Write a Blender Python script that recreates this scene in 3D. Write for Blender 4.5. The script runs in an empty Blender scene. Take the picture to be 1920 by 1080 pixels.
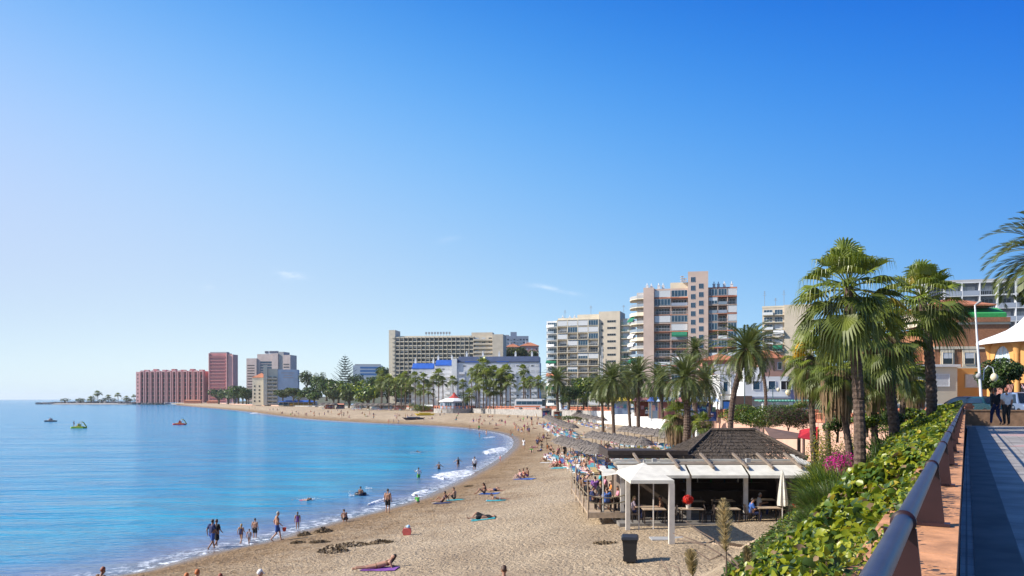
import bpy, bmesh, math, random
import numpy as np
from mathutils import Vector, Matrix
R = math.radians
S = bpy.context.scene
COL = S.collection
random.seed(7)
# ---------------------------------------------------------------- camera, sky, sun, exposure
F, CX, CY, H = 1550.0, 960.0, 748.0, 8.8        # photo focal length / horizon in 1920x1080 pixels, eye height
cam = bpy.data.cameras.new("camera")
cam_o = bpy.data.objects.new("camera", cam)
COL.objects.link(cam_o)
cam.sensor_width = 36
cam.lens = 36 * F / 1920
cam.shift_y = (CY - 540) / 1920
cam.clip_start = .1
cam.clip_end = 90000
cam_o.location = (0, 0, H)
cam_o.rotation_euler = (R(90), 0, 0)
S.camera = cam_o
EXPO = .75
SUN_EL, SUN_AZ = R(35), R(-98)                   # azimuth from +Y, negative to the left
w = bpy.data.worlds.new("World")
S.world = w
w.use_nodes = True
wn = w.node_tree.nodes
wl = w.node_tree.links
bg = wn['Background']
sky = wn.new('ShaderNodeTexSky')
sky.sky_type = 'NISHITA'
sky.sun_disc = False
sky.sun_elevation = SUN_EL
sky.sun_rotation = SUN_AZ
sky.altitude = 0
sky.air_density = 1.0
sky.dust_density = .6
sky.ozone_density = 3.0
# thin wisps of cirrus, placed by direction in the sky
tc = wn.new('ShaderNodeTexCoord')
def wmath(op, a, b=None, c=None):
    n = wn.new('ShaderNodeMath'); n.operation = op
    for i, v in enumerate((a, b, c)):
        if v is None: continue
        if isinstance(v, (int, float)): n.inputs[i].default_value = v
        else: wl.new(v, n.inputs[i])
    return n.outputs[0]
sep = wn.new('ShaderNodeSeparateXYZ'); wl.new(tc.outputs['Generated'], sep.inputs[0])
# colour of the clear sky: Nishita corrected by height and by distance from the sun
hd = wn.new('ShaderNodeVectorMath'); hd.operation = 'DOT_PRODUCT'
wl.new(tc.outputs['Generated'], hd.inputs[0]); hd.inputs[1].default_value = (math.sin(SUN_AZ), math.cos(SUN_AZ), 0)
Dn = wmath('MINIMUM', wmath('MAXIMUM', hd.outputs['Value'], -.65), .5)
Zn = wmath('MINIMUM', wmath('MAXIMUM', sep.outputs[2], 0.0), .45)
En = wmath('POWER', 2.71828, wmath('MULTIPLY', Zn, -14.0))
SKYC = [[-0.41, 9.0, 0.03, 5.2, -21.4, 1.08, -1.75], [-0.375, 7.188, -0.016, 1.532, -12.026, 1.277, -1.258], [-0.27, 5.69, -0.081, -0.074, -6.854, 1.572, -0.782]]
chs = []   # per channel: constant, height, sun side, product, height squared, near-horizon term, sun side squared
ssep = wn.new('ShaderNodeSeparateColor'); wl.new(sky.outputs[0], ssep.inputs[0])
for ci, C6 in enumerate(SKYC):
    t_ = wmath('ADD', wmath('MULTIPLY', Zn, C6[1]), C6[0])
    t_ = wmath('ADD', t_, wmath('MULTIPLY', Dn, C6[2]))
    t_ = wmath('ADD', t_, wmath('MULTIPLY', wmath('MULTIPLY', Zn, Dn), C6[3]))
    t_ = wmath('ADD', t_, wmath('MULTIPLY', wmath('MULTIPLY', Zn, Zn), C6[4]))
    t_ = wmath('ADD', t_, wmath('MULTIPLY', En, C6[5]))
    t_ = wmath('ADD', t_, wmath('MULTIPLY', wmath('MULTIPLY', Dn, Dn), C6[6]))
    chs.append(wmath('MULTIPLY', ssep.outputs[ci], wmath('POWER', 2.71828, wmath('SUBTRACT', t_, EXPO*.6931))))
hs = wn.new('ShaderNodeCombineColor')
for ci in range(3): wl.new(chs[ci], hs.inputs[ci])
tx = wmath('DIVIDE', sep.outputs[0], wmath('MAXIMUM', sep.outputs[1], .05))
tz_ = wmath('DIVIDE', sep.outputs[2], wmath('MAXIMUM', sep.outputs[1], .05))
acc = None
for px, py, sx, sy, tilt, amp in ((545, 517, 22, 7, .15, .5), (390, 541, 9, 5, 0, .3), (1043, 543, 38, 4, .22, .32),
                                 (840, 450, 24, 6, -.2, .09), (1000, 536, 26, 4, .1, .08)):
    u = wmath('MULTIPLY', wmath('SUBTRACT', tx, (px - CX) / F), F / sx)
    v0 = wmath('SUBTRACT', wmath('SUBTRACT', tz_, (CY - py) / F), wmath('MULTIPLY', u, -tilt * sx / F))
    v = wmath('MULTIPLY', v0, F / sy)
    d = wmath('ADD', wmath('MULTIPLY', u, u), wmath('MULTIPLY', v, v))
    g = wmath('MULTIPLY', wmath('POWER', 2.718, wmath('MULTIPLY', d, -1.0)), amp)
    acc = g if acc is None else wmath('ADD', acc, g)
nz = wn.new('ShaderNodeTexNoise'); nz.inputs['Scale'].default_value = 60; nz.inputs['Detail'].default_value = 6
mp = wn.new('ShaderNodeMapping'); mp.inputs['Scale'].default_value = (1, 1, 3)
wl.new(tc.outputs['Generated'], mp.inputs[0]); wl.new(mp.outputs[0], nz.inputs['Vector'])
nr = wn.new('ShaderNodeMapRange'); nr.inputs[1].default_value = .35; nr.inputs[2].default_value = .7
wl.new(nz.outputs[0], nr.inputs[0])
cf = wmath('MULTIPLY', acc, nr.outputs[0])
mxs = wn.new('ShaderNodeMix'); mxs.data_type = 'RGBA'
wl.new(cf, mxs.inputs['Factor']); wl.new(hs.outputs[0], mxs.inputs[6])
mxs.inputs[7].default_value = (7, 7.2, 7.5, 1)
wl.new(mxs.outputs[2], bg.inputs['Color'])
bg.inputs['Strength'].default_value = .1
sun = bpy.data.lights.new("sun", 'SUN')
sun.energy = 5.0
sun.angle = R(.53)
sun.color = (1, .93, .82)
sun_o = bpy.data.objects.new("sun", sun)
COL.objects.link(sun_o)
SD = Vector((math.sin(SUN_AZ) * math.cos(SUN_EL), math.cos(SUN_AZ) * math.cos(SUN_EL), math.sin(SUN_EL)))
sun_o.rotation_euler = SD.to_track_quat('Z', 'Y').to_euler()
S.view_settings.view_transform = 'Standard'
S.view_settings.look = 'None'
S.view_settings.gamma = 1
S.view_settings.exposure = EXPO
S.cycles.max_bounces = 6
S.cycles.transparent_max_bounces = 8
S.cycles.use_denoising = True

# ---------------------------------------------------------------- helpers
MATS = {}
def mat(key, col, rough=.8, var=.12, sc=3.0, bump=0, bsc=None, metal=0, spec=.4, trans=0, col2=None, detail=4, emit=None):
    if key in MATS: return MATS[key]
    col = tuple(c*.84 for c in col); col2 = tuple(c*.84 for c in col2) if col2 else None
    m = bpy.data.materials.new(key); m.use_nodes = True
    n, l = m.node_tree.nodes, m.node_tree.links
    b = n['Principled BSDF']
    b.inputs['Roughness'].default_value = rough
    b.inputs['Metallic'].default_value = metal
    b.inputs['Specular IOR Level'].default_value = spec
    t = n.new('ShaderNodeTexCoord')
    no = n.new('ShaderNodeTexNoise'); no.inputs['Scale'].default_value = sc; no.inputs['Detail'].default_value = detail
    l.new(t.outputs['Object'], no.inputs['Vector'])
    r = n.new('ShaderNodeValToRGB')
    c2 = col2 or tuple(min(1, c * (1 + var)) for c in col)
    c1 = tuple(c * (1 - var) for c in col) if not col2 else col
    r.color_ramp.elements[0].position = .3; r.color_ramp.elements[1].position = .7
    r.color_ramp.elements[0].color = (*c1, 1); r.color_ramp.elements[1].color = (*c2, 1)
    l.new(no.outputs[0], r.inputs[0]); l.new(r.outputs[0], b.inputs['Base Color'])
    if bump:
        nb = n.new('ShaderNodeTexNoise'); nb.inputs['Scale'].default_value = bsc or sc * 4; nb.inputs['Detail'].default_value = 5
        l.new(t.outputs['Object'], nb.inputs['Vector'])
        bp = n.new('ShaderNodeBump'); bp.inputs['Strength'].default_value = .8; bp.inputs['Distance'].default_value = bump
        l.new(nb.outputs[0], bp.inputs['Height']); l.new(bp.outputs[0], b.inputs['Normal'])
    if trans:
        tr = n.new('ShaderNodeBsdfTranslucent'); l.new(r.outputs[0], tr.inputs['Color'])
        mx = n.new('ShaderNodeMixShader'); mx.inputs[0].default_value = trans
        l.new(b.outputs[0], mx.inputs[1]); l.new(tr.outputs[0], mx.inputs[2])
        l.new(mx.outputs[0], n['Material Output'].inputs['Surface'])
    if emit:
        b.inputs['Emission Color'].default_value = (*emit[:3], 1); b.inputs['Emission Strength'].default_value = emit[3]
    MATS[key] = m
    return m
class MB:
    def __init__(s): s.v, s.f, s.m = [], [], []
    def add(s, vs, fs, mi=0):
        o = len(s.v); s.v += [tuple(v) for v in vs]
        s.f += [tuple(o + i for i in f) for f in fs]; s.m += [mi] * len(fs); return s
    def box(s, x0, y0, z0, x1, y1, z1, mi=0, mx=None):
        vs = [(x0,y0,z0),(x1,y0,z0),(x1,y1,z0),(x0,y1,z0),(x0,y0,z1),(x1,y0,z1),(x1,y1,z1),(x0,y1,z1)]
        if mx: vs = [mx @ Vector(v) for v in vs]
        return s.add(vs, [(3,2,1,0),(4,5,6,7),(0,1,5,4),(1,2,6,5),(2,3,7,6),(3,0,4,7)], mi)
    def tube(s, pts, rad, n=8, mi=0, cap=True):
        pts = [Vector(p) for p in pts]
        if not isinstance(rad, (list, tuple)): rad = [rad] * len(pts)
        rings = []
        for i, p in enumerate(pts):
            d = (pts[min(i+1, len(pts)-1)] - pts[max(i-1, 0)])
            d = d.normalized() if d.length > 1e-9 else Vector((0,0,1))
            a = d.cross(Vector((0,0,1)))
            a = a.normalized() if a.length > .05 else d.cross(Vector((0,1,0))).normalized()
            b = a.cross(d)
            rings.append([p + (a*math.cos(2*math.pi*k/n) + b*math.sin(2*math.pi*k/n)) * rad[i] for k in range(n)])
        vs = [v for r_ in rings for v in r_]
        fs = [(i*n+k, i*n+(k+1)%n, (i+1)*n+(k+1)%n, (i+1)*n+k) for i in range(len(pts)-1) for k in range(n)]
        if cap: fs += [tuple(range(n-1,-1,-1)), tuple((len(pts)-1)*n+k for k in range(n))]
        return s.add(vs, fs, mi)
    def lathe(s, prof, c=(0,0,0), n=16, mi=0):
        vs = [(c[0]+r*math.cos(2*math.pi*k/n), c[1]+r*math.sin(2*math.pi*k/n), c[2]+z) for r, z in prof for k in range(n)]
        fs = [(i*n+k, i*n+(k+1)%n, (i+1)*n+(k+1)%n, (i+1)*n+k) for i in range(len(prof)-1) for k in range(n)]
        return s.add(vs, fs, mi)
    def prism(s, poly, a0, a1, axis='z', mi=0):
        def q(p, a): return (p[0],p[1],a) if axis=='z' else ((p[0],a,p[1]) if axis=='y' else (a,p[0],p[1]))
        n = len(poly)
        vs = [q(p,a0) for p in poly] + [q(p,a1) for p in poly]
        fs = [tuple(range(n-1,-1,-1)), tuple(range(n,2*n))] + [(i,(i+1)%n,n+(i+1)%n,n+i) for i in range(n)]
        return s.add(vs, fs, mi)
    def ribbon(s, pts, w0, w1, z0, z1, mi=0):
        """box swept along ground points (x,y,zbase); w0..w1 offsets to the left-hand side, z0..z1 above zbase"""
        P = [Vector(p) for p in pts]; vs = []
        for i, p in enumerate(P):
            d = P[min(i+1, len(P)-1)] - P[max(i-1, 0)]; d.z = 0; d.normalize()
            nn = Vector((-d.y, d.x, 0))
            for w_, z_ in ((w0,z0),(w1,z0),(w1,z1),(w0,z1)):
                q = p + nn*w_; vs.append((q.x, q.y, p.z+z_))
        fs = [(i*4+k, i*4+(k+1)%4, (i+1)*4+(k+1)%4, (i+1)*4+k) for i in range(len(P)-1) for k in range(4)]
        fs += [(3,2,1,0), tuple((len(P)-1)*4+k for k in range(4))]
        return s.add(vs, fs, mi)
    def mesh(s, name, mats, smooth=False):
        me = bpy.data.meshes.new(name)
        me.from_pydata(s.v, [], s.f)
        for m in (mats if isinstance(mats, (list, tuple)) else [mats]): me.materials.append(m)
        me.polygons.foreach_set('material_index', s.m)
        if smooth: me.polygons.foreach_set('use_smooth', [True]*len(s.f))
        bm = bmesh.new(); bm.from_mesh(me); bmesh.ops.recalc_face_normals(bm, faces=bm.faces); bm.to_mesh(me); bm.free()
        me.update()
        return me
    def build(s, name, mats, parent=None, smooth=False, loc=None, rz=0):
        return link(name, s.mesh(name, mats, smooth), parent, loc, rz)
def link(name, me, parent=None, loc=None, rz=0, scale=None, slots=None):
    o = bpy.data.objects.new(name, me); COL.objects.link(o)
    if parent: o.parent = parent
    if loc is not None: o.location = loc
    o.rotation_euler.z = rz
    if scale is not None: o.scale = scale
    if slots:
        for i, m in enumerate(slots):
            if m: o.material_slots[i].link = 'OBJECT'; o.material_slots[i].material = m
    return o
def npmesh(name, V, Fq, mats, parent=None, smooth=False, mi=None):
    """fast mesh from numpy arrays; Fq is (n,3) or (n,4)"""
    me = bpy.data.meshes.new(name)
    V = np.asarray(V, dtype=np.float32); Fq = np.asarray(Fq, dtype=np.int32)
    k = Fq.shape[1]
    me.vertices.add(len(V)); me.vertices.foreach_set('co', V.ravel())
    me.loops.add(Fq.size); me.loops.foreach_set('vertex_index', Fq.ravel())
    me.polygons.add(len(Fq)); me.polygons.foreach_set('loop_start', np.arange(len(Fq), dtype=np.int32)*k)
    me.polygons.foreach_set('loop_total', np.full(len(Fq), k, dtype=np.int32))
    for m in (mats if isinstance(mats, (list, tuple)) else [mats]): me.materials.append(m)
    if mi is not None: me.polygons.foreach_set('material_index', np.asarray(mi, dtype=np.int32))
    if smooth: me.polygons.foreach_set('use_smooth', [True]*len(Fq))
    me.update(calc_edges=True); me.validate()
    return link(name, me, parent) if name else me
def tag(o, label, cat, group=None, kind=None):
    if label: o['label'] = label
    if cat: o['category'] = cat
    if group: o['group'] = group
    if kind: o['kind'] = kind
    return o
def empty(name, loc, label=None, cat=None, group=None, rz=0, sc=None):
    o = bpy.data.objects.new(name, None); COL.objects.link(o); o.location = loc; o.rotation_euler.z = rz
    o.empty_display_size = .2
    if sc: o.scale = (sc, sc, sc)
    return tag(o, label, cat, group)
def struct(o): o['kind'] = 'structure'; return o
def at(px, py, D): return Vector(((px-CX)/F*D, D, H-(py-CY)/F*D))
def X(px, D): return (px-CX)/F*D
def Zy(py, D): return H-(py-CY)/F*D

# ---------------------------------------------------------------- the lie of the land
WL = [(-60,20),(-30,34)] + [(X(px, H*F/(py-CY)), H*F/(py-CY)) for px, py in
      [(230,1080),(300,1061),(400,1035),(500,1015),(580,990),(700,960),(780,938),(830,915),(880,892),(920,870),
       (950,850),(966,832),(960,818),(919,808),(844,800),(769,796),(675,793),(560,785),(490,775.5),(440,769),(380,764),(330,759.5)]] + [(-570,1400),(-640,1500),(-560,1800),(-300,3000)]
RAILD = Vector((.4815, .8765, 0)); RAILN = Vector((-.8765, .4815, 0))   # along the handrail, and out towards the beach
EDGE = [(-2.9,-6), (0,0), (4.8,8.8), (9.6,17.5), (19.3,35), (28.9,52.6), (30.3,62), (30.0,78), (30.5,120), (33,181), (28,212), (18,260), (8,312),
        (-13,352), (-25,395), (-45,470), (-100,560), (-190,700), (-290,880), (-480,1330), (-570,1480), (-500,1750), (-200,2400)]
def chaikin(P, k=2, keep=0):
    P = [np.array(p, float) for p in P]
    for _ in range(k):
        Q = [P[0]]
        for a, b in zip(P[:-1], P[1:]): Q += [a*.75+b*.25, a*.25+b*.75]
        P = Q + [P[-1]]
    return np.array(P)
WLs = chaikin(WL, 2)
EDs = np.vstack([np.array(EDGE[:5], float), chaikin(EDGE[5:], 2)])
def sdist(P, L, side):
    """distance of points P (n,2) to polyline L"""
    d = np.full(len(P), 1e9)
    for a, b in zip(L[:-1], L[1:]):
        ab = b-a; t = np.clip(((P-a)@ab)/(ab@ab), 0, 1)
        q = a + t[:,None]*ab
        d = np.minimum(d, np.hypot(*(P-q).T))
    return d
def inside(P, poly):
    c = np.zeros(len(P), bool); x, y = P[:,0], P[:,1]
    for a, b in zip(poly, np.roll(poly, -1, 0)):
        if a[1] == b[1]: continue
        t = ((a[1] > y) != (b[1] > y)) & (x < (b[0]-a[0])*(y-a[1])/(b[1]-a[1]) + a[0])
        c ^= t
    return c
SEA = np.vstack([WLs, [(-300,95000),(-95000,95000),(-95000,-600),(-60,-600)]])
def shore(P): d = sdist(P, WLs, 0); return np.where(inside(P, SEA), -d, d)
def beach_z(P):
    s = shore(P)
    z = np.interp(s, [-80,-25,-6,0,1.5,4,12,22,40,100], [-6,-2.6,-.55,0,.22,.5,1.15,1.9,2.4,2.8])
    x, y = P[:,0], P[:,1]
    near = np.clip((s-1)/6, 0, 1)*np.clip((260-y)/120, 0, 1)
    z = z + near*(.06*np.sin(x*.55+1.3*np.sin(y*.21))*np.cos(y*.43+.8*np.sin(x*.3)) + .035*np.sin(x*1.7+y*1.1)*np.sin(y*1.9-x*.6))
    # bank below the handrail
    t = x*RAILD.x + y*RAILD.y; u = x*RAILN.x + y*RAILN.y
    bank = np.interp(u, [-1,.3,2.6,5.0,7.5,9.5], [6.9,6.75,6.0,4.4,2.9,1.6])
    e = np.clip((62-t)/10, 0, 1)
    return np.where((t < 62) & (u < 9.5), np.maximum(z, z+(bank-z)*e), z)
def tz(y):      # height of promenade and streets
    return np.interp(y, [0,45,60,80,120,200,300,400,500,700,1500], [H-1.33,H-1.36,6.9,6.5,6.05,5.7,5.05,4.4,3.7,3.4,3.2])
def gz(x, y): return float(beach_z(np.array([[x, y]]))[0])
DD = np.geomspace(9, 2600, 1500)
def hit(px, py):
    """point of the beach seen at a photo pixel"""
    P = np.stack([(px-CX)/F*DD, DD], 1); zr = H-(py-CY)/F*DD
    h = np.maximum(beach_z(P), -.02)
    k = np.argmax(zr < h)
    if zr[k] >= h[k]: k = len(DD)-1
    if k == 0: k = 1
    a = zr[k-1]-h[k-1]; b = h[k]-zr[k]; tt = a/(a+b+1e-9)
    D = DD[k-1]+(DD[k]-DD[k-1])*tt
    return Vector(((px-CX)/F*D, D, float(beach_z(np.array([[(px-CX)/F*D, D]]))[0])))
# ---------------------------------------------------------------- sand, sea, promenade, streets, hill
def polar(n_r, n_a, r0, r1, a0, a1):
    rr = np.geomspace(r0, r1, n_r); aa = np.linspace(R(a0), R(a1), n_a)
    A, B = np.meshgrid(aa, rr)
    P = np.stack([np.sin(A)*B, np.cos(A)*B], -1).reshape(-1, 2)
    i = np.arange(n_r-1)[:,None]*n_a + np.arange(n_a-1)[None]
    Q = np.stack([i, i+1, i+n_a+1, i+n_a], -1).reshape(-1, 4)
    return P, Q
def sand_mat():
    m = bpy.data.materials.new('sand'); m.use_nodes = True; n, l = m.node_tree.nodes, m.node_tree.links
    b = n['Principled BSDF']; g = n.new('ShaderNodeNewGeometry'); sp = n.new('ShaderNodeSeparateXYZ'); l.new(g.outputs['Position'], sp.inputs[0])
    def noise(s, d=6, rg=.6):
        q = n.new('ShaderNodeTexNoise'); q.inputs['Scale'].default_value = s; q.inputs['Detail'].default_value = d; q.inputs['Roughness'].default_value = rg
        l.new(g.outputs['Position'], q.inputs['Vector']); return q.outputs[0]
    def ramp(src, a, b_, ca, cb):
        r = n.new('ShaderNodeValToRGB'); r.color_ramp.elements[0].position = a; r.color_ramp.elements[1].position = b_
        r.color_ramp.elements[0].color = (*ca,1); r.color_ramp.elements[1].color = (*cb,1); l.new(src, r.inputs[0]); return r.outputs[0]
    def mix(f, a, b_, mode='MIX'):
        x = n.new('ShaderNodeMix'); x.data_type = 'RGBA'; x.blend_type = mode
        if isinstance(f, float): x.inputs[0].default_value = f
        else: l.new(f, x.inputs[0])
        for s_, v in ((6, a), (7, b_)):
            if isinstance(v, tuple): x.inputs[s_].default_value = (*v, 1)
            else: l.new(v, x.inputs[s_])
        return x.outputs[2]
    big = ramp(noise(.22, 5), .3, .7, (.385,.285,.185), (.56,.44,.30))
    fine = ramp(noise(5.5, 5), .36, .56, (.5,.47,.43), (1,1,1))
    dry = mix(.62, big, fine, 'MULTIPLY')
    grav = ramp(noise(14, 3), .38, .52, (.55,.5,.46), (1,1,1))
    dry = mix(.5, dry, grav, 'MULTIPLY')
    # wet band by height above the sea, wobbling
    zz = n.new('ShaderNodeMath'); zz.operation = 'MULTIPLY_ADD'; l.new(noise(.5, 3), zz.inputs[0]); zz.inputs[1].default_value = .14; l.new(sp.outputs[2], zz.inputs[2])
    wet = ramp(zz.outputs[0], .20, .36, (1,1,1), (0,0,0))
    zd = n.new('ShaderNodeMath'); zd.operation = 'MULTIPLY_ADD'; l.new(noise(.8, 6, .7), zd.inputs[0]); zd.inputs[1].default_value = 1.6; l.new(sp.outputs[2], zd.inputs[2])
    n_ = n.new('ShaderNodeMapRange'); l.new(zd.outputs[0], n_.inputs[0]); n_.inputs[1].default_value = 1.15; n_.inputs[2].default_value = 2.3
    dark = ramp(n_.outputs[0], .0, .7, (.66,.56,.43), (1,1,1))
    clod = ramp(noise(3.2, 7, .72), .40, .47, (.38,.34,.28), (1,1,1)); inv_ = ramp(n_.outputs[0], .05, .6, (1,1,1), (.12,.12,.12))
    clods = mix(inv_, (1.0,1.0,1.0), clod); dry = mix(1.0, dry, clods, 'MULTIPLY')
    dry = mix(1.0, dry, dark, 'MULTIPLY')
    l.new(mix(wet, dry, (.17,.12,.08)), b.inputs['Base Color'])
    rr = ramp(zz.outputs[0], .14, .36, (.16,.16,.16), (.95,.95,.95)); l.new(rr, b.inputs['Roughness'])
    b.inputs['Specular IOR Level'].default_value = .25
    hb = mix(.45, noise(4.2, 3, .5), noise(9, 6, .6))
    inv = n.new('ShaderNodeMath'); inv.operation = 'MULTIPLY'; l.new(rr, inv.inputs[0]); l.new(hb, inv.inputs[1])
    bp = n.new('ShaderNodeBump'); bp.inputs['Strength'].default_value = 1; bp.inputs['Distance'].default_value = .42
    l.new(inv.outputs[0], bp.inputs['Height']); l.new(bp.outputs[0], b.inputs['Normal'])
    return m
M_sand = sand_mat()
P, Q = polar(430, 420, 7, 2400, -52, 58)
z = beach_z(P)
s_ = shore(P)
keep = ~((s_[Q] < -45).all(1))
sand = npmesh('beach_sand', np.column_stack([P, z]), Q[keep], M_sand, smooth=True); struct(sand)

def water_mat():
    m = bpy.data.materials.new('sea_water'); m.use_nodes = True; n, l = m.node_tree.nodes, m.node_tree.links
    b = n['Principled BSDF']; g = n.new('ShaderNodeNewGeometry')
    at_ = n.new('ShaderNodeAttribute'); at_.attribute_name = 'shore'
    def noise(s, d=4, scl=(1,1,1), rg=.55):
        mp_ = n.new('ShaderNodeMapping'); mp_.inputs['Scale'].default_value = scl; l.new(g.outputs['Position'], mp_.inputs[0])
        q = n.new('ShaderNodeTexNoise'); q.inputs['Scale'].default_value = s; q.inputs['Detail'].default_value = d; q.inputs['Roughness'].default_value = rg
        l.new(mp_.outputs[0], q.inputs['Vector']); return q.outputs[0]
    def mth(op, a, b_=None):
        x = n.new('ShaderNodeMath'); x.operation = op
        for i, v in enumerate((a, b_)):
            if v is None: continue
            if isinstance(v, (int,float)): x.inputs[i].default_value = v
            else: l.new(v, x.inputs[i])
        return x.outputs[0]
    wob = mth('ADD', at_.outputs['Fac'], mth('MULTIPLY', mth('SUBTRACT', noise(.35,3), .5), 2.2))
    r = n.new('ShaderNodeValToRGB'); cr = r.color_ramp
    cr.elements[0].position = 0; cr.elements[0].color = (.17,.17,.19,1)
    cr.elements[1].position = 1; cr.elements[1].color = (.003,.19,.36,1)
    for p_, c_ in ((.045,(.13,.18,.30)),(.12,(.03,.20,.36)),(.2,(.005,.25,.40)),(.5,(.002,.205,.38))):
        e = cr.elements.new(p_); e.color = (*c_,1)
    l.new(mth('DIVIDE', wob, 60.0), r.inputs[0])
    patch = n.new('ShaderNodeMix'); patch.data_type='RGBA'; patch.blend_type='MULTIPLY'
    pr = n.new('ShaderNodeValToRGB'); pr.color_ramp.elements[0].position=.38; pr.color_ramp.elements[1].position=.62
    pr.color_ramp.elements[0].color=(.5,.7,.82,1); pr.color_ramp.elements[1].color=(1.2,1.1,1.05,1)
    l.new(noise(.25,5,(.35,1,1)), pr.inputs[0]); patch.inputs[0].default_value=.7
    l.new(r.outputs[0], patch.inputs[6]); l.new(pr.outputs[0], patch.inputs[7])
    # lace of foam against the sand
    fb = n.new('ShaderNodeMapRange'); l.new(wob, fb.inputs[0]); fb.inputs[1].default_value = .2; fb.inputs[2].default_value = 2.5; fb.inputs[3].default_value = 1; fb.inputs[4].default_value = 0
    fn = n.new('ShaderNodeMapRange'); l.new(noise(1.5,9,(1,1,1),.75), fn.inputs[0]); fn.inputs[1].default_value=.49; fn.inputs[2].default_value=.60
    foam = mth('MULTIPLY', fb.outputs[0], fn.outputs[0])
    fm = n.new('ShaderNodeMix'); fm.data_type='RGBA'; l.new(foam, fm.inputs[0]); l.new(patch.outputs[2], fm.inputs[6]); fm.inputs[7].default_value=(.8,.82,.84,1)
    l.new(fm.outputs[2], b.inputs['Base Color'])
    l.new(mth('ADD', mth('MULTIPLY', foam, .6), .16), b.inputs['Roughness'])
    b.inputs['IOR'].default_value = 1.33
    b.inputs['Specular IOR Level'].default_value = .3
    h1 = noise(1.9, 5, (.55,1.25,1)); h2 = noise(.42, 4, (.30,1,1)); h3 = noise(.06,4,(.35,1,1))
    hh = mth('ADD', mth('MULTIPLY', h1, .11), mth('ADD', mth('MULTIPLY', h2, .42), mth('MULTIPLY', h3, 1.3)))
    bp = n.new('ShaderNodeBump'); bp.inputs['Strength'].default_value = 1; bp.inputs['Distance'].default_value = 1.6
    l.new(hh, bp.inputs['Height']); l.new(bp.outputs[0], b.inputs['Normal'])
    return m
P, Q = polar(240, 200, 8, 12500, -75, 45)
s_ = shore(P)
keep = (s_[Q] < 12).any(1)
sea = npmesh('sea_water', np.column_stack([P, np.zeros(len(P))]), Q[keep], water_mat(), smooth=True); struct(sea)
a_ = sea.data.attributes.new('shore', 'FLOAT', 'POINT'); a_.data.foreach_set('value', (-s_).astype(np.float32))

# foam where small waves break
M_foam = mat('white_foam', (.85,.87,.9), .7, .05, 8, .05)
fn_=M_foam.node_tree; q_=fn_.nodes.new('ShaderNodeTexNoise'); q_.inputs['Scale'].default_value=1.6; q_.inputs['Detail'].default_value=8; q_.inputs['Roughness'].default_value=.75
fg=fn_.nodes.new('ShaderNodeNewGeometry'); fn_.links.new(fg.outputs['Position'],q_.inputs['Vector']); fr=fn_.nodes.new('ShaderNodeMapRange'); fr.inputs[1].default_value=.42; fr.inputs[2].default_value=.52
fn_.links.new(q_.outputs[0],fr.inputs[0]); fn_.links.new(fr.outputs[0],fn_.nodes['Principled BSDF'].inputs['Alpha'])
def foam(px0, py0, px1, py1, width, label, seed):
    rnd = random.Random(seed); a, b = at(px0,py0,H*F/(py0-CY)), at(px1,py1,H*F/(py1-CY))
    d = (b-a); L = d.length; d.normalize(); n_ = Vector((-d.y,d.x,0)); N = 46; mb = MB(); vs=[]
    for i in range(N+1):
        t = i/N; env = math.sin(math.pi*t)**.6
        w1 = width*env*(.55+.6*rnd.random()); w2 = width*env*(.35+.7*rnd.random())
        c = a + d*(L*t); 
        vs += [c+n_*w1+Vector((0,0,-.03)), c+n_*w1*.3+Vector((0,0,.10+.07*rnd.random())), c-n_*w2*.3+Vector((0,0,.07+.06*rnd.random())), c-n_*w2+Vector((0,0,-.03))]
    fs = [(i*4+k,i*4+k+1,i*4+k+5,i*4+k+4) for i in range(N) for k in range(3)]
    mb.add(vs, fs)
    tag(mb.build('sea_foam', M_foam), label, 'foam', 'white foam where small waves break', 'stuff')
foam(832,899,874,882,2.9,'broad white foam patch beside the standing bather in white shirt',1)
foam(915,852,943,839,2.2,'white foam streak by the right end of the bay',2)
foam(777,930,806,918,.9,'thin foam streak off the crouching child',3)
foam(575,783.5,650,790,2.6,'long white foam crest in front of the far beach',4)
foam(470,776,500,771.5,3.5,'white foam crest at the distant curve of the beach',5)
foam(905,822,930,819,.8,'small foam ring round a wading person',6)
foam(690,948,730,934,.5,'pale foam line behind the walking man in black shorts',7)

# promenade deck and streets: strips following the top of the sea wall
def norm2(L):
    T = np.gradient(L, axis=0); T /= np.hypot(T[:,0],T[:,1])[:,None]; return np.stack([T[:,1], -T[:,0]], 1)
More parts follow.
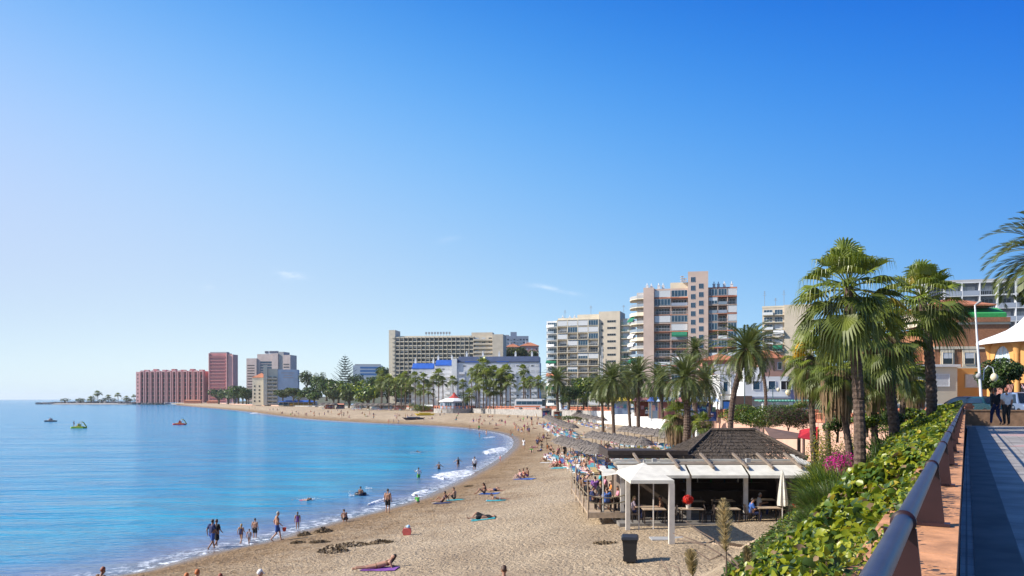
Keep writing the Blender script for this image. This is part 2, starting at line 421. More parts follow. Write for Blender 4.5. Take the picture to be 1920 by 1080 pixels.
# land normal = right-hand side
EN = norm2(EDs)
def strip(name, offs, zs, m):
    V = []; nn = len(offs)
    for p, q in zip(EDs, EN):
        for o, dz in zip(offs, zs):
            x_, y_ = p + q*o; V.append((x_, y_, float(tz(p[1]))+dz))
    n = len(EDs); i = np.arange(n-1)[:,None]*nn + np.arange(nn-1)[None]
    return struct(npmesh(name, V, np.stack([i,i+1,i+nn+1,i+nn],-1).reshape(-1,4), m))
def pave_mat():
    m = bpy.data.materials.new('promenade_paving'); m.use_nodes = True; n, l = m.node_tree.nodes, m.node_tree.links
    b = n['Principled BSDF']; g = n.new('ShaderNodeNewGeometry')
    mp_ = n.new('ShaderNodeMapping'); mp_.inputs['Rotation'].default_value = (0,0,R(28.8)); l.new(g.outputs['Position'], mp_.inputs[0])
    br = n.new('ShaderNodeTexBrick'); br.inputs['Scale'].default_value = 1; br.offset = 0
    br.inputs['Brick Width'].default_value = .4; br.inputs['Row Height'].default_value = .4; br.inputs['Mortar Size'].default_value = .008
    br.inputs['Color1'].default_value = (.31,.285,.26,1); br.inputs['Color2'].default_value = (.36,.335,.31,1); br.inputs['Mortar'].default_value = (.16,.14,.13,1)
    l.new(mp_.outputs[0], br.inputs['Vector'])
    q = n.new('ShaderNodeTexNoise'); q.inputs['Scale'].default_value = 1.3; q.inputs['Detail'].default_value = 8; l.new(g.outputs['Position'], q.inputs['Vector'])
    r = n.new('ShaderNodeValToRGB'); r.color_ramp.elements[0].position=.35; r.color_ramp.elements[0].color=(.5,.48,.46,1); r.color_ramp.elements[1].position=.65
    l.new(q.outputs[0], r.inputs[0])
    x = n.new('ShaderNodeMix'); x.data_type='RGBA'; x.blend_type='MULTIPLY'; x.inputs[0].default_value=.8
    l.new(br.outputs[0], x.inputs[6]); l.new(r.outputs[0], x.inputs[7]); l.new(x.outputs[2], b.inputs['Base Color']); b.inputs['Roughness'].default_value=.75
    return m
M_pave = pave_mat()
M_asph = mat('asphalt', (.06,.06,.065), .9, .2, 1.2, .004, 60)
M_earth = mat('dry_earth', (.12,.10,.06), .95, .35, .05, .2, .6, col2=(.05,.075,.03))
strip('promenade', [-.02, 5, 11], [0,0,0], M_pave)
strip('pavement_kerb', [11, 11.35], [.004,.004], mat('kerb_stone', (.42,.40,.37), .85, .15, 2))
strip('street', [11.35, 19], [-.12,-.12], M_asph)
strip('street_kerb', [11.35,11.36], [.004,-.12], MATS['kerb_stone'])
strip('far_pavement', [19, 19.01, 23], [-.12,.02,.02], M_pave)
strip('town_ground', [23, 60, 140, 320, 800], [.01,1,7,14,20], M_earth)
# lane markings in the street
mb = MB()
for i in range(len(EDs)-1):
    a, b = EDs[i], EDs[i+1]; L = np.hypot(*(b-a)); 
    if a[1] > 520 or a[1] < 30: continue
    for k in range(int(L//6)):
        t0, t1 = k*6/L, (k*6+2.5)/L
        pts = []
        for t, o in ((t0,15.1),(t1,15.1),(t1,15.25),(t0,15.25)):
            p = a+(b-a)*t; q = EN[i]; x_, y_ = p+q*o; pts.append((x_, y_, float(tz(p[1]))-.112))
        mb.add(pts, [(0,1,2,3)])
struct(mb.build('street_markings', mat('road_paint', (.75,.75,.73), .7, .1)))
# paving patterns of the promenade near the camera (stone bands laid in curves)
def rail_pt(t, u, z=0):     # t along the handrail, u out to the beach (negative = promenade side)
    return RAILD*t + RAILN*u + Vector((0,0,z))
PZ = H-1.33
def band(name, line, wd, m, dz=.004):
    return struct(MB().ribbon([rail_pt(t,u,PZ-.0006*t) for t,u in line], 0, wd, dz-.003, dz).build(name, m))
M_dark = mat('dark_stone', (.07,.055,.05), .7, .2, 6)
M_pale = mat('pale_stone', (.62,.58,.54), .7, .12, 3)
M_pinks = mat('pink_stone', (.46,.30,.28), .7, .15, 3)
cv = [(5,-2.1),(10,-1.45),(14,-1.18),(18,-1.12),(22,-1.25),(26,-1.6),(29,-2.2),(31.5,-3.2),(33,-4.8),(33.5,-8)]
band('paving_band', cv, -.10, M_dark)
band('paving_band', [(t,u-.1) for t,u in cv], -.28, M_pale)
band('paving_band', [(t*.985,u-.38) for t,u in cv], -.07, M_dark)
band('paving_band', [(t*.9,u-1.5) for t,u in cv], -.07, M_dark)
band('paving_band', [(t*.8,u-2.9) for t,u in cv], -.07, M_dark)
band('paving_band', [(36,-.6),(37.5,-2),(38.5,-5),(38.8,-9)], -2.4, M_pinks)
band('paving_band', [(27,-1.9),(30,-3.0),(31.4,-4.8),(31.6,-8)], .9, M_pinks, .008)
band('gutter', [(-4,-.06),(20,-.06),(46,-.06)], -.34, mat('gutter_grey', (.16,.15,.14), .9, .25, 2), .006)
# distant hill ridges behind the town
mb = MB()
struct(mb.add([(-700,2600,0),(900,2600,0),(900,2700,60),(300,2750,75),(-200,2700,40),(-600,2650,12)],[(0,1,2,3,4,5)]).build('far_hills', M_earth))

# ---------------------------------------------------------------- buildings
def C_(r, g, b): return (r, g, b)
M_glass = mat('window_glass', (.015,.022,.03), .12, .4, .7, spec=.5)
M_glassb = mat('blue_glass', (.02,.065,.11), .12, .4, .6, spec=.5)
M_dkin = mat('dark_interior', (.02,.02,.022), .9, .3, 1)
M_white = mat('white_paint', (.74,.74,.73), .7, .06, .8)
M_whitef = mat('white_frame', (.72,.74,.75), .5, .05, 2)
M_cream = mat('cream_render', (.68,.60,.46), .85, .08, .5)
M_beige = mat('beige_render', (.62,.53,.41), .85, .1, .35)
M_pinkb = mat('pinkish_beige_render', (.60,.45,.37), .85, .1, .3)
M_pink = mat('salmon_red_render', (.55,.19,.19), .85, .12, .1)
M_pinkl = mat('light_salmon_render', (.70,.36,.32), .85, .1, .1)
M_terra = mat('terracotta_tile', (.46,.17,.085), .8, .25, 1.4, .04, 6)
M_terral = mat('terracotta_paint', (.58,.22,.13), .8, .12, 1)
M_brick = mat('brown_brick', (.36,.16,.08), .85, .25, 5, .01, 30)
M_grey = mat('concrete_grey', (.36,.36,.36), .85, .12, .5)
M_greyb = mat('blue_grey_render', (.30,.34,.42), .85, .1, .3)
M_dgreen = mat('green_awning', (.01,.16,.085), .8, .15, 3)
M_lgreen = mat('bright_green_awning', (.04,.34,.09), .8, .15, 3)
M_shut = mat('white_shutter', (.6,.61,.62), .6, .08, 4)
M_metal = mat('painted_metal', (.35,.36,.37), .45, .1, 4, metal=.3)
M_blue = mat('blue_roof', (.02,.10,.42), .6, .15, .5)
M_navy = mat('slate_blue_roof', (.05,.07,.13), .7, .15, .5)
M_blackm = mat('black_metal', (.015,.015,.017), .45, .2, 5)
M_railg = mat('grey_glass_railing', (.22,.27,.32), .3, .15, 1.5)
M_ochre = mat('ochre_render', (.66,.33,.10), .8, .08, .6)
_cache = {}
def win_mesh(kind, w, h, mf, mg):
    k = (kind, round(w,2), round(h,2), mf.name, mg.name)
    if k in _cache: return _cache[k]
    mb = MB(); t = .07 if h < 2.6 else .1
    # frame ring proud of the wall, pane just behind its front, local: x along wall, -y outward
    mb.box(-w/2, -.09, 0, w/2, .02, t); mb.box(-w/2, -.09, h-t, w/2, .02, h)
    mb.box(-w/2, -.09, t, -w/2+t, .02, h-t); mb.box(w/2-t, -.09, t, w/2, .02, h-t)
    nm = max(1, int(round(w/1.0))) if kind != 'shut' else 1
    for i in range(1, nm):
        x = -w/2+w*i/nm; mb.box(x-.035, -.07, t, x+.035, .02, h-t)
    if kind == 'half': mb.box(-w/2+t, -.06, h*.5, w/2-t, .02, h-t, 2); mb.box(-w/2+t, -.045, t, w/2-t, .02, h*.5, 1)
    elif kind == 'shut': mb.box(-w/2+t, -.05, t, w/2-t, .02, h-t, 2)
    else: mb.box(-w/2+t, -.045, t, w/2-t, .02, h-t, 1)
    _cache[k] = mb.mesh('window', [mf, mg, M_shut]); return _cache[k]
def balc_mesh(w, d, kind, ms, mr):
    k = ('balc', round(w,2), round(d,2), kind, ms.name, mr.name)
    if k in _cache: return _cache[k]
    mb = MB(); mb.box(-w/2, -d, -.22, w/2, 0, 0)
    if kind == 'solid':
        mb.box(-w/2, -d-.04, .002, w/2, -d+.08, 1.0, 1); mb.box(-w/2, -d+.082, .002, -w/2+.1, 0, 1.0, 1); mb.box(w/2-.1, -d+.082, .002, w/2, 0, 1.0, 1)
    else:
        mb.box(-w/2, -d-.02, .93, w/2, -d+.05, 1.0, 1)
        n = int(w/.35)
        for i in range(n+1): x = -w/2+.03+(w-.06)*i/n; mb.box(x-.025, -d, .002, x+.025, -d+.03, .93, 1)
        for s_ in (-1,1): mb.box(s_*w/2-.03, -d+.052, .90, s_*w/2+.03, 0, .97, 1)
    _cache[k] = mb.mesh('balcony', [ms, mr]); return _cache[k]
def awn_mesh(w, d, h, m):
    k = ('awn', round(w,2), round(d,2), round(h,2), m.name)
    if k in _cache: return _cache[k]
    mb = MB(); mb.add([(-w/2,0,h),(w/2,0,h),(w/2,-d,h*.35),(-w/2,-d,h*.35),(-w/2,-d,0),(w/2,-d,0),
                       (-w/2,0,h-.05),(w/2,0,h-.05),(w/2,-d+.05,h*.35-.05),(-w/2,-d+.05,h*.35-.05),(-w/2,-d+.05,0),(w/2,-d+.05,0)],
                      [(0,1,2,3),(3,2,5,4),(7,6,9,8),(8,9,10,11),(0,3,9,6),(1,7,8,2),(4,5,11,10)])
    _cache[k] = mb.mesh('awning', m); return _cache[k]
BLDS = []
class Bld:
    def finish(s):      # more than a hundred of one part: the rest as one part
        for nm, L in s.over.items():
            V, Fs, M_, ms = [], [], [], []
            for me, mx in L:
                o = len(V); V += [tuple(mx @ v.co) for v in me.vertices]
                mm = []
                for m in me.materials:
                    if m not in ms: ms.append(m)
                    mm.append(ms.index(m))
                for p in me.polygons: Fs.append(tuple(o+i for i in p.vertices)); M_.append(mm[p.material_index])
            mb = MB(); mb.v, mb.f, mb.m = V, Fs, M_; q = mb.build(nm, ms, s.e); q['kind'] = 'stuff'
    def __init__(s, name, label, cat, loc, rz=0, group=None, seed=1):
        s.e = empty(name, loc, label, cat, group, R(rz)); s.rnd = random.Random(seed); s.n = {}; s.over = {}; BLDS.append(s)
    def cnt(s, k):
        s.n[k] = s.n.get(k, 0)+1; return s.n[k] <= 100
    def block(s, x0, y0, z0, x1, y1, z1, m, name='wall'):
        return MB().box(x0,y0,z0,x1,y1,z1).build(name, m, s.e)
    def put(s, me, name, x, y, z, a=0, **kw):
        if not s.cnt(name):
            s.over.setdefault(name, []).append((me, Matrix.Translation((x,y,z)) @ Matrix.Rotation(R(a),4,'Z'))); return None
        return link(name, me, s.e, (x,y,z), R(a), **kw)
    def grid(s, x0, y0, a, W, z0, nf, fh, nb, ww, wh, kinds=('glass','half','shut'), mf=None, mg=None, sill=.9, skip=0, inset=0):
        """rows of windows along a facade starting at (x0,y0), direction angle a (0 = +x, outward -y)"""
        ca, sa = math.cos(R(a)), math.sin(R(a))
        for f in range(nf-1, -1, -1):
            for b in range(nb):
                if s.rnd.random() < skip: continue
                u = W*(b+.5)/nb
                s.put(win_mesh(s.rnd.choice(kinds), ww, wh, mf or M_whitef, mg or M_glass), 'window',
                      x0+ca*u-sa*-inset, y0+sa*u+ca*inset, z0+f*fh+sill, a)
    def balcs(s, x0, y0, a, W, z0, nf, fh, nb, d, kind, ms, mr, fill=.94, skip=0):
        ca, sa = math.cos(R(a)), math.sin(R(a))
        for f in range(nf-1, -1, -1):
            for b in range(nb):
                if s.rnd.random() < skip: continue
                u = W*(b+.5)/nb
                s.put(balc_mesh(W/nb*fill, d, kind, ms, mr), 'balcony', x0+ca*u, y0+sa*u, z0+f*fh, a)
    def awns(s, x0, y0, a, W, z0, nf, fh, nb, d, picks, fill=.9):
        ca, sa = math.cos(R(a)), math.sin(R(a))
        for f, b, m in picks:
            u = W*(b+.5)/nb
            s.put(awn_mesh(W/nb*fill, d, 1.35, m), 'awning', x0+ca*u, y0+sa*u, z0+f*fh+1.2, a)
    def parapet(s, x0, y0, x1, y1, z, h, m, t=.3, name='parapet'):
        mb = MB(); mb.box(x0-.1,y0-.1,z,x1+.1,y0+t,z+h); mb.box(x0-.1,y1-t,z,x1+.1,y1+.1,z+h)
        mb.box(x0-.1,y0+t,z,x0+t,y1-t,z+h); mb.box(x1-t,y0+t,z,x1+.1,y1-t,z+h); mb.build(name, m, s.e)
    def hip(s, x0, y0, x1, y1, z, h, m, ov=.5, name='roof'):
        x0-=ov; y0-=ov; x1+=ov; y1+=ov; hw=min(x1-x0,y1-y0)/2
        if x1-x0 > y1-y0: r0, r1 = (x0+hw,(y0+y1)/2,z+h), (x1-hw,(y0+y1)/2,z+h)
        else: r0, r1 = ((x0+x1)/2,y0+hw,z+h), ((x0+x1)/2,y1-hw,z+h)
        b=[(x0,y0,z),(x1,y0,z),(x1,y1,z),(x0,y1,z)]; b2=[(p[0],p[1],z+.18) for p in b]
        if x1-x0 > y1-y0: fs=[(4,5,9,8),(5,6,9),(6,7,8,9),(7,4,8)]
        else: fs=[(4,5,8),(5,6,9,8),(6,7,9),(7,4,8,9)]
        MB().add(b+b2+[r0,r1], [(3,2,1,0),(0,1,5,4),(1,2,6,5),(2,3,7,6),(3,0,4,7)]+fs).build(name, m, s.e)
    def stacks(s, pts, z, h, m):
        for x, y in pts:
            mb=MB(); mb.box(x-.45,y-.35,z,x+.45,y+.35,z+h); mb.box(x-.55,y-.45,z+h,x+.55,y+.45,z+h+.15); mb.tube([(x,y,z+h+.15),(x,y,z+h+.9)],.16,6)
            mb.build('chimney', m, s.e)
    def mast(s, x, y, z, h):
        mb=MB(); mb.tube([(x,y,z),(x,y,z+h)],.09,5)
        for k in range(3): mb.tube([(x-.7+.15*k,y,z+h*(.75+.1*k)),(x+.7-.15*k,y,z+h*(.75+.1*k))],.05,4)
        mb.build('antenna', M_metal, s.e)

# 12: white balcony block (left of the two towers)
D = 370; z0 = 6.0
B = Bld('apartment_block','tall apartment block with a rounded end of white balconies and a plain cream stair shaft','apartment block',(X(1045,D),D,z0),-18,seed=3)
Wd, nf, fh = 18.8, 13, 2.93; top = nf*fh
B.block(0, 1.5, 0, Wd, 13, top, M_beige)
B.block(-6, 3.6, 0, -.002, 12, top, M_white)
for b in range(5): B.block(b*Wd/4-.15, -.25, 0, b*Wd/4+.15, 1.49, top, M_cream, 'fin')
for f in range(nf+1): B.block(.16, -.2, f*fh-.22, Wd-.16, 1.49, f*fh, M_cream, 'floor_slab')
rails = [M_dgreen, M_railg, M_whitef, M_grey]
for f in range(nf-1,-1,-1):
    for b in range(4):
        u = Wd*(b+.5)/4; r = B.rnd.random()
        B.put(win_mesh('glass' if r<.6 else 'half', 3.2, 2.1, M_whitef, M_glass), 'window', u, 1.5, f*fh+.15)
        if r < .3 or (f>9 and r<.55): B.put(win_mesh(B.rnd.choice(['glass','half','shut']), 4.3, 2.2, M_whitef, M_glassb), 'glazed_balcony', u, -.22, f*fh+.25)
        else: B.put(balc_mesh(4.4, .5, 'rail', M_cream, B.rnd.choice([M_railg,M_whitef,M_grey])), 'balcony', u, -.15, f*fh+.02)
for f in range(nf):      # wrap-round balconies of the rounded end
    mb = MB(); poly=[(-.2,.1)]+[(-.5-5.4*math.sin(t)**.8, 3.6+(3.4)*-math.cos(t) if False else 3.6-3.6*math.cos(t)) for t in np.linspace(.12,math.pi*.55,9)]+[(-6.6,7),(-6.6,12),(-5.9,12),(-5.9,3.55),(-.2,3.55)]
    mb.prism(poly, f*fh-.2, f*fh, mi=0)
    for i in range(1,11):
        a, b_ = Vector((*poly[i],0)), Vector((*poly[i+1],0))
        if i+1 >= len(poly)-3: break
        d=(b_-a); nn=Vector((-d.y,d.x,0)).normalized()*.06
        mb.add([(a.x,a.y,f*fh+.01),(b_.x,b_.y,f*fh+.01),(b_.x,b_.y,f*fh+1.0),(a.x,a.y,f*fh+1.0),
                (a.x+nn.x,a.y+nn.y,f*fh+.01),(b_.x+nn.x,b_.y+nn.y,f*fh+.01),(b_.x+nn.x,b_.y+nn.y,f*fh+1.0),(a.x+nn.x,a.y+nn.y,f*fh+1.0)],
               [(0,1,2,3),(7,6,5,4),(3,2,6,7)], 1)
    mb.build('balcony', [M_white, M_railg if f%3 else M_white], B.e)
    B.put(win_mesh('glass', 4.6, 2.1, M_whitef, M_glassb), 'window', -3.1, 3.6, f*fh+.1)
    for y_ in (5.8, 9.6): B.put(win_mesh('half' if f%2 else 'glass', 2.2, 2.1, M_whitef, M_glassb), 'window', -6, y_, f*fh+.1, -90)
for f in (6, 2): B.put(awn_mesh(4.8,1.6,1.6,M_dgreen), 'awning', -3.0, 1.6, f*fh+1.2)
B.put(awn_mesh(4.8,1.4,1.4,M_terral), 'awning', -3.0, 1.5, 4*fh+1.3)
B.block(Wd+.002, .5, 0, 28.2, 13, top+3.2, M_beige, 'stair_tower')
for f in range(nf-1): B.put(win_mesh('glass',3.8,.95,M_grey,M_glass),'stair_window',Wd+5.6,.5,f*fh+4.2); B.put(win_mesh('glass',.9,1.1,M_grey,M_glass),'stair_window',Wd+1.5,.5,f*fh+3.1)
B.block(28.202, 2, 0, 33, 13, top, M_beige, 'wall'); B.balcs(28.3,2,0,4.6,fh,12,fh,1,1.2,'rail',M_cream,M_dgreen)
B.grid(28.3,2,0,4.6,.1,13,fh,1,2.4,2.1,sill=.1)
B.parapet(0,1.5,Wd,13,top,.9,M_cream); B.block(8,5,top,18,11,top+2.6,M_cream,'roof_house')
B.stacks([(1.5,4),(4.5,5),(7,4)],top,1.6,M_white); B.mast(2,6,top,5); B.mast(14,6,top+2.6,4); B.mast(29,5,top+3.2,3)
MB().tube([(Wd+1.0,-.6,0),(Wd+1.0,-.6,22)],[.22,.1],8).build('flue_pipe', M_white, B.e)

# 13: pinkish beige tower
D = 290; z0 = 6.0
B = Bld('apartment_block','tallest pinkish beige tower with a square lift shaft rising above its roof','apartment block',(X(1207,D),D,z0),-13,seed=8)
nf, fh = 14, 2.93; top = nf*fh-.6
B.block(0,-1.4,0,3.6,12,top+1.2,M_pinkb,'end_wall')
B.block(3.602,1.5,0,15.2,12,top,M_pinkb)
B.block(15.202,-1.9,0,22.0,12,top+6.2,M_pinkb,'lift_shaft')
B.block(22.002,1.5,0,31.6,12,top,M_pinkb)
def loggia(u0, u1, nb, y=-.6, rail=None):
    w_ = (u1-u0)/nb
    for b in range(nb+1):
        if 0 < b < nb: B.block(u0+b*w_-.12, y, 0, u0+b*w_+.12, 1.49, top, M_pinkb, 'fin')
    for f in range(nf-1,-1,-1):
        B.block(u0+.003, y-.15, f*fh-.3, u1-.003, 1.495, f*fh, M_terral if f%2 else M_pinkb, 'floor_slab')
        for b in range(nb):
            r = B.rnd.random(); u = u0+w_*(b+.5); k=B.rnd.choice(['glass','glass','half','shut'])
            if r < .45: B.put(win_mesh(k, w_-.35, 2.25, M_whitef, M_glassb), 'glazed_balcony', u, y-.05, f*fh+.2)
            else:
                B.put(win_mesh('glass', w_-1.0, 2.1, M_whitef, M_glass), 'window', u, 1.5, f*fh+.1)
                B.put(balc_mesh(w_-.3, .45, 'rail' if r<.8 else 'solid', M_pinkb, B.rnd.choice([M_railg,M_greyb,M_whitef])), 'balcony', u, y+.45-.15, f*fh+.02)
loggia(3.6,15.2,2); loggia(22.0,31.6,3,-1.2)
for b_,f_ in ((1,8),): B.put(awn_mesh(5.2,1.0,1.7,M_dgreen),'awning',12.3,-.75,f_*fh+.9)
B.put(awn_mesh(7.6,1.4,1.9,M_dgreen),'awning',26.9,-1.5,4*fh+.8); B.put(awn_mesh(4.8,.9,1.7,M_shut),'awning',12.2,-.75,5*fh+.9)
for f in range(8):
    B.put(win_mesh('glass',1.5,1.7,M_greyb,M_glassb),'window',16.9,-1.9,top+2.6-f*fh); B.put(win_mesh('glass',1.5,1.7,M_greyb,M_glassb),'window',19.6,-1.9,top+.3-f*fh)
B.block(-.5,12.002,0,3.4,24,top,M_pinkb)   # left wing, balconies to the sea
for f in range(nf-1,-1,-1):
    # bowed balconies on the seaward side
    mb=MB(); poly=[(0,-.6),(-2.4,.2),(-4.4,2.6),(-5.4,6.0),(-5.6,11.5),(0,11.5)]
    mb.prism(poly,f*fh-.25,f*fh,mi=0)
    for i in range(4):
        a,b_=poly[i],poly[i+1]; L=math.hypot(b_[0]-a[0],b_[1]-a[1]); nx,ny=(b_[1]-a[1])/L*-.08,(b_[0]-a[0])/L*.08
        mb.add([(a[0],a[1],f*fh+.01),(b_[0],b_[1],f*fh+.01),(b_[0],b_[1],f*fh+1),(a[0],a[1],f*fh+1),(a[0]-nx,a[1]-ny,f*fh+.01),(b_[0]-nx,b_[1]-ny,f*fh+.01),(b_[0]-nx,b_[1]-ny,f*fh+1),(a[0]-nx,a[1]-ny,f*fh+1)],[(0,1,2,3),(7,6,5,4),(3,2,6,7)],1)
    mb.build('balcony',[M_cream,[M_railg,M_grey,M_cream][f%3]],B.e)
B.block(-2.6,2.8,0,-.003,11.3,top,M_beige)
for f in range(nf-1,-1,-1):
    for y_ in (5,9): B.put(win_mesh(B.rnd.choice(['glass','half']),2.6,2.1,M_whitef,M_glassb),'window',-2.6,y_,f*fh+.1,-90)
    B.put(win_mesh('half',2.2,2.1,M_whitef,M_glass),'window',-1.3,2.8,f*fh+.1)
for f,m in ((10,M_dgreen),(5,M_dgreen),(8,M_shut),(7,M_shut),(4,M_shut)): B.put(awn_mesh(5.0,1.3,1.9,m),'awning',-3.9,4.0,f*fh+.9,-62)
B.parapet(3.602,1.5,15.2,12,top,1.0,M_pinkb); B.parapet(22.0,1.5,31.6,12,top,1.0,M_terral)
B.block(9,4,top,15.2,10,top+3.4,M_cream,'roof_house')
B.stacks([(1,3),(2.4,4),(5,3.5),(6.5,4),(10,5),(12,5),(24,4),(25.5,4.5),(27.5,4),(30,5)],top+.9,1.5,M_white)
mb=MB()
for k in range(7): mb.lathe([(.01,0),(.5,.15),(.75,.45)],(13.1+.5*(k%3),3.3,top+3.5+.75*(k//3)),10)
mb.build('satellite_dish',M_whitef,B.e)

# 8: long cream hotel with recessed rooms
D = 585; z0 = 5
B = Bld('hotel','long cream hotel with a regular grid of dark recessed balconies','hotel',(X(741,D),D,z0),-7,seed=2)
Wd, nf, fh = 56, 15, 2.88; top = Zy(632,D)-z0; nf=int(top/fh)
B.block(0,1.6,0,Wd,14,top,M_cream); B.block(-4.6,0,0,-.003,14,top+5,M_cream,'end_tower')
for f in range(nf+1): B.block(-.0,-.1,top-.05-f*fh-.7,Wd,1.59,top-.06-f*fh,M_cream,'floor_slab')
for b in range(19): B.block(b*Wd/18-.14,-.25,0,b*Wd/18+.14,1.58,top,M_cream,'fin')
for f in range(nf):
    for b in range(18):
        B.put(win_mesh('glass' if B.rnd.random()<.75 else 'half',2.5,2.0,M_grey,M_glass if (f+b)%4 else M_glassb),'window',Wd*(b+.5)/18,1.6,top-.06-(f+1)*fh+.05)
for f in range(nf): B.put(balc_mesh(1.9,.7,'solid',M_cream,M_cream),'balcony',-1.2,-.0,top-.8-f*fh)
B.block(Wd+.003,2,0,Wd+14,16,top,M_cream)
for f in range(nf): B.put(balc_mesh(13.5,2.4,'solid',M_cream,M_beige),'balcony',Wd+7.0,2.0,top-2.9-f*fh)
for f in range(6): B.grid(Wd,2,0,14,top-2.9-f*fh,1,fh,3,2.5,2.1,sill=.05)
B.block(Wd+14.003,-3.5,0,Wd+21.5,14,top+1,M_beige,'end_wall')
B.block(Wd-2,4,top,Wd+13,12,top+3,M_beige,'roof_house'); B.block(0,2,top,Wd-2.2,5,top+.8,M_cream,'parapet')
mb=MB()
for k in range(9): mb.box(21+k*2.1,3,top+2.0,22.4+k*2.1,3.2,top+3.6); mb.box(21.6+k*2.1,3.0,top+.8,21.8+k*2.1,3.2,top+2.0)
mb.build('roof_sign',M_metal,B.e)

# far pink hotel and tower
D = 1250; z0 = 3.2
B = Bld('hotel','long low salmon red hotel of tall vertical bays on the far point','hotel',(X(262,D),D,z0),-6,seed=5)
Wd = X(386,D)-X(262,D)+2; top = Zy(696,D)-z0
B.block(0,2,0,Wd,20,top,M_pink); B.block(-6,0,0,-.01,18,top-1,M_pinkl,'end_wall')
for b in range(12):
    u = Wd*(b+.5)/12
    if b in (1,): pass
    B.put(MB().box(-3.4,-1.6,0,-2.3,1.99,top-1.5).box(2.3,-1.6,0,3.4,1.99,top-1.5).prism([(-3.4,top-1.4)]+[(3.4*math.cos(t),top-1.4+2.6*math.sin(t)) for t in np.linspace(math.pi,0,9)][1:-1]+[(3.4,top-1.4)],-1.6,1.99,'y').mesh('bay_pier',[M_pinkl]),'bay_pier',u,0,0)
    for f in range(7): 
        if f*12+b < 96: B.put(balc_mesh(4.4,1.4,'solid',M_pinkl,M_pink),'balcony',u,2,(f+.6)*(top-2)/7)
    B.put(win_mesh('glass',4.4,top-4,M_pinkl,M_glass),'window',u,2.0,1)
for f in range(8): B.put(win_mesh('glass',1.8,2.2,M_pinkl,M_glass),'window',-3,0,2+f*(top-3)/8)
for k in range(7): B.block(4+k*Wd/7,5,top,10+k*Wd/7,12,top+2.2+1.1*(k%2),M_pink,'roof_house')
B = Bld('hotel_tower','square salmon red tower standing beside the long salmon hotel','tower',(X(392,D-10),D-10,z0),-8,seed=5)
Wd = X(426,D)-X(392,D)+1; top = Zy(663,D)-z0
B.block(0,0,0,Wd,16,top,M_pink); B.block(1,1,top,Wd-1,10,top+1.8,M_grey,'roof_house'); B.block(Wd+.01,1,0,Wd+9,17,top-2,M_pinkl,'side_wall')
for f in range(14): B.put(balc_mesh(Wd*.82,1.0,'solid',M_pinkl,M_pink),'balcony',Wd/2,0,3+f*(top-4)/14); 
for f in range(14): B.put(win_mesh('glass',Wd*.78,2.0,M_pinkl,M_glass),'window',Wd/2,0,3.1+f*(top-4)/14)
for k in range(2): B.block(-.3+k*(Wd-.6),-1.2,0,.9+k*(Wd-.6),-.01,top,M_pinkl,'fin')
# blue glass hospital-like block
D = 1300
B = Bld('office_block','stepped pinkish grey block with blue glass panels and a roof sign','building',(X(462,D),D,5),-8,seed=6)
M_pgrey = mat('pinkish_grey_render',(.58,.47,.43),.8,.1,.2)
for x0,x1,yt,m,nm in ((462,482,672,M_pgrey,'wall'),(482,488,664,M_pgrey,'wall'),(488,512,664,M_pgrey,'wall'),(512,524,663,M_pgrey,'wall'),(524,534,660,M_grey,'shaft'),(534,548,666,M_pgrey,'wall')):
    B.block(X(x0,D)-X(462,D)+.01,(x0%7)*.4,0,X(x1,D)-X(462,D)-.01,26,Zy(yt,D)-5,m,nm)
for f in range(9):
    B.put(win_mesh('glass',19,3.2,M_greyb,M_glassb),'window',X(500,D)-X(462,D),1.9,26+f*4.2)
    B.put(win_mesh('glass',9,1.6,M_pgrey,M_glass),'window',X(540,D)-X(462,D),.6,22+f*4.4); B.put(win_mesh('glass',12,1.6,M_pgrey,M_glass),'window',X(471,D)-X(462,D),-.0,22+f*4.2)
for k in range(12): 
    if k!=3: B.block(X(497,D)-X(462,D)+k*1.9,3,Zy(664,D)-5+1.4,X(497,D)-X(462,D)+k*1.9+1.3,3.4,Zy(658.5,D)-5,M_navy,'sign_letter')
B.block(X(496,D)-X(462,D),3.5,Zy(664,D)-5,X(523,D)-X(462,D),3.8,Zy(658,D)-5,M_whitef,'sign_frame')
# cream house and small hotel
D = 760
B = Bld('cream_house','narrow cream house with brown tiled gable left of the balconied beach hotel','house',(X(473,D),D,3),0,seed=1)
Wd=X(500,D)-X(473,D); top=Zy(708,D)-3; B.block(0,0,0,Wd,14,top,M_cream); B.hip(0,0,Wd,14,top,4.5,M_terra)
B.grid(0,0,0,Wd,2,5,3.4,3,1.5,1.9,kinds=('glass',),mf=M_beige)
B = Bld('beach_hotel','small cream hotel with curved balconies and a blank blue grey side wall','hotel',(X(499,D),D-8,3),10,seed=1)
Wd=X(524,D)-X(499,D); top=Zy(692,D)-3; B.block(0,1.5,0,Wd,16,top,M_cream); B.block(0,-.6,0,3.2,1.49,top+3.4,M_cream,'end_tower')
for f in range(8): B.put(balc_mesh(Wd-3.6,2.2,'solid',M_cream,M_beige),'balcony',3.4+(Wd-3.6)/2,1.5,1+f*3.3)
B.grid(3.2,1.5,0,Wd-3.2,1,8,3.3,2,3,2,kinds=('glass',),sill=.1)
B.block(Wd+.01,2,0,Wd+18,18,top-.5,mat('pale_blue_render',(.52,.58,.66),.85,.08,.3),'side_wall'); B.block(Wd+18.01,-2,0,Wd+30,16,9,M_pgrey,'annex')
for k,(a_,b_) in enumerate(((3,15),(6,13),(5,14))): B.block(Wd+a_,1.9,top-4-k*2.2,Wd+b_,1.999,top-3.2-k*2.2,M_pgrey,'wall_lettering')
D=690
B = Bld('beach_restaurant','low beach restaurant with a blue canopy above a yellow awning','restaurant',(X(521,D),D,2.6),0,seed=1)
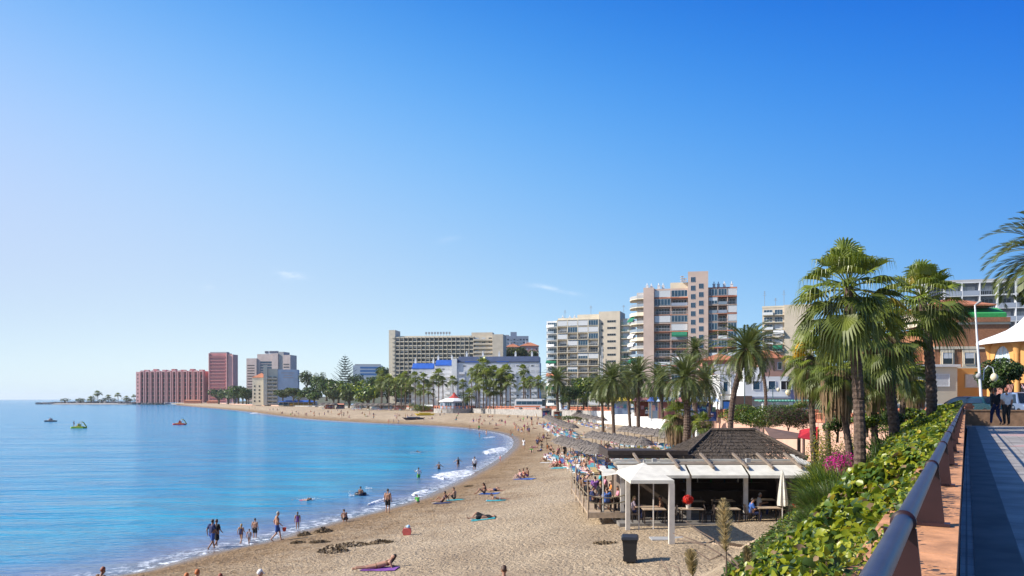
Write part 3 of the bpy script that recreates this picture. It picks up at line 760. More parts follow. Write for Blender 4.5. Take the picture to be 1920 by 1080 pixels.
Wd=X(590,D)-X(521,D); B.block(0,3,0,Wd,10,3.4,M_cream); B.hip(0,0,Wd,10,3.6,1.4,M_blue,name='canopy')
B.put(awn_mesh(Wd*.62,2.4,2.2,mat('yellow_canvas',(.75,.38,.05),.8,.1,1)),'awning',Wd*.62,2.9,.8); B.put(awn_mesh(Wd*.3,2.4,2.2,MATS['blue_glass']),'awning',Wd*.16,2.9,.8)
for k in range(8): B.block(k*Wd/7.3,.3,0,k*Wd/7.3+.2,.5,3.6,M_whitef,'post')
# blue building on the hill, behind the norfolk pine
D=1000
B = Bld('office_block','low pale building with a bright blue facade on the rise right of the tall conifer','building',(X(662,D),D,12),5,seed=1)
Wd=X(716,D)-X(662,D); top=Zy(685,D)-12; B.block(0,0,0,Wd,14,top,M_whitef)
for f in range(3): B.put(win_mesh('glass',Wd*.62,2.6,M_white,mat('sky_blue_cladding',(.03,.22,.55),.5,.1,1)),'window',Wd*.55,0,top-4-f*4)
B.block(2,2,top,Wd-2,8,top+1.6,M_grey,'roof_house')
# grey apartments behind the cream hotel
D=900
B = Bld('apartment_block','grey blue flat roofed apartments far behind the end of the cream hotel','apartment block',(X(926,D),D,15),0,seed=1)
Wd=X(991,D)-X(926,D); top=Zy(630,D)-15; B.block(0,0,0,Wd,14,top,M_greyb); B.block(Wd*.48,2,top,Wd*.66,9,top+4.5,M_greyb,'roof_house'); B.block(1,3,top,Wd*.44,8,top+1.4,M_grey,'roof_house')
B.grid(0,0,0,Wd,top-28,8,3.2,11,1.9,1.6,kinds=('glass','half'),mf=M_greyb)
# terracotta roofed villas
D=640
for k,(x0,x1,yt,sd) in enumerate(((926,948,648,1),(948,976,645,2),(976,1012,642,3))):
    B = Bld('villa',['small villa with low terracotta roof beside the end wall of the cream hotel','salmon walled villa with terracotta roof above the trees, middle of three','villa with the largest terracotta hip roof just left of the white balconies'][k],'house',(X(x0,D),D+k*6,12),0,seed=sd)
    Wd=X(x1,D)-X(x0,D)-.5; top=Zy(yt,D)-12; B.block(0,0,0,Wd,12,top-2,M_pinkl if k else M_cream); B.hip(0,0,Wd,12,top-2,3.2,M_terra); B.grid(0,0,0,Wd,top-9,2,3,4,1.2,1.4,mf=M_white)
    B.stacks([(Wd*.3,4)],top,1.8,M_white)
# white apartments with blue roofs
D=430
M_wshade=mat('white_render',(.66,.67,.70),.8,.06,.3)
def whiteblock(lab, x0,x1,yt,D,rz,roof,nb,seed,dep=14):
    B=Bld('apartment_block',lab,'apartment block',(X(x0,D),D,4.6),rz,seed=seed)
    Wd=X(x1,D)-X(x0,D); top=Zy(yt,D)-4.6; B.block(0,0,0,Wd,dep,top,M_wshade)
    # sloping blue attic
    MB().prism([(-.25,top),(-.25,top+.5),(3.2,top+3.2),(3.2,top)],0.3,Wd-.3,'x').build('attic_roof',roof,B.e)
    B.block(.3,3.21,top,Wd-.3,dep,top+3.0,M_wshade,'roof_house')
    nf=int(top/2.95)
    B.grid(0,0,0,Wd,top-nf*2.95,nf,2.95,nb,1.4,1.2,kinds=('half','shut','shut'),mf=M_white,skip=.15)
    B.balcs(0,0,0,Wd,top-nf*2.95+.2,nf-1,2.95,max(2,nb//2),1.1,'solid',M_white,M_wshade,fill=.55,skip=.1)
    B.stacks([(Wd*t,5) for t in np.linspace(.1,.9,max(2,nb//3))],top+2.9,2.2,M_white)
    return B,Wd,top
whiteblock('white apartments with the lowest bright blue roof in front of the cream hotel',771,814,692,440,-6,M_blue,6,21)
whiteblock('white apartments with the higher bright blue roof, centre of the white row',815,848,686,428,-6,M_blue,5,22)
B,Wd,top=whiteblock('long white apartments with slate blue roof behind the palm cluster',857,1012,680,415,-5,M_navy,17,23)
for u,w_ in ((4,8),(20,6)): B.block(u,-.35,top+.1,u+w_,-.26,top+.6,M_blue,'roof_edge')
B.block(-2.6,-.8,0,-.01,10,top+2,M_white,'stair_tower')

# brown roofed villa, white hotel and salmon house between the towers and the palms
D=175
B=Bld('villa','brown walled villa with wide terracotta hip roof behind the leaning palms','house',(X(1318,D),D,6),-8,seed=4)
Wd=X(1420,D)-X(1318,D); top=Zy(676,D)-6
M_rose=mat('rose_brown_render',(.38,.17,.12),.85,.1,.5)
B.block(0,0,0,Wd*.62,11,top,M_rose); B.block(Wd*.62+.01,-1.6,0,Wd,11,top-.3,M_rose); B.hip(0,0,Wd*.62,11,top,1.7,M_terra); B.hip(Wd*.62,-1.6,Wd,11,top-.1,1.5,M_terra)
B.put(win_mesh('shut',5.4,2.3,M_rose,M_glass),'window',Wd*.42,0,top-3); B.put(win_mesh('glass',1.4,1.6,M_whitef,M_glassb),'window',1.1,0,top-2.8)
B.put(balc_mesh(5.5,1.2,'rail',M_rose,M_blackm),'balcony',Wd*.84,-1.6,top-2.8); B.put(win_mesh('glass',3,2.1,M_whitef,M_glass),'window',Wd*.82,-1.6,top-2.7)
B.put(win_mesh('glass',4.4,1.6,M_whitef,M_glassb),'window',3.2,0,top-6); B.put(balc_mesh(8,1.6,'solid',M_beige,M_rose),'balcony',4.2,0,top-6.4)
B=Bld('salmon_house','pale salmon house with a tiled roof just left of the yellow flowering palm','house',(X(1424,D-8),D-8,6),0,seed=4)
Wd=X(1470,D)-X(1424,D); top=Zy(676,D)-6; B.block(0,0,0,Wd,10,top,mat('pale_salmon',(.62,.33,.24),.8,.08,.6)); B.hip(0,0,Wd,10,top,2.0,M_terra)
for x_,k in ((.9,'glass'),(Wd-1.1,'glass')): B.put(win_mesh(k,.9,1.5,M_whitef,M_glass),'window',x_,0,top-2.2)
B.stacks([(.8,3)],top+.6,1.1,M_whitef)
D=150
B=Bld('beach_house','white flat roofed block with small terrace opposite the sea wall','house',(X(1350,D),D,6),0,seed=4)
Wd=X(1400,D)-X(1350,D); top=Zy(707,D)-6; B.block(0,0,0,Wd,9,top,M_white); B.block(1.8,-.6,0,3.4,-.01,top+.4,M_white,'stair_tower')
for x_ in (1.0,4.0): B.put(win_mesh('glass',.9,1.9,M_whitef,M_glassb),'window',x_,-.0,top-2.7)
B.block(-.1,-1.7,top-3.4,Wd+.1,-.62,top-3.1,M_beige,'balcony'); B.parapet(0,0,Wd,9,top,.5,M_white)
B.block(-.2,-3.0,0,Wd,-1.8,.3,M_beige,'step')
for k,(c,nm) in enumerate((((.03,.15,.5),'blue_poster'),((.62,.06,.2),'magenta_poster'),((.05,.35,.45),'teal_poster'))):
    B.block(.2+k*1.6,-1.95,.9,1.6+k*1.6,-1.85,2.3,mat(nm,c,.6,.2,4),'shop_sign')
B.block(0,-1.84,.0,Wd,-1.72,2.6,M_dkin,'shop_front')
B=Bld('beach_house','long white two storey terrace house with a lilac side wall','house',(X(1395,D-14),D-14,6),-4,seed=4)
Wd=X(1476,D-14)-X(1395,D-14); top=Zy(706,D-14)-6; B.block(0,0,0,Wd,8,top,M_white); B.block(.3,2,top,3.6,6,top+1.6,M_white,'roof_house'); B.block(Wd+.01,1,0,Wd+3.4,8,top,mat('lilac_render',(.42,.40,.58),.8,.08,.6),'side_wall')
for x_ in (2,4.5): B.put(win_mesh('glass',1.2,1.5,M_whitef,M_glassb),'window',x_,0,top-2.2)
B.put(win_mesh('glass',1.8,1.5,M_whitef,M_glass),'window',6.8,0,top-2.2)
B.block(-.2,-1.8,top-3.6,Wd,-.01,top-3.3,M_greyb,'canopy')
B.block(-1.9,-1.9,0,.9,-.6,3.3,mat('brown_board',(.12,.075,.055),.85,.2,2),'bar_front')
# the small apartment block behind
D=330
B=Bld('apartment_block','cream block with many small balconies and two roof masts left of the big fan palm','apartment block',(X(1429,D),D,8),-20,seed=12)
Wd=8.4; top=Zy(577,D)-8; nf=13; fh=2.93
B.block(0,1.3,0,Wd,12,top,M_beige); B.block(Wd+.01,0,0,Wd+11,14,top+.8,M_beige,'side_wall')
for f in range(nf):
    B.put(balc_mesh(Wd*.47,1.5,'rail' if f%2 else 'solid',M_cream,M_whitef),'balcony',Wd*.26,1.3,top-fh*(f+1)); B.put(balc_mesh(Wd*.44,1.2,'rail',M_cream,M_railg),'balcony',Wd*.74,1.3,top-fh*(f+1))
    B.put(win_mesh('glass',3.2,2,M_whitef,M_glassb),'window',Wd*.26,1.3,top-fh*(f+1)+.1); B.put(win_mesh(B.rnd.choice(['half','glass','shut']),3,2,M_whitef,M_glassb),'window',Wd*.74,1.3,top-fh*(f+1)+.1)
    if f>2: B.put(win_mesh('half',1.2,1.4,M_whitef,M_glass),'window',Wd+7,0,top-fh*(f+1)+.6)
B.put(awn_mesh(3.6,1.2,1.5,M_dgreen),'awning',Wd*.7,-.1,top-fh*6+1); B.put(awn_mesh(4,1.2,1.5,M_shut),'awning',Wd*.74,-.1,top-fh*4+1)
B.mast(.8,3,top,7); B.mast(5,3,top,4); B.mast(8.2,3,top,7); B.parapet(0,1.3,Wd,12,top,.7,M_cream)
# right: blue grey balcony block on the rise
D=187
B=Bld('apartment_block','long blue grey block of deep balconies filling the far right skyline','apartment block',(X(1738,D),D,10),-16,seed=13)
Wd=32; nf=9; fh=2.92; top=Zy(532,D)-10
B.block(0,1.6,0,Wd,13,top,M_greyb)
for b in range(10): B.block(b*Wd/9-.12,-.3,0,b*Wd/9+.12,1.59,top,M_wshade,'fin')
for f in range(nf+1): B.block(-.1,-.28,top-f*fh-.2,Wd+.1,1.585,top-f*fh,M_wshade,'floor_slab')
for f in range(6):
    for b in range(9):
        u=Wd*(b+.5)/9
        if f==0 and b in (4,5,7): B.put(win_mesh('glass',3.3,2.6,M_whitef,M_glass),'glazed_balcony',u,-.2,top-fh)
        else:
            B.put(balc_mesh(3.25,.6,'solid' if b%3 else 'rail',M_wshade,M_greyb),'balcony',u,.3,top-(f+1)*fh)
            B.put(win_mesh('glass' if B.rnd.random()<.6 else 'half',2.6,2.1,M_greyb,M_glass),'window',u,1.6,top-(f+1)*fh+.05)
B.parapet(0,1.6,Wd,13,top,.8,M_grey)
# brick house on the right
D=108
B=Bld('brick_building','brown brick house with cream bands, terracotta eaves and a green awning','house',(X(1752,D),D,7.2),-6,seed=14)
Wd=X(1885,D)-X(1752,D); top=Zy(609,D)-7.2; fh=2.95
B.block(-6.5,4,0,-.01,14,top-3,M_brick); B.block(0,0,0,Wd,13,top,M_brick)
for z_,h_ in ((top-3.2,.35),(top-5.9,.35),(top-.0,.3),(top-8.8,.35)): B.block(-.12,-.14,z_,Wd+.12,-.004,z_+h_,M_cream,'band')
for u in (1.6,4.3,7.4):
    B.block(u-.85,-.1,top-5.5,u+.85,-.003,top-3.25,M_cream,'window_bay')
    B.put(win_mesh('half',1.3,1.6,M_beige,M_glass),'window',u,-.1,top-5.2); B.put(win_mesh('half',1.4,1.5,M_beige,M_glass),'window',u+.3,0,top-8.2)
for u in (2.2,3.6): B.put(win_mesh('glass',1.4,1.5,M_grey,M_glass),'window',u,0,top-8.2+.1)
B.block(0,3.0,top+.3,Wd*.9,12,top+2.5,M_cream,'attic'); B.put(win_mesh('glass',1.2,1.4,M_whitef,M_glass),'window',2.6,3.0,top+.7)
B.put(awn_mesh(5.0,2.6,1.5,M_lgreen),'awning',Wd-2.7,2.9,top+.95); B.hip(-.2,1.0,Wd*.8,12,top+2.5,1.5,M_terra)
B.block(0,-.3,top+.3,Wd,-.1,top+.9,M_brick,'parapet')
# beige garage wall and low white house in front of it
D=84
B=Bld('garden_house','low beige flat roofed house with rounded corner and closed white shutters','house',(X(1700,D),D,6.4),0,seed=14)
Wd=X(1795,D)-X(1700,D); top=Zy(688,D)-6.4; B.block(0,0,0,Wd,9,top,M_cream); B.block(-.2,-.3,top,Wd+.2,9,top+.25,M_white,'roof')
B.block(Wd+.01,.8,0,Wd+7,9,top-.1,M_ochre,'side_wall')
B.put(win_mesh('shut',2.2,1.3,M_whitef,M_glass),'window',Wd-1.9,0,top-2.0); B.put(win_mesh('shut',1.2,.9,M_whitef,M_glass),'window',Wd-4,0,top-1.9); B.put(win_mesh('shut',2.6,1.4,M_beige,M_glass),'window',Wd+2.5,.8,top-2.1)
B=Bld('garden_wall','long cream garden wall closing the promenade behind the palms','wall',(X(1600,76),76,6.0),0)
B.block(0,0,0,20,.4,2.2,M_cream,'wall'); B.block(-.05,-.06,2.2,20.05,.46,2.36,M_white,'coping')

for b_ in BLDS: b_.finish()
# ---------------------------------------------------------------- sea walls and balustrades
M_cop = mat('coping_brick', (.56,.26,.12), .8, .3, 9, .004, 60)
M_wallb = mat('wall_brown_brick', (.20,.085,.055), .9, .3, 14, .01, 60)
M_stone = mat('rubble_stone', (.33,.31,.29), .9, .3, 1.2, .08, 5)
M_salm = mat('salmon_wall', (.60,.36,.27), .85, .1, .6)
def edge_pts(y0, y1, tol=0):
    out=[]
    for a,b in zip(EDs[:-1],EDs[1:]):
        for yy in ((y0,) if a[1] < y0 <= b[1] else ())+((y1,) if a[1] < y1 <= b[1] else ()):
            t=(yy-a[1])/(b[1]-a[1]); q=a+(b-a)*t; out.append((q[0],q[1]))
        if y0 < b[1] < y1: out.append((b[0],b[1]))
    out=sorted(set(out),key=lambda q:q[1])
    return [(p[0], p[1], float(tz(p[1]))) for p in out]
# wall under the handrail
g = empty('parapet_wall', rail_pt(0,0,PZ), 'low brown brick parapet wall with terracotta coping under the handrail', 'wall')
line = [rail_pt(t,0,PZ) for t in np.linspace(-3,52,12)]
MB().ribbon(line,.05,.33,-3.6,.655).build('wall', M_wallb, g).location = -g.location
mb = MB()
for k in range(int(55/.3)):
    t = -3+k*.3; mb.ribbon([rail_pt(t+.004,0,PZ),rail_pt(t+.296,0,PZ)],.03,.37,.66,.73)
mb.build('coping', M_cop, g).location = -g.location
# handrail
g = empty('handrail', rail_pt(0,.14,PZ+.73), 'thick lilac grey tubular handrail with dark collars on dark flat posts', 'handrail')
M_rail = mat('handrail_paint', (.05,.045,.065), .38, .25, 9, .0006, 120, spec=.7, metal=.1)
M_post = mat('dark_maroon_metal', (.03,.012,.014), .4, .3, 6)
RZ = H-.32
MB().tube([rail_pt(t,.143,RZ) for t in np.linspace(-1.5,49,30)],.0245,20).build('rail',M_rail,g,smooth=True).location = -g.location
colm = None
for k in range(25):
    t = .35+k*2.02
    c = MB()
    R1=[]; n=16
    c.tube([RAILD*(-.009), RAILD*.009],.0315,24)
    c = c if colm is None else None
    if colm is None: colm = c.mesh('collar', M_post, True)
    o = link('collar', colm, g, rail_pt(t,.143,RZ)-g.location)
    if k == 0:
        pm = MB(); q = Matrix.Rotation(math.atan2(RAILD.y,RAILD.x),4,'Z')
        pm.prism([(-.062,.012),(.062,.012),(.038,.262),(-.038,.262)],-.01,.01,'x'); pm.box(-.035,-.085,0,.035,.085,.014)
        pm.v=[tuple(q @ Vector(v)) for v in pm.v]
        pm = pm.mesh('post', M_post)
    link('post', pm, g, rail_pt(t,.15,PZ+.732)-g.location)
# cross wall at the end of the promenade, with the raised car park behind it
g = empty('low_wall', (30,46,PZ), 'low brown wall closing the promenade in front of the parked cars', 'wall')
MB().ribbon([(26.6,48.6,PZ),(31,47.2,PZ),(46,45,PZ)],0,.3,-.3,.62).build('wall',mat('brown_wall',(.20,.12,.075),.9,.25,4),g).location=-g.location
MB().ribbon([(26.6,48.6,PZ),(31,47.2,PZ),(46,45,PZ)],-.05,.35,.622,.70).build('coping',MATS['brown_wall'],g).location=-g.location
M_park = mat('car_park_asphalt', (.10,.10,.105), .9, .2, 1)
cpk = MB(); cpk.prism([(28.5,49.5),(31,48),(75,43),(80,100),(34,100),(31.5,70)],6.0,PZ+.05); struct(cpk.build('car_park',M_park))
# retaining walls, one thing per stretch
def retaining(lab, y0, y1, ztop, zbot, m, over=.0):
    P_ = edge_pts(y0,y1)
    return tag(MB().ribbon([(p[0],p[1],p[2]) for p in P_],-.25,.35,zbot,ztop).build('sea_wall', m), lab, 'wall', 'stretches of sea wall behind the beach')
retaining('salmon sea wall below the balustrade right of the leaning palms', 46, 136, -.04, -6, M_salm)
retaining('bright white sea wall behind the straw parasols', 136, 236, -.04, -5, M_white)
retaining('grey stone sea wall behind the sunbathers in front of the bus', 236, 392, -.04, -5, M_stone)
retaining('far low stone sea wall behind the blue parasols', 392, 720, -.04, -4, M_stone)
retaining('farthest sea wall below the salmon hotel', 720, 1500, -.04, -5, M_salm)
def balustrade(lab, y0, y1, off, step, grp='terracotta balustrades along the promenade'):
    P_ = [Vector(p) for p in edge_pts(y0,y1)]
    g = empty('balustrade', P_[0], lab, 'balustrade', grp)
    L = [Vector((p.x,p.y,p.z+.002)) for p in P_]
    for nm,(w0,w1,a,b),m in (('plinth',(-.08,.10,0,.28),M_terral),('rail',(-.10,.12,.82,.95),M_terral)):
        MB().ribbon(L,w0-off,w1-off,a,b).build(nm,m,g).location=-g.location
    pm = MB().box(-.22,-.22,0,.22,.22,1.05).box(-.27,-.27,1.05,.27,.27,1.15).box(-.16,-.16,1.15,.16,.16,1.27).mesh('post',M_terral)
    bal = MB().box(-.07,-.07,.281,.07,.07,.82).mesh('baluster',M_terral)
    seg=[(a,b,(b-a).length) for a,b in zip(L[:-1],L[1:])]; tot=sum(s_[2] for s_ in seg)
    mb=MB(); acc=0; nxt=0; bn=0; k=0
    for a,b,l_ in seg:
        d=(b-a)/l_; nn=Vector((-d.y,d.x,0)).normalized()*-off
        while nxt<=acc+l_:
            p=a+d*(nxt-acc)+nn
            if k%max(1,int(round(step/.5)))==0: link('post',pm,g,p-g.location,math.atan2(d.y,d.x))
            elif bn<99: link('baluster',bal,g,p-g.location,math.atan2(d.y,d.x)); bn+=1
            else: mb.box(p.x-.07,p.y-.07,p.z+.281,p.x+.07,p.y+.07,p.z+.82)
            nxt+=.5; k+=1
        acc+=l_
    if mb.v: o_=mb.build('balusters',M_terral,g); o_.location=-g.location; o_['kind']='stuff'
balustrade('terracotta balustrade above the salmon sea wall by the oleander hedge',50,136,.15,2.5)
balustrade('terracotta balustrade above the white sea wall',136,236,.15,3)
balustrade('terracotta balustrade in front of the white bus',236,352,.15,4)
balustrade('distant terracotta balustrade left of the octagonal kiosk',395,520,.15,6)

# ---------------------------------------------------------------- leaves
M_leafA = mat('leaf_bright', (.19,.26,.015), .38, .3, 2.5, trans=.42, spec=.5, col2=(.42,.43,.03))
M_leafB = mat('leaf_mid', (.055,.12,.014), .42, .3, 2.5, trans=.32, spec=.5, col2=(.13,.20,.025))
M_leafD = mat('leaf_dark', (.02,.05,.012), .5, .3, 2.5, trans=.25, col2=(.05,.09,.018))
M_leafO = mat('leaf_olive', (.07,.09,.02), .6, .3, 1.5, trans=.3, col2=(.13,.14,.035))
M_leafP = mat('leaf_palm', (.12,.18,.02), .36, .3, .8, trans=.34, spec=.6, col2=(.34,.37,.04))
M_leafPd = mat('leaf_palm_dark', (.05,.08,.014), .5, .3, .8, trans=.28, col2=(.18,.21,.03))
M_leafY = mat('leaf_yellow', (.32,.27,.02), .5, .25, 2, trans=.35, col2=(.5,.36,.03))
M_dead = mat('dead_frond', (.17,.105,.055), .9, .35, 3, trans=.15, col2=(.27,.18,.10))
M_bark = mat('palm_bark', (.055,.035,.028), .95, .4, 9, .04, 26, col2=(.17,.115,.085))
M_barkt = mat('tree_bark', (.09,.07,.05), .95, .3, 4, .02, 12)
M_date = mat('date_frond', (.07,.10,.025), .4, .3, .8, trans=.35, spec=.5, col2=(.20,.23,.06))
M_flowP = mat('magenta_flower', (.62,.02,.28), .6, .2, 4, trans=.35)
M_flowY = mat('yellow_flower', (.75,.42,.01), .6, .2, 4, trans=.3)
M_twig = mat('dry_twig', (.16,.11,.08), .9, .3, 8)
RNG = np.random.default_rng(11)
def leafcloud(name, pos, nrm, size, mats, mi, parent=None, asp=.55, fold=.25, hexa=True):
    n = len(pos); size = np.asarray(size)
    r = RNG.normal(size=(n,3)); t = r-(r*nrm).sum(1,keepdims=True)*nrm; t /= np.linalg.norm(t,axis=1,keepdims=True)+1e-9
    b = np.cross(nrm,t); s_ = size[:,None]
    up = nrm*fold*s_*.4
    base=pos-t*s_*.5; tip=pos+t*s_*.5-up*.6
    if hexa:
        l1=pos-t*s_*.22+b*s_*asp*.5+up; l2=pos+t*s_*.18+b*s_*asp*.42+up; r1=pos-t*s_*.22-b*s_*asp*.5+up; r2=pos+t*s_*.18-b*s_*asp*.42+up
        V=np.stack([base,l1,l2,tip,r2,r1],1).reshape(-1,3); o=np.arange(n)[:,None]*6
        Fq=np.stack([o+[0,1,2,3],o+[0,3,4,5]],1).reshape(-1,4); M_=np.repeat(mi,2)
    else:
        l1=pos+b*s_*asp*.5+up; r1=pos-b*s_*asp*.5+up
        V=np.stack([base,l1,tip,r1],1).reshape(-1,3); o=np.arange(n)[:,None]*4; Fq=(o+[0,1,2,3]); M_=mi
    return npmesh(name, V, Fq, mats, parent, mi=M_)
def unit(a): return a/(np.linalg.norm(a,axis=-1,keepdims=True)+1e-9)
def pick(n, p): return RNG.choice(len(p), size=n, p=np.array(p)/sum(p))
def snoise(P, s, seed=0):
    rr = np.random.default_rng(seed); out = np.zeros(len(P))
    for k in range(5):
        d = rr.normal(size=P.shape[1]); out += np.sin(P@d*s*(1+.5*k)+rr.uniform(0,6.28))/(1+.5*k)
    return out/2.3
# hedge along the handrail -------------------------------------------------
def drop(t, u):   # height of the leaf surface below the eye
    base = .31+.79*u + .12*np.maximum(u-1.5,0)
    base = np.where(u > 3.0, base+1.6*(u-3.0), base)
    return base - np.clip((t-26)/20,0,1)*np.minimum(u,3)*.32
def hedge(name, t0, t1, umax, dens, size, lab, seedn, zadj=0):
    n = int((t1-t0)*umax*dens)
    t = RNG.uniform(t0,t1,n); u = np.where(RNG.random(n)<.12, RNG.uniform(.2,.55,n), RNG.uniform(.2,umax,n))
    P2 = np.stack([t,u],1)
    nz_ = snoise(P2,.9,seedn)*.26+snoise(P2,2.7,seedn+1)*.17+snoise(P2,6.5,seedn+2)*.09
    d = drop(t,u); z = H-d+nz_*(.35+.65*np.clip(u/1.0,0,1))+zadj - np.abs(RNG.normal(size=n))**1.3*.17
    pos = np.array([rail_pt(a,b,c) for a,b,c in zip(t,u,z)])
    nr = unit(np.array([0,0,1.0])+RAILN.to_tuple()*np.ones((n,1))*.5+RNG.normal(size=(n,3))*.85)
    g = empty('hedge', rail_pt(t0,umax*.5,7), lab, 'hedge', 'leafy hedges filling the bank below the handrail')
    pos = pos-np.array(g.location)
    leafcloud('foliage', pos, nr, size*np.clip(t/7,.5,1)*np.clip(u/.5,.55,1)*np.clip(RNG.lognormal(-.15,.38,n),.35,1.7), [M_leafA,M_leafB,M_leafD,M_leafY,M_dead], RNG.choice(5,size=n,p=[.50,.29,.13,.04,.04]), g, asp=.8)
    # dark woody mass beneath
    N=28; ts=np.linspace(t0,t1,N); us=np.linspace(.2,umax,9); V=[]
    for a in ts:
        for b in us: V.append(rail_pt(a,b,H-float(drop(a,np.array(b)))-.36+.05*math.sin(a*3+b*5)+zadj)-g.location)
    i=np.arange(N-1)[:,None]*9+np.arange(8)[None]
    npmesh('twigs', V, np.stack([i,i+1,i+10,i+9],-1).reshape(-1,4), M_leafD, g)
    return g
hedge('h',2.7,9.5,3.25,2700,.075,'nearest broad leaved green hedge beside the handrail at the bottom of the picture',3)
hedge('h',9.5,20,3.6,900,.092,'middle stretch of yellow green hedge beside the handrail',5)
hedge('h',20,38,3.4,380,.12,'leafy hedge beside the handrail in front of the palm trunks',8)
hedge('h',38,56,3.6,190,.16,'farthest light green hedge mound at the far end of the handrail',9,.25)

def blob_tree(name, base, h, blobs, nleaf, size, mats, probs, label, cat, group=None, trunk=None, hexa=False, asp=.6, parts=('crown','trunk'), seedn=0):
    """blobs: (x,y,z,rx,ry,rz) relative to base; leaves spread through the shells"""
    g = empty(name, base, label, cat, group)
    B_ = np.array(blobs, float); vol=(B_[:,3]*B_[:,4]*B_[:,5])**(2/3); k = RNG.choice(len(B_),size=nleaf,p=vol/vol.sum())
    d = unit(RNG.normal(size=(nleaf,3))); rr = 1-np.abs(RNG.normal(size=nleaf))*.20
    rr = np.clip(rr+snoise(d*3+k[:,None]*1.7,1.6,seedn)*.10, .1, 1.2)
    pos = B_[k,:3]+d*rr[:,None]*B_[k,3:6]
    nr = unit(d*.7+RNG.normal(size=(nleaf,3))*.6+[0,0,.35])
    leafcloud(parts[0], pos, nr, size*RNG.uniform(.6,1.3,nleaf), mats, pick(nleaf,probs), g, asp=asp, hexa=hexa)
    if trunk:
        mb=MB()
        for pts,r in trunk: mb.tube(pts,r,7)
        mb.build(parts[1], M_barkt, g, True)
    return g
def needle_bush(name, base, L, nst, hgt, rad, mats, probs, label, cat, group=None, wd=.02, lean=(0,0,0), parts='foliage'):
    """bush of many upright fine curved stems"""
    n=nst; a=RNG.uniform(0,2*math.pi,n); r=np.sqrt(RNG.random(n))*rad
    b0=np.stack([np.cos(a)*r*L[0],np.sin(a)*r*L[1],np.zeros(n)],1)
    V=[];Fq=[]; hh=hgt*RNG.uniform(.55,1.1,n)*(1-.35*(r/rad)**2)
    out=unit(np.stack([np.cos(a),np.sin(a),np.full(n,2.6)],1)+RNG.normal(size=(n,3))*.8+np.array(lean))
    side=unit(np.cross(out,RNG.normal(size=(n,3))))
    seg=4; pts=[]
    for i in range(seg+1):
        t=i/seg; pts.append(b0+out*(hh*t)[:,None]+np.stack([np.zeros(n),np.zeros(n),-.25*hh*t*t],1))
    for i in range(seg+1):
        w_=wd*(1-.85*i/seg); V+= [pts[i]-side*w_, pts[i]+side*w_]
    V=np.stack(V,1).reshape(-1,3); o=np.arange(n)[:,None]*(2*(seg+1))
    Fq=np.concatenate([o+[2*i,2*i+1,2*i+3,2*i+2] for i in range(seg)])
    mi=np.tile(pick(n,probs),seg)
    g=empty(name, base, label, cat, group); npmesh(parts, V, Fq, mats, g, mi=mi); return g
# ---------------------------------------------------------------- palms
def fan_leaf(mb, c, az, el, Lp, Lb, droop, rnd, nseg=20, mi=0, fold=.35):
    d=Vector((math.cos(az)*math.cos(el),math.sin(az)*math.cos(el),math.sin(el)))
    side=Vector((-math.sin(az),math.cos(az),0)); up=side.cross(d)*-1
    if up.z<0: up=-up
    hub=c+d*Lp+Vector((0,0,-.12*Lp*Lp*max(0,math.cos(el))))
    mb.tube([c,c+d*Lp*.5+Vector((0,0,-.02)),hub],[.028,.022,.014],4,mi,False)
    tilt=d.copy(); 
    for k in range(nseg):
        f=(k+.5)/nseg*2-1; th=f*R(98); dt=R(98)/nseg
        def dirv(t): return tilt*math.cos(t)+side*math.sin(t)
        l_=Lb*(1-.28*abs(f)**2)*rnd.uniform(.88,1.06)
        def P_(t,r,ex=0):
            v=dirv(t)*r*l_; dr=droop*(r**2.2)*l_*.9
            return hub+v+up*(fold*abs(math.sin(t))*r*l_*.35)+Vector((0,0,-dr-ex))
        a,b=th-dt*.98,th+dt*.98
        p0=hub; p1=P_(a,.60); p2=P_(b,.60); m1=P_(th,.61)-up*.03*l_
        q=P_(th,.90); tp=P_(th,1.0,.30*l_*droop*2)
        s_=(p2-p1)*.17
        mb.add([p0,p1,m1,p2],[(0,1,2),(0,2,3)],mi)
        mb.add([p1,p2,q+s_,q-s_],[(0,1,2,3)],mi)
        mb.add([q-s_*.8,q+s_*.8,tp],[(0,1,2)],mi)
def fan_crown(seed, n, Lp, Lb, lo=-60, hi=80, nseg=20, yellow=.02):
    rnd=random.Random(seed); mb=MB()
    for i in range(n):
        t=i/(n-1); el=R(hi+(lo-hi)*t**1.0+rnd.uniform(-18,18)); az=i*2.39996+rnd.uniform(-.35,.35)
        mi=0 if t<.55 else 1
        if rnd.random()<yellow: mi=2
        fan_leaf(mb,Vector((0,0,rnd.uniform(-.15,.15))),az,el,Lp*rnd.uniform(.75,1.15)*(.75+.35*t),Lb*rnd.uniform(.85,1.1),.40+.4*t+rnd.uniform(-.1,.2),rnd,nseg,mi,rnd.uniform(.7,2.2))
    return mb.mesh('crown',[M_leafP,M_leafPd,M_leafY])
def dead_skirt(seed, n, rad, L):
    rnd=random.Random(seed); mb=MB()
    for i in range(n):
        az=rnd.uniform(0,6.283); z0=rnd.uniform(-L*.35,0); l_=L*rnd.uniform(.5,1.0); r0=rad*.5; r1=rad*rnd.uniform(.7,1.35)
        a=Vector((math.cos(az)*r0,math.sin(az)*r0,z0)); b=Vector((math.cos(az)*r1,math.sin(az)*r1,z0-l_*.25)); c=Vector((math.cos(az)*r1*.95,math.sin(az)*r1*.95,z0-l_))
        s_=Vector((-math.sin(az),math.cos(az),0))*rnd.uniform(.03,.11)
        mb.add([a-s_*.3,a+s_*.3,b+s_,b-s_],[(0,1,2,3)]); mb.add([b-s_,b+s_,c+s_*.3,c-s_*.3],[(0,1,2,3)])
    return mb.mesh('dead_fronds',M_dead)
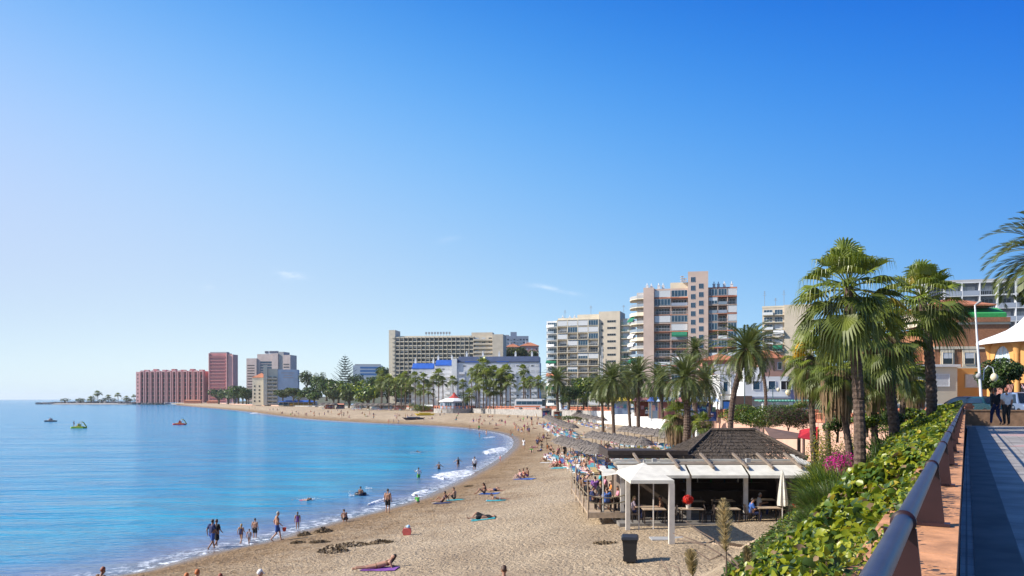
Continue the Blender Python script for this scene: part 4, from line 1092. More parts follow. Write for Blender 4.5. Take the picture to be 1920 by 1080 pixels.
def trunk_mesh(pts, r0, r1, ring=.12, seed=0, bulge=1.25):
    rnd=random.Random(seed); P_=[Vector(p) for p in pts]; L=sum((b-a).length for a,b in zip(P_[:-1],P_[1:])); n=max(6,int(L/ring)); out=[]; rad=[]
    def at_(t):
        x=t*(len(P_)-1); i=min(int(x),len(P_)-2); f=x-i
        a=P_[max(i-1,0)]; b=P_[i]; c=P_[i+1]; d=P_[min(i+2,len(P_)-1)]
        return .5*((2*b)+(c-a)*f+(2*a-5*b+4*c-d)*f*f+(3*b-a-3*c+d)*f**3)
    for i in range(n+1):
        t=i/n; r=r0+(r1-r0)*t; 
        if t<.08: r*=1+(bulge-1)*(1-t/.08)
        out.append(at_(t)); rad.append(r*(1.07 if i%2 else .94)*rnd.uniform(.97,1.04))
    mb=MB(); mb.tube(out,rad,10)
    # cut leaf bases
    for i in range(int(n*2.2)):
        t=rnd.random(); p=at_(t); r=(r0+(r1-r0)*t); az=rnd.uniform(0,6.283); d=Vector((math.cos(az),math.sin(az),0)); s_=Vector((-d.y,d.x,0))*.035
        mb.add([p+d*r*.9-s_,p+d*r*.9+s_,p+d*(r+.05)+Vector((0,0,.09))],[(0,1,2)])
    return mb.mesh('trunk',M_bark)
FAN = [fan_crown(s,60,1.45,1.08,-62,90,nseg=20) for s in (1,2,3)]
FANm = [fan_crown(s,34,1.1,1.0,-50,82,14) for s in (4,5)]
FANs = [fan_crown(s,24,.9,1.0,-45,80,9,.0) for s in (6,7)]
def palm(kind, base, top, r0, r1, crown, sc, label, group, skirt=None, rz=0, mid=None, name='fan_palm', squash=1):
    base=Vector(base); top=Vector(top); g=empty(name, base, label, 'palm tree', group)
    rel=top-base; pts=[(0,0,0),(rel*.33+Vector((mid or (0,0,0)))),(rel*.66+Vector((mid or (0,0,0)))),rel]
    tm=trunk_mesh(pts,r0,r1,.12 if rel.length<12 and r0>.12 else .3,seed=int(base.x*7)) if not isinstance(kind,bpy.types.Mesh) else kind
    link('trunk',tm,g)
    c=link('crown',crown,g,rel,rz); c.scale=(sc,sc,sc*squash)
    if skirt: s_=link('dead_fronds',skirt,g,rel,rz); s_.scale=(sc,sc,sc)
    return g
def P3(px,py,D): return at(px,py,D)
SK = dead_skirt(1,260,.8,2.2); SKl = dead_skirt(2,420,1.0,3.0)
GN='tall fan palms on the bank beside the beach restaurant'
def base_z(px, D, z): return Vector((X(px,D),D,z))
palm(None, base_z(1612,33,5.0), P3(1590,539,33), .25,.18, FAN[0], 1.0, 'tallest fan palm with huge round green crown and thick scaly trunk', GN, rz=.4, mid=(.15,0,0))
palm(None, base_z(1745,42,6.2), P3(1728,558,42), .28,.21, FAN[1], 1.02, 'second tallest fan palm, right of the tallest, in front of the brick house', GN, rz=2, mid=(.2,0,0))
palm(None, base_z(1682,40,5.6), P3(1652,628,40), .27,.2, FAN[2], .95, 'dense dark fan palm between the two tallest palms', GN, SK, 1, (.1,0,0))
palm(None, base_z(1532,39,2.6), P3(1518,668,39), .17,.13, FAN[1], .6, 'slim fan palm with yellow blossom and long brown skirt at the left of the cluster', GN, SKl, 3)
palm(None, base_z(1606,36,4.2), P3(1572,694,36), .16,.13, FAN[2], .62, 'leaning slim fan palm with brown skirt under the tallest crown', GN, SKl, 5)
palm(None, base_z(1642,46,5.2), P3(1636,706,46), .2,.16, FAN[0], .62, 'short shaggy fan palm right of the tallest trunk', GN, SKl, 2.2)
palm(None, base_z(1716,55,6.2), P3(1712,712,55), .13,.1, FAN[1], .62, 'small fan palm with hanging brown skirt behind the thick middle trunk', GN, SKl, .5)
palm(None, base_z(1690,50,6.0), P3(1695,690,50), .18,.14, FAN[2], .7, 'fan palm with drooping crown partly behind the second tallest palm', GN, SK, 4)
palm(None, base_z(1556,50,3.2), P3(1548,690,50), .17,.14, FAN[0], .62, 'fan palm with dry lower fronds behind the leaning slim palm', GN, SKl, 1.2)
# yellow blossom of the left palm
n=500; d=unit(RNG.normal(size=(n,3))); o_=leafcloud('yellow_blossom', np.array(P3(1500,660,38.6))+d*RNG.uniform(.2,1,(n,1))*[.35,.3,.5], d, np.full(n,.12), [M_flowY], np.zeros(n,int), asp=.7, hexa=False)
tag(o_,'hanging cluster of yellow blossom on the slim left fan palm','blossom')
# date palms
def date_crown(seed, n, L, npair, lo=-35, hi=78, wl=.34, ww=.03, nseg=9):
    rnd=random.Random(seed); mb=MB()
    for i in range(n):
        t=i/(n-1); el=R(hi+(lo-hi)*t+rnd.uniform(-7,7)); az=i*2.39996+rnd.uniform(-.2,.2); l_=L*rnd.uniform(.85,1.08)*(.8+.2*math.sin(t*3))
        p=Vector((0,0,.0)); pts=[p]; e=el
        for k in range(nseg):
            d=Vector((math.cos(az)*math.cos(e),math.sin(az)*math.cos(e),math.sin(e))); p=p+d*(l_/nseg); pts.append(p); e-=R(9.5+5*t)*(.35+k*.14)
        side=Vector((-math.sin(az),math.cos(az),0)); mi=0 if t<.85 else 1
        mb.tube(pts,[.035*(1-.9*k/nseg)+.004 for k in range(nseg+1)],3,mi,False)
        for k in range(npair):
            f=.12+.86*k/npair; x=f*nseg; j=min(int(x),nseg-1); q=pts[j].lerp(pts[j+1],x-j); d=(pts[j+1]-pts[j]).normalized(); upv=side.cross(d)
            if upv.z<0: upv=-upv
            wl_=wl*l_/2.4*(math.sin(math.pi*min(1,.12+f*.85))**.6)
            for s_ in (-1,1):
                tip=q+(d*.62+side*s_*.75+upv*.33).normalized()*wl_+Vector((0,0,-.06*wl_/.3)); m_=q.lerp(tip,.45)+d*ww
                mb.add([q,m_-d*ww*.0+upv*.01,tip,q.lerp(tip,.4)-d*ww],[(0,1,2,3)],mi)
    return mb.mesh('crown',[M_date,M_leafO])
DATE=[date_crown(1,64,3.2,28,lo=-50,ww=.045),date_crown(2,56,3.0,24,lo=-50,ww=.05)]
DATEn=date_crown(3,84,3.9,46,wl=.5,ww=.05)
DATEs=date_crown(5,40,2.6,12,wl=.4,ww=.06,nseg=6)
GD='date palms in front of the apartment towers'
palm(None, base_z(1383,62,2.4), P3(1400,655,62), .22,.2, DATE[0], 1.12, 'date palm leaning right with a full round crown beside the thatched roof', GD, None, 0, (-.75,0,0), 'date_palm')
palm(None, base_z(1432,84,5.9), P3(1416,646,84), .18,.15, DATE[1], 1.1, 'thinner date palm curving up just right of the leaning date palm', GD, None, 2, (.5,0,0), 'date_palm')
palm(None, base_z(1279,76,2.3), P3(1284,706,76), .33,.3, DATE[0], 1.2, 'thick trunked date palm with wide feathery crown left of the brown villa', GD, None, 1, (.3,0,0), 'date_palm')
palm(None, base_z(1306,112,6.0), P3(1304,655,112), .3,.26, DATE[1], 1.1, 'dark tall palm whose crown shows behind the feathery date palm', GD, None, 3, (-.3,0,0), 'date_palm')
palm(None, base_z(1197,148,2.6), P3(1196,702,148), .36,.3, DATE[1], 1.95, 'date palm with drooping fronds left of the thick trunked palm, before the tall tower', GD, None, 1.4, None, 'date_palm')
palm(None, base_z(1182,160,2.6), P3(1176,715,160), .3,.25, DATE[0], 1.7, 'date palm just behind and left of the drooping one', GD, None, 4.4, None, 'date_palm')
palm(None, base_z(1151,142,2.6), P3(1147,712,142), .3,.25, DATE[0], 1.75, 'date palm with olive crown and the trunk nearest the left of the parasol rows', GD, None, 2.4, None, 'date_palm')
palm(None, base_z(1131,150,2.6), P3(1128,726,150), .27,.22, DATE[1], 1.4, 'shorter date palm at the left of the trunks standing in the sand', GD, None, 5.4, None, 'date_palm')
palm(None, base_z(1242,128,5.9), P3(1238,712,128), .27,.22, DATE[1], 1.6, 'date palm with thin spreading fronds between the two wide crowns', GD, None, 3.1, None, 'date_palm')
palm(None, base_z(1326,100,6.2), P3(1322,715,100), .16,.13, DATE[0], 1.25, 'date palm right of the feathery crown, fronds over the terrace', GD, None, 2.0, (.4,0,0), 'date_palm')
palm(None, base_z(1046,232,5.4), P3(1044,712,232), .4,.34, DATE[0], 2.1, 'date palm beside the round end of the balcony block and the white pillar', GD, None, 1.0, None, 'date_palm')
palm(None, Vector((31.5,42,PZ)), P3(1985,480,44), .34,.3, DATEn, 1.05, 'date palm at the right edge whose long fronds hang into the sky', GD, None, .6, None, 'date_palm')
# two short bright palms behind the restaurant
palm(None, base_z(1276,78,2.3), P3(1272,775,78), .3,.26, FANm[0], .95, 'short bright green fan palm with a brown skirt on the sand behind the thatched roof', 'short palms on the sand', SKl, .3)
palm(None, base_z(1326,74,2.4), P3(1318,792,74), .22,.18, FANm[1], .62, 'small leaning fan palm next to the short bright green one', 'short palms on the sand', None, 1.3, (.2,0,0))
palm(None, base_z(1302,80,2.4), P3(1300,790,80), .14,.12, FANm[0], .5, 'smallest fan palm between the two short ones', 'short palms on the sand', None, 2.3)
# distant fan palms
FARP=[(778,706,9,768,400),(794,708,9,768,396),(822,702,10,765,380),(830,714,8,766,384),(849,713,8,765,390),(868,718,7,764,386),(884,697,7,764,372),(896,694,11,765,350),(906,683,13,766,346),
 (912,704,14,766,340),(925,697,12,766,342),(938,704,13,766,338),(948,697,13,765,336),(956,712,10,764,332),(981,693,9,760,330),(984,717,10,764,326),(994,714,8,764,322),(1009,714,10,764,318),(899,722,11,766,344),
 (918,728,10,766,340),(931,733,9,766,341),(880,738,10,766,352),(812,714,9,768,402),(803,728,10,769,410),(788,730,9,770,420),(768,722,10,770,428),(752,712,10,770,436),(741,718,10,770,440),(729,712,10,770,444),(714,716,10,770,448),(892,708,10,765,351),(941,720,9,765,338),(716,700,7,765,460),(760,704,8,765,430)]
tmf=trunk_mesh([(0,0,0),(.15,0,3.3),(.1,0,6.6),(0,0,10)],.24,.17,.5,seed=3)
for i,(px,yc,r,yb,D) in enumerate(FARP):
    z0=float(tz(D)) if D<395 else 3.4; top=P3(px,yc,D); hgt=top.z-z0
    g=empty('fan_palm',(X(px,D),D,z0),['distant round crowned','distant ragged'][i%2]+' fan palm before the '+('white apartments' if px>765 else 'long cream hotel'),'palm tree','distant fan palms lining the promenade')
    t_=link('trunk',tmf,g); t_.scale=(1.1,1.1,hgt/10)
    c=link('crown',FANs[i%2],g,(0,0,hgt),i*1.3); s_=r/F*D/1.55*1.35; c.scale=(s_,s_,s_*1.05)
# Norfolk pine: tiers of upswept branches
def norfolk(base, top):
    rnd=random.Random(5); hgt=top.z-base.z; g=empty('norfolk_pine',base,'tall dark conifer with open tiers standing alone against the sky','tree')
    MB().tube([(0,0,0),(0,0,hgt)],[.45,.06],7).build('trunk',M_barkt,g); mb=MB(); n=15
    for i in range(n):
        z=hgt*(.22+.76*i/n); r=(hgt*.235)*(1-(i/n)**1.35)+.7
        for k in range(7):
            az=k*.9+i*.5+rnd.uniform(-.2,.2); d=Vector((math.cos(az),math.sin(az),0)); s_=Vector((-d.y,d.x,0)); rr=r*rnd.uniform(.75,1.08)
            a=Vector((0,0,z)); b=a+d*rr*.6+Vector((0,0,.05*rr)); c=a+d*rr+Vector((0,0,.32*rr))
            mb.tube([a,b,c],[.09,.06,.03],4)
            for q in range(24):
                t=.25+.75*q/16; p=a.lerp(b,t/.6) if t<.6 else b.lerp(c,(t-.6)/.4)
                for sg in (-1,1):
                    e=p+s_*sg*rr*.26*(1.2-t)+d*.4+Vector((0,0,.45)); mb.add([p,p+d*.35,e+Vector((0,0,.2)),e],[(0,1,2,3)])
    mb.build('crown',mat('conifer_green',(.018,.05,.03),.6,.3,.5,trans=.15),g)
norfolk(Vector((X(647,650),650,6)), P3(647,664,650))
# broadleaf trees of the far town
def treeat(px, ytop, wpx, ybot, D, mats, probs, label, n=700, group='broad green trees along the distant promenade', cat='tree', sz=None, seedn=0, z0=None):
    w_=wpx/F*D; zt=Zy(ytop,D); zb=Zy(ybot,D) if z0 is None else z0; hgt=zt-zb; rnd=random.Random(int(px*3+D)+seedn)
    ch=hgt*.72; bl=[(0,0,hgt-ch*.5,w_*.36,w_*.33,ch*.42)]
    for k in range(7): 
        a=k*.9; bl.append((math.cos(a)*w_*.27*rnd.uniform(.7,1.2),math.sin(a)*w_*.25,hgt-ch*rnd.uniform(.28,.75),w_*rnd.uniform(.17,.27),w_*.2,ch*rnd.uniform(.18,.3)))
    tr=[([(0,0,0),(w_*.02,0,hgt*.3),(0,0,hgt*.62)],[w_*.05,w_*.04,w_*.02]),([(0,0,hgt*.28),(w_*.2,0,hgt*.6)],[w_*.03,w_*.012]),([(0,0,hgt*.25),(-w_*.2,.1,hgt*.58)],[w_*.03,w_*.012])]
    return blob_tree('tree', Vector((X(px,D),D,zb)), hgt, bl, n, sz or max(.5,w_*.10), mats, probs, label, cat, group, tr, seedn=seedn)
GM=[M_leafB,M_leafD,M_leafO,M_leafA]
far=[(447,722,26,757,800,0),(462,728,22,758,790,1),(580,724,30,757,640,1),(596,704,22,750,700,0),(575,692,22,740,760,2),(612,708,30,752,660,0),(634,712,34,756,620,0),(655,716,30,760,600,3),(668,700,24,745,680,0),
     (680,711,36,762,560,3),(700,706,30,760,540,0),(716,702,24,745,580,1),(726,712,26,762,520,3),(742,704,24,765,500,0),(760,706,24,765,490,0),(690,722,40,766,520,3),(654,728,30,765,560,2),(625,728,26,760,600,2),
     (550,727,26,752,680,2),(589,735,24,757,620,0),(722,688,26,722,680,0),(738,690,14,722,690,1),(606,696,12,738,800,1),(593,696,10,738,800,1),(530,730,22,752,690,2),(930,652,26,690,610,1),(950,650,30,690,600,2),(975,650,26,690,604,2),(998,655,18,690,600,0)]
adj=['rounded','dark','olive brown','light green']
for i,(px,yt,wp,yb,D,k) in enumerate(far):
    pr=[[.55,.3,.1,.05],[.25,.6,.15,0],[.2,.2,.6,0],[.5,.15,.1,.25]][k]
    treeat(px,yt-1,wp*1.5,yb,D,GM,pr,adj[k]+' leafy tree '+('above the white apartments beside the terracotta roofs' if px>920 else 'behind the far beach'+(' left of the tall conifer' if px<640 else ' right of the tall conifer')),seedn=i,n=1100)
near=[(1098,704,60,767,262,0,2600,'large bright leafy tree with rounded crown right of the white pillar'),(1066,720,52,767,256,1,2000,'dark dense tree beside the white pillar and date palm'),(1128,726,34,768,240,1,900,'dark bushy tree behind the short date palm'),
      (1215,728,30,768,190,1,900,'dark green tree behind the drooping date palm crowns'),(1168,730,28,766,205,1,900,'dark tree under the date palm crowns before the tall tower'),(1022,738,14,764,300,2,400,'small olive street tree beside the bus'),(1094,735,30,768,235,3,700,'light green low tree behind the double lanterns'),
      (1882,664,66,752,64,1,4600,'dark green tree between the lamp post and the orange kiosk'),(1858,684,54,752,66,1,3400,'dark shrub tree behind the foot of the tall lamp post'),(868,730,20,765,350,1,500,'dark tree right of the octagonal kiosk'),(560,738,22,757,650,2,400,'brownish tree in front of the blue canopy restaurant')]
near+=[(1570,770,50,830,50,1,2400,'dark green shrubs at the foot of the slim palms'),(1625,770,56,820,46,0,2600,'bright green shrubs between slim and thick palm trunks'),(1668,762,50,812,48,1,2400,'dark spiky undergrowth left of the second thick trunk'),(1705,762,44,800,52,0,2000,'light green undergrowth right of the middle trunk'),(1300,735,40,765,135,1,900,'dark bushy tree between the shop stalls right of the date palm'),(1140,733,40,768,215,0,900,'green tree behind the right double lantern'),(1190,735,44,768,185,2,900,'olive tree behind the trunks of the drooping date palms'),(1250,738,36,765,150,2,700,'olive street tree above the parked cars'),(1055,738,30,766,245,1,700,'dark street tree between the coach and the pillar'),(1650,735,60,775,62,1,2600,'dark shrub mass between the fan palm trunks'),(1610,745,50,778,60,0,2000,'green shrub mass left of the second fan palm trunk'),(1500,750,34,775,78,0,1200,'green shrubs behind the slim palm trunk')]
for i,(px,yt,wp,yb,D,k,n,lab) in enumerate(near):
    pr=[[.5,.2,.1,.2],[.2,.7,.1,0],[.2,.2,.6,0],[.45,.1,.15,.3]][k]
    treeat(px,yt,wp*1.1,yb,D,GM,pr,lab,n=n,group=None,seedn=40+i,sz=max(.14,wp/F*D*.075))
# shrubs and plants near the restaurant
def shrub(px,py,D,wx,wy,wz,n,size,mats,probs,label,cat='shrub',z=None,seedn=0,asp=.6):
    b=at(px,py,D); 
    if z is not None: b.z=z
    rnd=random.Random(seedn); bl=[(rnd.uniform(-.5,.5)*wx,rnd.uniform(-.4,.4)*wy,wz*rnd.uniform(.35,.62),wx*rnd.uniform(.25,.42),wy*.4,wz*rnd.uniform(.28,.4)) for _ in range(8)]
    tr=[([(0,0,-.1),(rnd.uniform(-.2,.2)*wx,0,wz*.5)],[.05,.02]) for _ in range(3)]
    return blob_tree('shrub',b,wz,bl,n,size,mats,probs,label,cat,None,tr,asp=asp,parts=('foliage','stems'),seedn=seedn)
shrub(1437,806,72,4.6,2.6,2.5,14000,.13,GM,[.5,.25,.1,.15],'clipped rounded green hedge on the sea wall right of the leaning date palm','hedge',seedn=1)
shrub(1478,806,70,3.0,2.2,2.3,8000,.12,[M_leafD,M_leafO,mat('purple_leaf',(.10,.03,.05),.6,.3,2,trans=.2)],[.4,.3,.3],'dark reddish hedge next to the clipped green hedge','hedge',seedn=2)
shrub(1572,826,38,1.7,1.5,4.6,9000,.08,[M_leafY,M_leafO,M_leafB],[.35,.4,.25],'tall yellow green bush above the pink flowers',seedn=3,z=3.3)
shrub(1580,850,35,1.1,.9,1.5,1500,.09,[M_flowP,M_leafB],[.8,.2],'bougainvillea covered in bright magenta flowers',cat='flowers',seedn=4,z=5.2)
shrub(1545,842,41,1.6,1.3,2.2,2600,.16,[M_leafA,M_leafB,M_leafD],[.3,.4,.3],'broad leaved plants right of the restaurant roof',seedn=5,z=2.9,asp=.4)
shrub(1530,862,38,1.3,1.2,1.8,1800,.13,[M_leafO,M_leafB,M_leafD],[.4,.3,.3],'olive shrub touching the white tip of the restaurant canopy',seedn=6,z=2.7)
shrub(1700,770,58,5,2,1.4,2600,.14,GM,[.3,.4,.2,.1],'low green shrubs at the foot of the garden wall',seedn=7,z=6.2)
shrub(1090,782,250,3.0,2,1.6,500,.3,[M_leafA,M_leafY],[.6,.4],'small yellow green shrub left end of the white sea wall',seedn=8,z=2.6)
shrub(1142,788,225,3.0,2,2.6,700,.3,[M_leafA,M_leafY],[.6,.4],'yellow green reeds against the white sea wall',seedn=9,z=2.6)
shrub(783,775,400,9,4,4.5,1500,.5,GM,[.5,.2,.05,.25],'bright green bush on the sand left of the octagonal kiosk',seedn=10,z=2.6)
shrub(1225,832,86,3.6,2,1.7,1400,.16,[M_leafO,M_leafY,M_leafA],[.4,.2,.4],'dune grass shrub behind the restaurant pergola',seedn=11,z=2.3)
shrub(1080,783,240,10,3,1.6,900,.4,[M_leafO,M_leafB],[.6,.4],'strip of low green shrubs behind the straw parasols',seedn=12,z=2.6)
needle_bush('feathery_bush', rail_pt(31,4.1,4.7),(.9,.9),5200,1.6,1.0,[M_leafB,M_leafO,M_leafD],[.5,.3,.2],'dark green feathery bush on the bank right of the restaurant','shrub',wd=.017)
needle_bush('feathery_bush', rail_pt(25,3.4,5.0),(.8,.8),4200,1.1,.8,[M_leafB,M_leafO,M_leafD],[.45,.35,.2],'olive feathery bush next to the folded parasol','shrub',wd=.015)
needle_bush('feathery_bush', rail_pt(36,4.4,4.7),(1.2,1.0),4800,2.0,1.2,[M_leafB,M_leafD,M_leafA],[.5,.3,.2],'green feathery bush below the magenta flowers','shrub',wd=.02)
needle_bush('feathery_bush', rail_pt(40,3.8,5.2),(1.6,1.0),4800,1.7,1.5,[M_leafB,M_leafA,M_leafO],[.5,.2,.3],'grassy bush at the foot of the tallest palm','shrub',wd=.022)
needle_bush('yucca', rail_pt(31,3.2,5.3),(1,1),160,1.5,.5,[M_leafO,M_leafB],[.5,.5],'spiky pale yucca in the hedge below the palms','plant',wd=.03)
needle_bush('yucca', rail_pt(43,3.8,5.2),(1.4,1),500,2.4,.9,[M_leafD,M_leafB],[.6,.4],'dark spiky plant between the palm trunks','plant',wd=.04)
needle_bush('yucca', rail_pt(50,3.4,5.8),(1.4,1),400,2.0,.9,[M_leafD,M_leafB],[.6,.4],'dark spiky plant at the foot of the second tallest palm','plant',wd=.04)
# low plants over the rest of the bank
n=26000; t=RNG.uniform(8,60,n); u=RNG.uniform(2.6,8.2,n); keep=(u<np.interp(t,[8,18,26,60],[3.3,4.6,6.6,8.2])); t,u=t[keep],u[keep]
xy=np.array([[*rail_pt(a,b)[:2]] for a,b in zip(t,u)]); z=beach_z(xy)+RNG.uniform(0,.35,len(t))+snoise(xy,.8,4)*.2
nr=unit(RNG.normal(size=(len(t),3))*.6+[0,0,1]); o_=leafcloud('ground_cover',np.column_stack([xy,z]),nr,.15*RNG.uniform(.6,1.4,len(t)),[M_leafB,M_leafD,M_leafO,M_leafA],pick(len(t),[.4,.25,.25,.1]),hexa=False)
tag(o_,'low green ground cover spreading over the bank','ground cover',kind='stuff')
# seed plumes and bare branches sticking out of the hedge
def plume(px, ytop, ybot, D, wpx, label):
    a=at(px,ybot,D); b=at(px-6,ytop,D); g=empty('grass_plume',a,label,'grass plume','dry pampas plumes in front of the sand'); L=(b-a)
    MB().tube([(0,0,0),L*.5+Vector((.01,0,0)),L],[.008,.006,.003],5).build('stem',M_twig,g)
    n=420; t=RNG.uniform(.28,1,n); c=np.array([list(L*x) for x in t]); a_=RNG.uniform(0,6.28,n); w_=wpx/F*D*.5*np.sin(np.pi*np.clip((t-.2)/.82,0,1))**.7
    out=np.stack([np.cos(a_),np.sin(a_),np.full(n,.9)],1); tip=c+unit(out)*w_[:,None]*1.5; s_=unit(np.cross(out,RNG.normal(size=(n,3))))*.004
    V=np.stack([c-s_,c+s_,tip+s_*.3,tip-s_*.3],1).reshape(-1,3); npmesh('seed_head',V,np.arange(n*4).reshape(-1,4),mat('pampas',(.50,.38,.19),.8,.2,6,trans=.4),g)
plume(1362,935,1075,7.5,30,'tall pale pampas plume in front of the folded parasol')
plume(1300,1030,1100,7,24,'short pampas plume right of the bin at the bottom')
plume(1405,1025,1085,7.5,18,'thin pale plume at the edge of the leafy hedge')
def branch(label, pts, D):
    g=empty('bare_branch',at(*pts[0][0],D),label,'branch','bare twigs sticking out over the sand'); mb=MB(); o=g.location
    for p in pts: mb.tube([at(x,y,D+.15*i)-o for i,(x,y) in enumerate(p)],[.011-.008*i/len(p) for i in range(len(p))],5)
    mb.build('twigs',M_twig,g)
branch('bare forked branch reaching left over the sand below the thick white post',[[(1385,1066),(1352,1040),(1322,1022),(1288,1008),(1262,1000)],[(1385,1060),(1362,1035),(1340,1012),(1312,996),(1284,976)],[(1352,1040),(1330,1050),(1300,1030)],[(1322,1022),(1296,1016),(1270,1012)],[(1340,1012),(1325,1018)]],8)
branch('small dead twigs at the bottom edge right of the bin',[[(1262,1092),(1250,1066),(1240,1050)],[(1278,1092),(1272,1064),(1258,1060)]],8)
# ---------------------------------------------------------------- beach restaurant
M_canvas = mat('white_canvas', (.74,.70,.61), .8, .12, 2.2, trans=.12)
M_canvasb = mat('beige_canvas', (.55,.48,.38), .8, .1, 1.5)
M_thatch = mat('dark_thatch', (.03,.022,.017), .95, .5, 9, .06, 34, col2=(.14,.105,.078))
M_straw = mat('grey_straw', (.10,.085,.075), .95, .4, 6, .05, 22, col2=(.25,.21,.18))
M_woodd = mat('dark_wood', (.05,.033,.025), .7, .3, 5)
M_woodl = mat('light_wood', (.42,.31,.21), .75, .2, 5)
M_postw = mat('whitewashed_post', (.56,.51,.46), .8, .1, 3)
M_brownw = mat('brown_panel', (.17,.125,.095), .8, .25, 2)
M_red = mat('red_canvas', (.55,.02,.02), .7, .15, 2)
FZ = round(gz(11,46),3)+.06; print('FZ',FZ,gz(6,46),gz(16,46))
E = empty('beach_restaurant', (6.0,46,FZ), 'beach restaurant with dark thatched hip roof and three white awning panels', 'restaurant')
def part(mb, name, m, par=E, smooth=False): return mb.build(name, m, par, smooth)
part(MB().box(-.2,-1.4,-.4,10.9,8,.02),'floor',mat('grey_deck',(.22,.20,.18),.85,.2,2))
for x in (.15,3.83,7.0,10.3): part(MB().box(x-.11,-.11,.02,x+.11,.11,2.62),'post',M_postw)
part(MB().box(.0,3.6,.02,3.6,3.75,2.6).box(.1,.6,.02,.2,3.59,2.6),'side_wall',M_brownw)
part(MB().box(3.62,5.6,.02,10.6,5.75,2.7).box(10.45,.3,.02,10.6,5.59,2.6),'back_wall',mat('dark_brown_wall',(.05,.035,.03),.9,.3,1))
part(MB().box(4.6,4.2,.02,9.4,4.7,1.1).box(4.5,4.1,1.101,9.5,4.8,1.16),'bar_counter',M_woodd)
for k in range(2): part(MB().box(4.4,5.3,1.5+k*.4,9.9,5.59,1.54+k*.4),'shelf',M_woodd)
for k in range(12): part(MB().lathe([(.04,0),(.045,.16),(.015,.22),(.015,.28)],(4.7+k*.42,5.42,1.541+.4*(k%2)),7),'bottle',[M_glassb,mat('green_glass',(.02,.12,.04),.2,.1,3),M_postw][k%3])
for i,(a,b) in enumerate(((-.1,3.72),(3.84,6.93),(7.05,10.35))):
    mb=MB(); z1,z0=3.02,2.56
    mb.add([(a,.55,z1),(b,.55,z1),(b+.1*(i==2),-.75,z0),(a,-.75,z0),(a,.55,z1-.03),(b,.55,z1-.03),(b+.1*(i==2),-.75,z0-.03),(a,-.75,z0-.03)],[(0,3,2,1),(4,5,6,7),(0,1,5,4),(1,2,6,5),(2,3,7,6),(3,0,4,7)])
    mb.box(a,-.77,z0-.16,b,-.752,z0-.031); part(mb,'awning',M_canvas)
part(MB().box(-.1,.555,2.9,10.4,2.2,3.08),'flat_roof',mat('brown_felt_roof',(.20,.155,.115),.9,.2,2))
part(MB().box(-.2,2.2,3.09,10.4,2.36,3.22).box(-.2,.60,3.082,3.2,.72,3.18),'trim',M_canvas)
for k,x in enumerate((1.1,3.1,5.0,6.9,8.3,9.9)):
    mb=MB(); mb.add([(x-.06,2.3,3.60),(x+.06,2.3,3.60),(x+.22,-.25,2.98),(x+.10,-.25,2.98),(x-.06,2.3,3.48),(x+.06,2.3,3.48),(x+.22,-.25,2.86),(x+.10,-.25,2.86)],[(0,3,2,1),(4,5,6,7),(0,1,5,4),(1,2,6,5),(2,3,7,6),(3,0,4,7)]); part(mb,'rafter',mat('grey_timber',(.22,.17,.13),.85,.2,5))
for x in (2.2,7.6): part(MB().box(x-.12,1.5,3.082,x+.12,1.8,3.3),'roof_vent',M_grey)
# thatch hip roof, layered
def thatch(x0,x1,y0,y1,z0,rx0,rx1,ry,zr,n=9):
    mb=MB(); rnd=random.Random(4)
    for k in range(n):
        t0,t1=k/n,(k+1.35)/n
        def cor(t,dz): 
            t=min(t,1); return [(x0+(rx0-x0)*t,y0+(ry-y0)*t,z0+(zr-z0)*t+dz),(x1+(rx1-x1)*t,y0+(ry-y0)*t,z0+(zr-z0)*t+dz),(x1+(rx1-x1)*t,y1+(ry-y1)*t,z0+(zr-z0)*t+dz),(x0+(rx0-x0)*t,y1+(ry-y1)*t,z0+(zr-z0)*t+dz)]
        a=cor(t0,.06); b=cor(t1,.0)
        for i in range(4):
            p,q,r,s_=Vector(a[i]),Vector(a[(i+1)%4]),Vector(b[(i+1)%4]),Vector(b[i]); m=90
            for j in range(m):
                f0,f1=j/m,(j+1)/m; d0=rnd.uniform(-.05,.03); h=rnd.uniform(0,.035)
                P=[p.lerp(q,f0)+Vector((0,0,d0+h)),p.lerp(q,f1)+Vector((0,0,d0+h)),s_.lerp(r,f1)+Vector((0,0,h)),s_.lerp(r,f0)+Vector((0,0,h))]
                mb.add(P,[(0,1,2,3)]); mb.add([P[0],P[1],P[1]-Vector((0,0,.09)),P[0]-Vector((0,0,.09))],[(0,1,2,3)])
    return mb
part(thatch(4.0,11.3,2.4,9.6,3.15,6.5,9.3,6.0,4.72),'thatched_roof',M_thatch)
mb=MB(); mb.tube([(6.5,6,4.77),(9.3,6,4.79)],.14,7)
for a,b in (((6.5,6,4.77),(4.0,2.4,3.3)),((9.3,6,4.77),(11.3,2.4,3.3))): mb.tube([a,b],.10,6)
part(mb,'ridge',M_thatch)
part(MB().box(-.35,2.4,3.25,4.6,7.5,3.45).box(-.4,2.36,3.46,4.3,2.5,3.72).box(-.38,2.5,3.46,-.2,7.5,3.72).box(-.1,3.2,3.46,3.0,7.4,3.55),'side_roof',M_woodd)
mb=MB(); N=10   # upswept white canvas at the right end
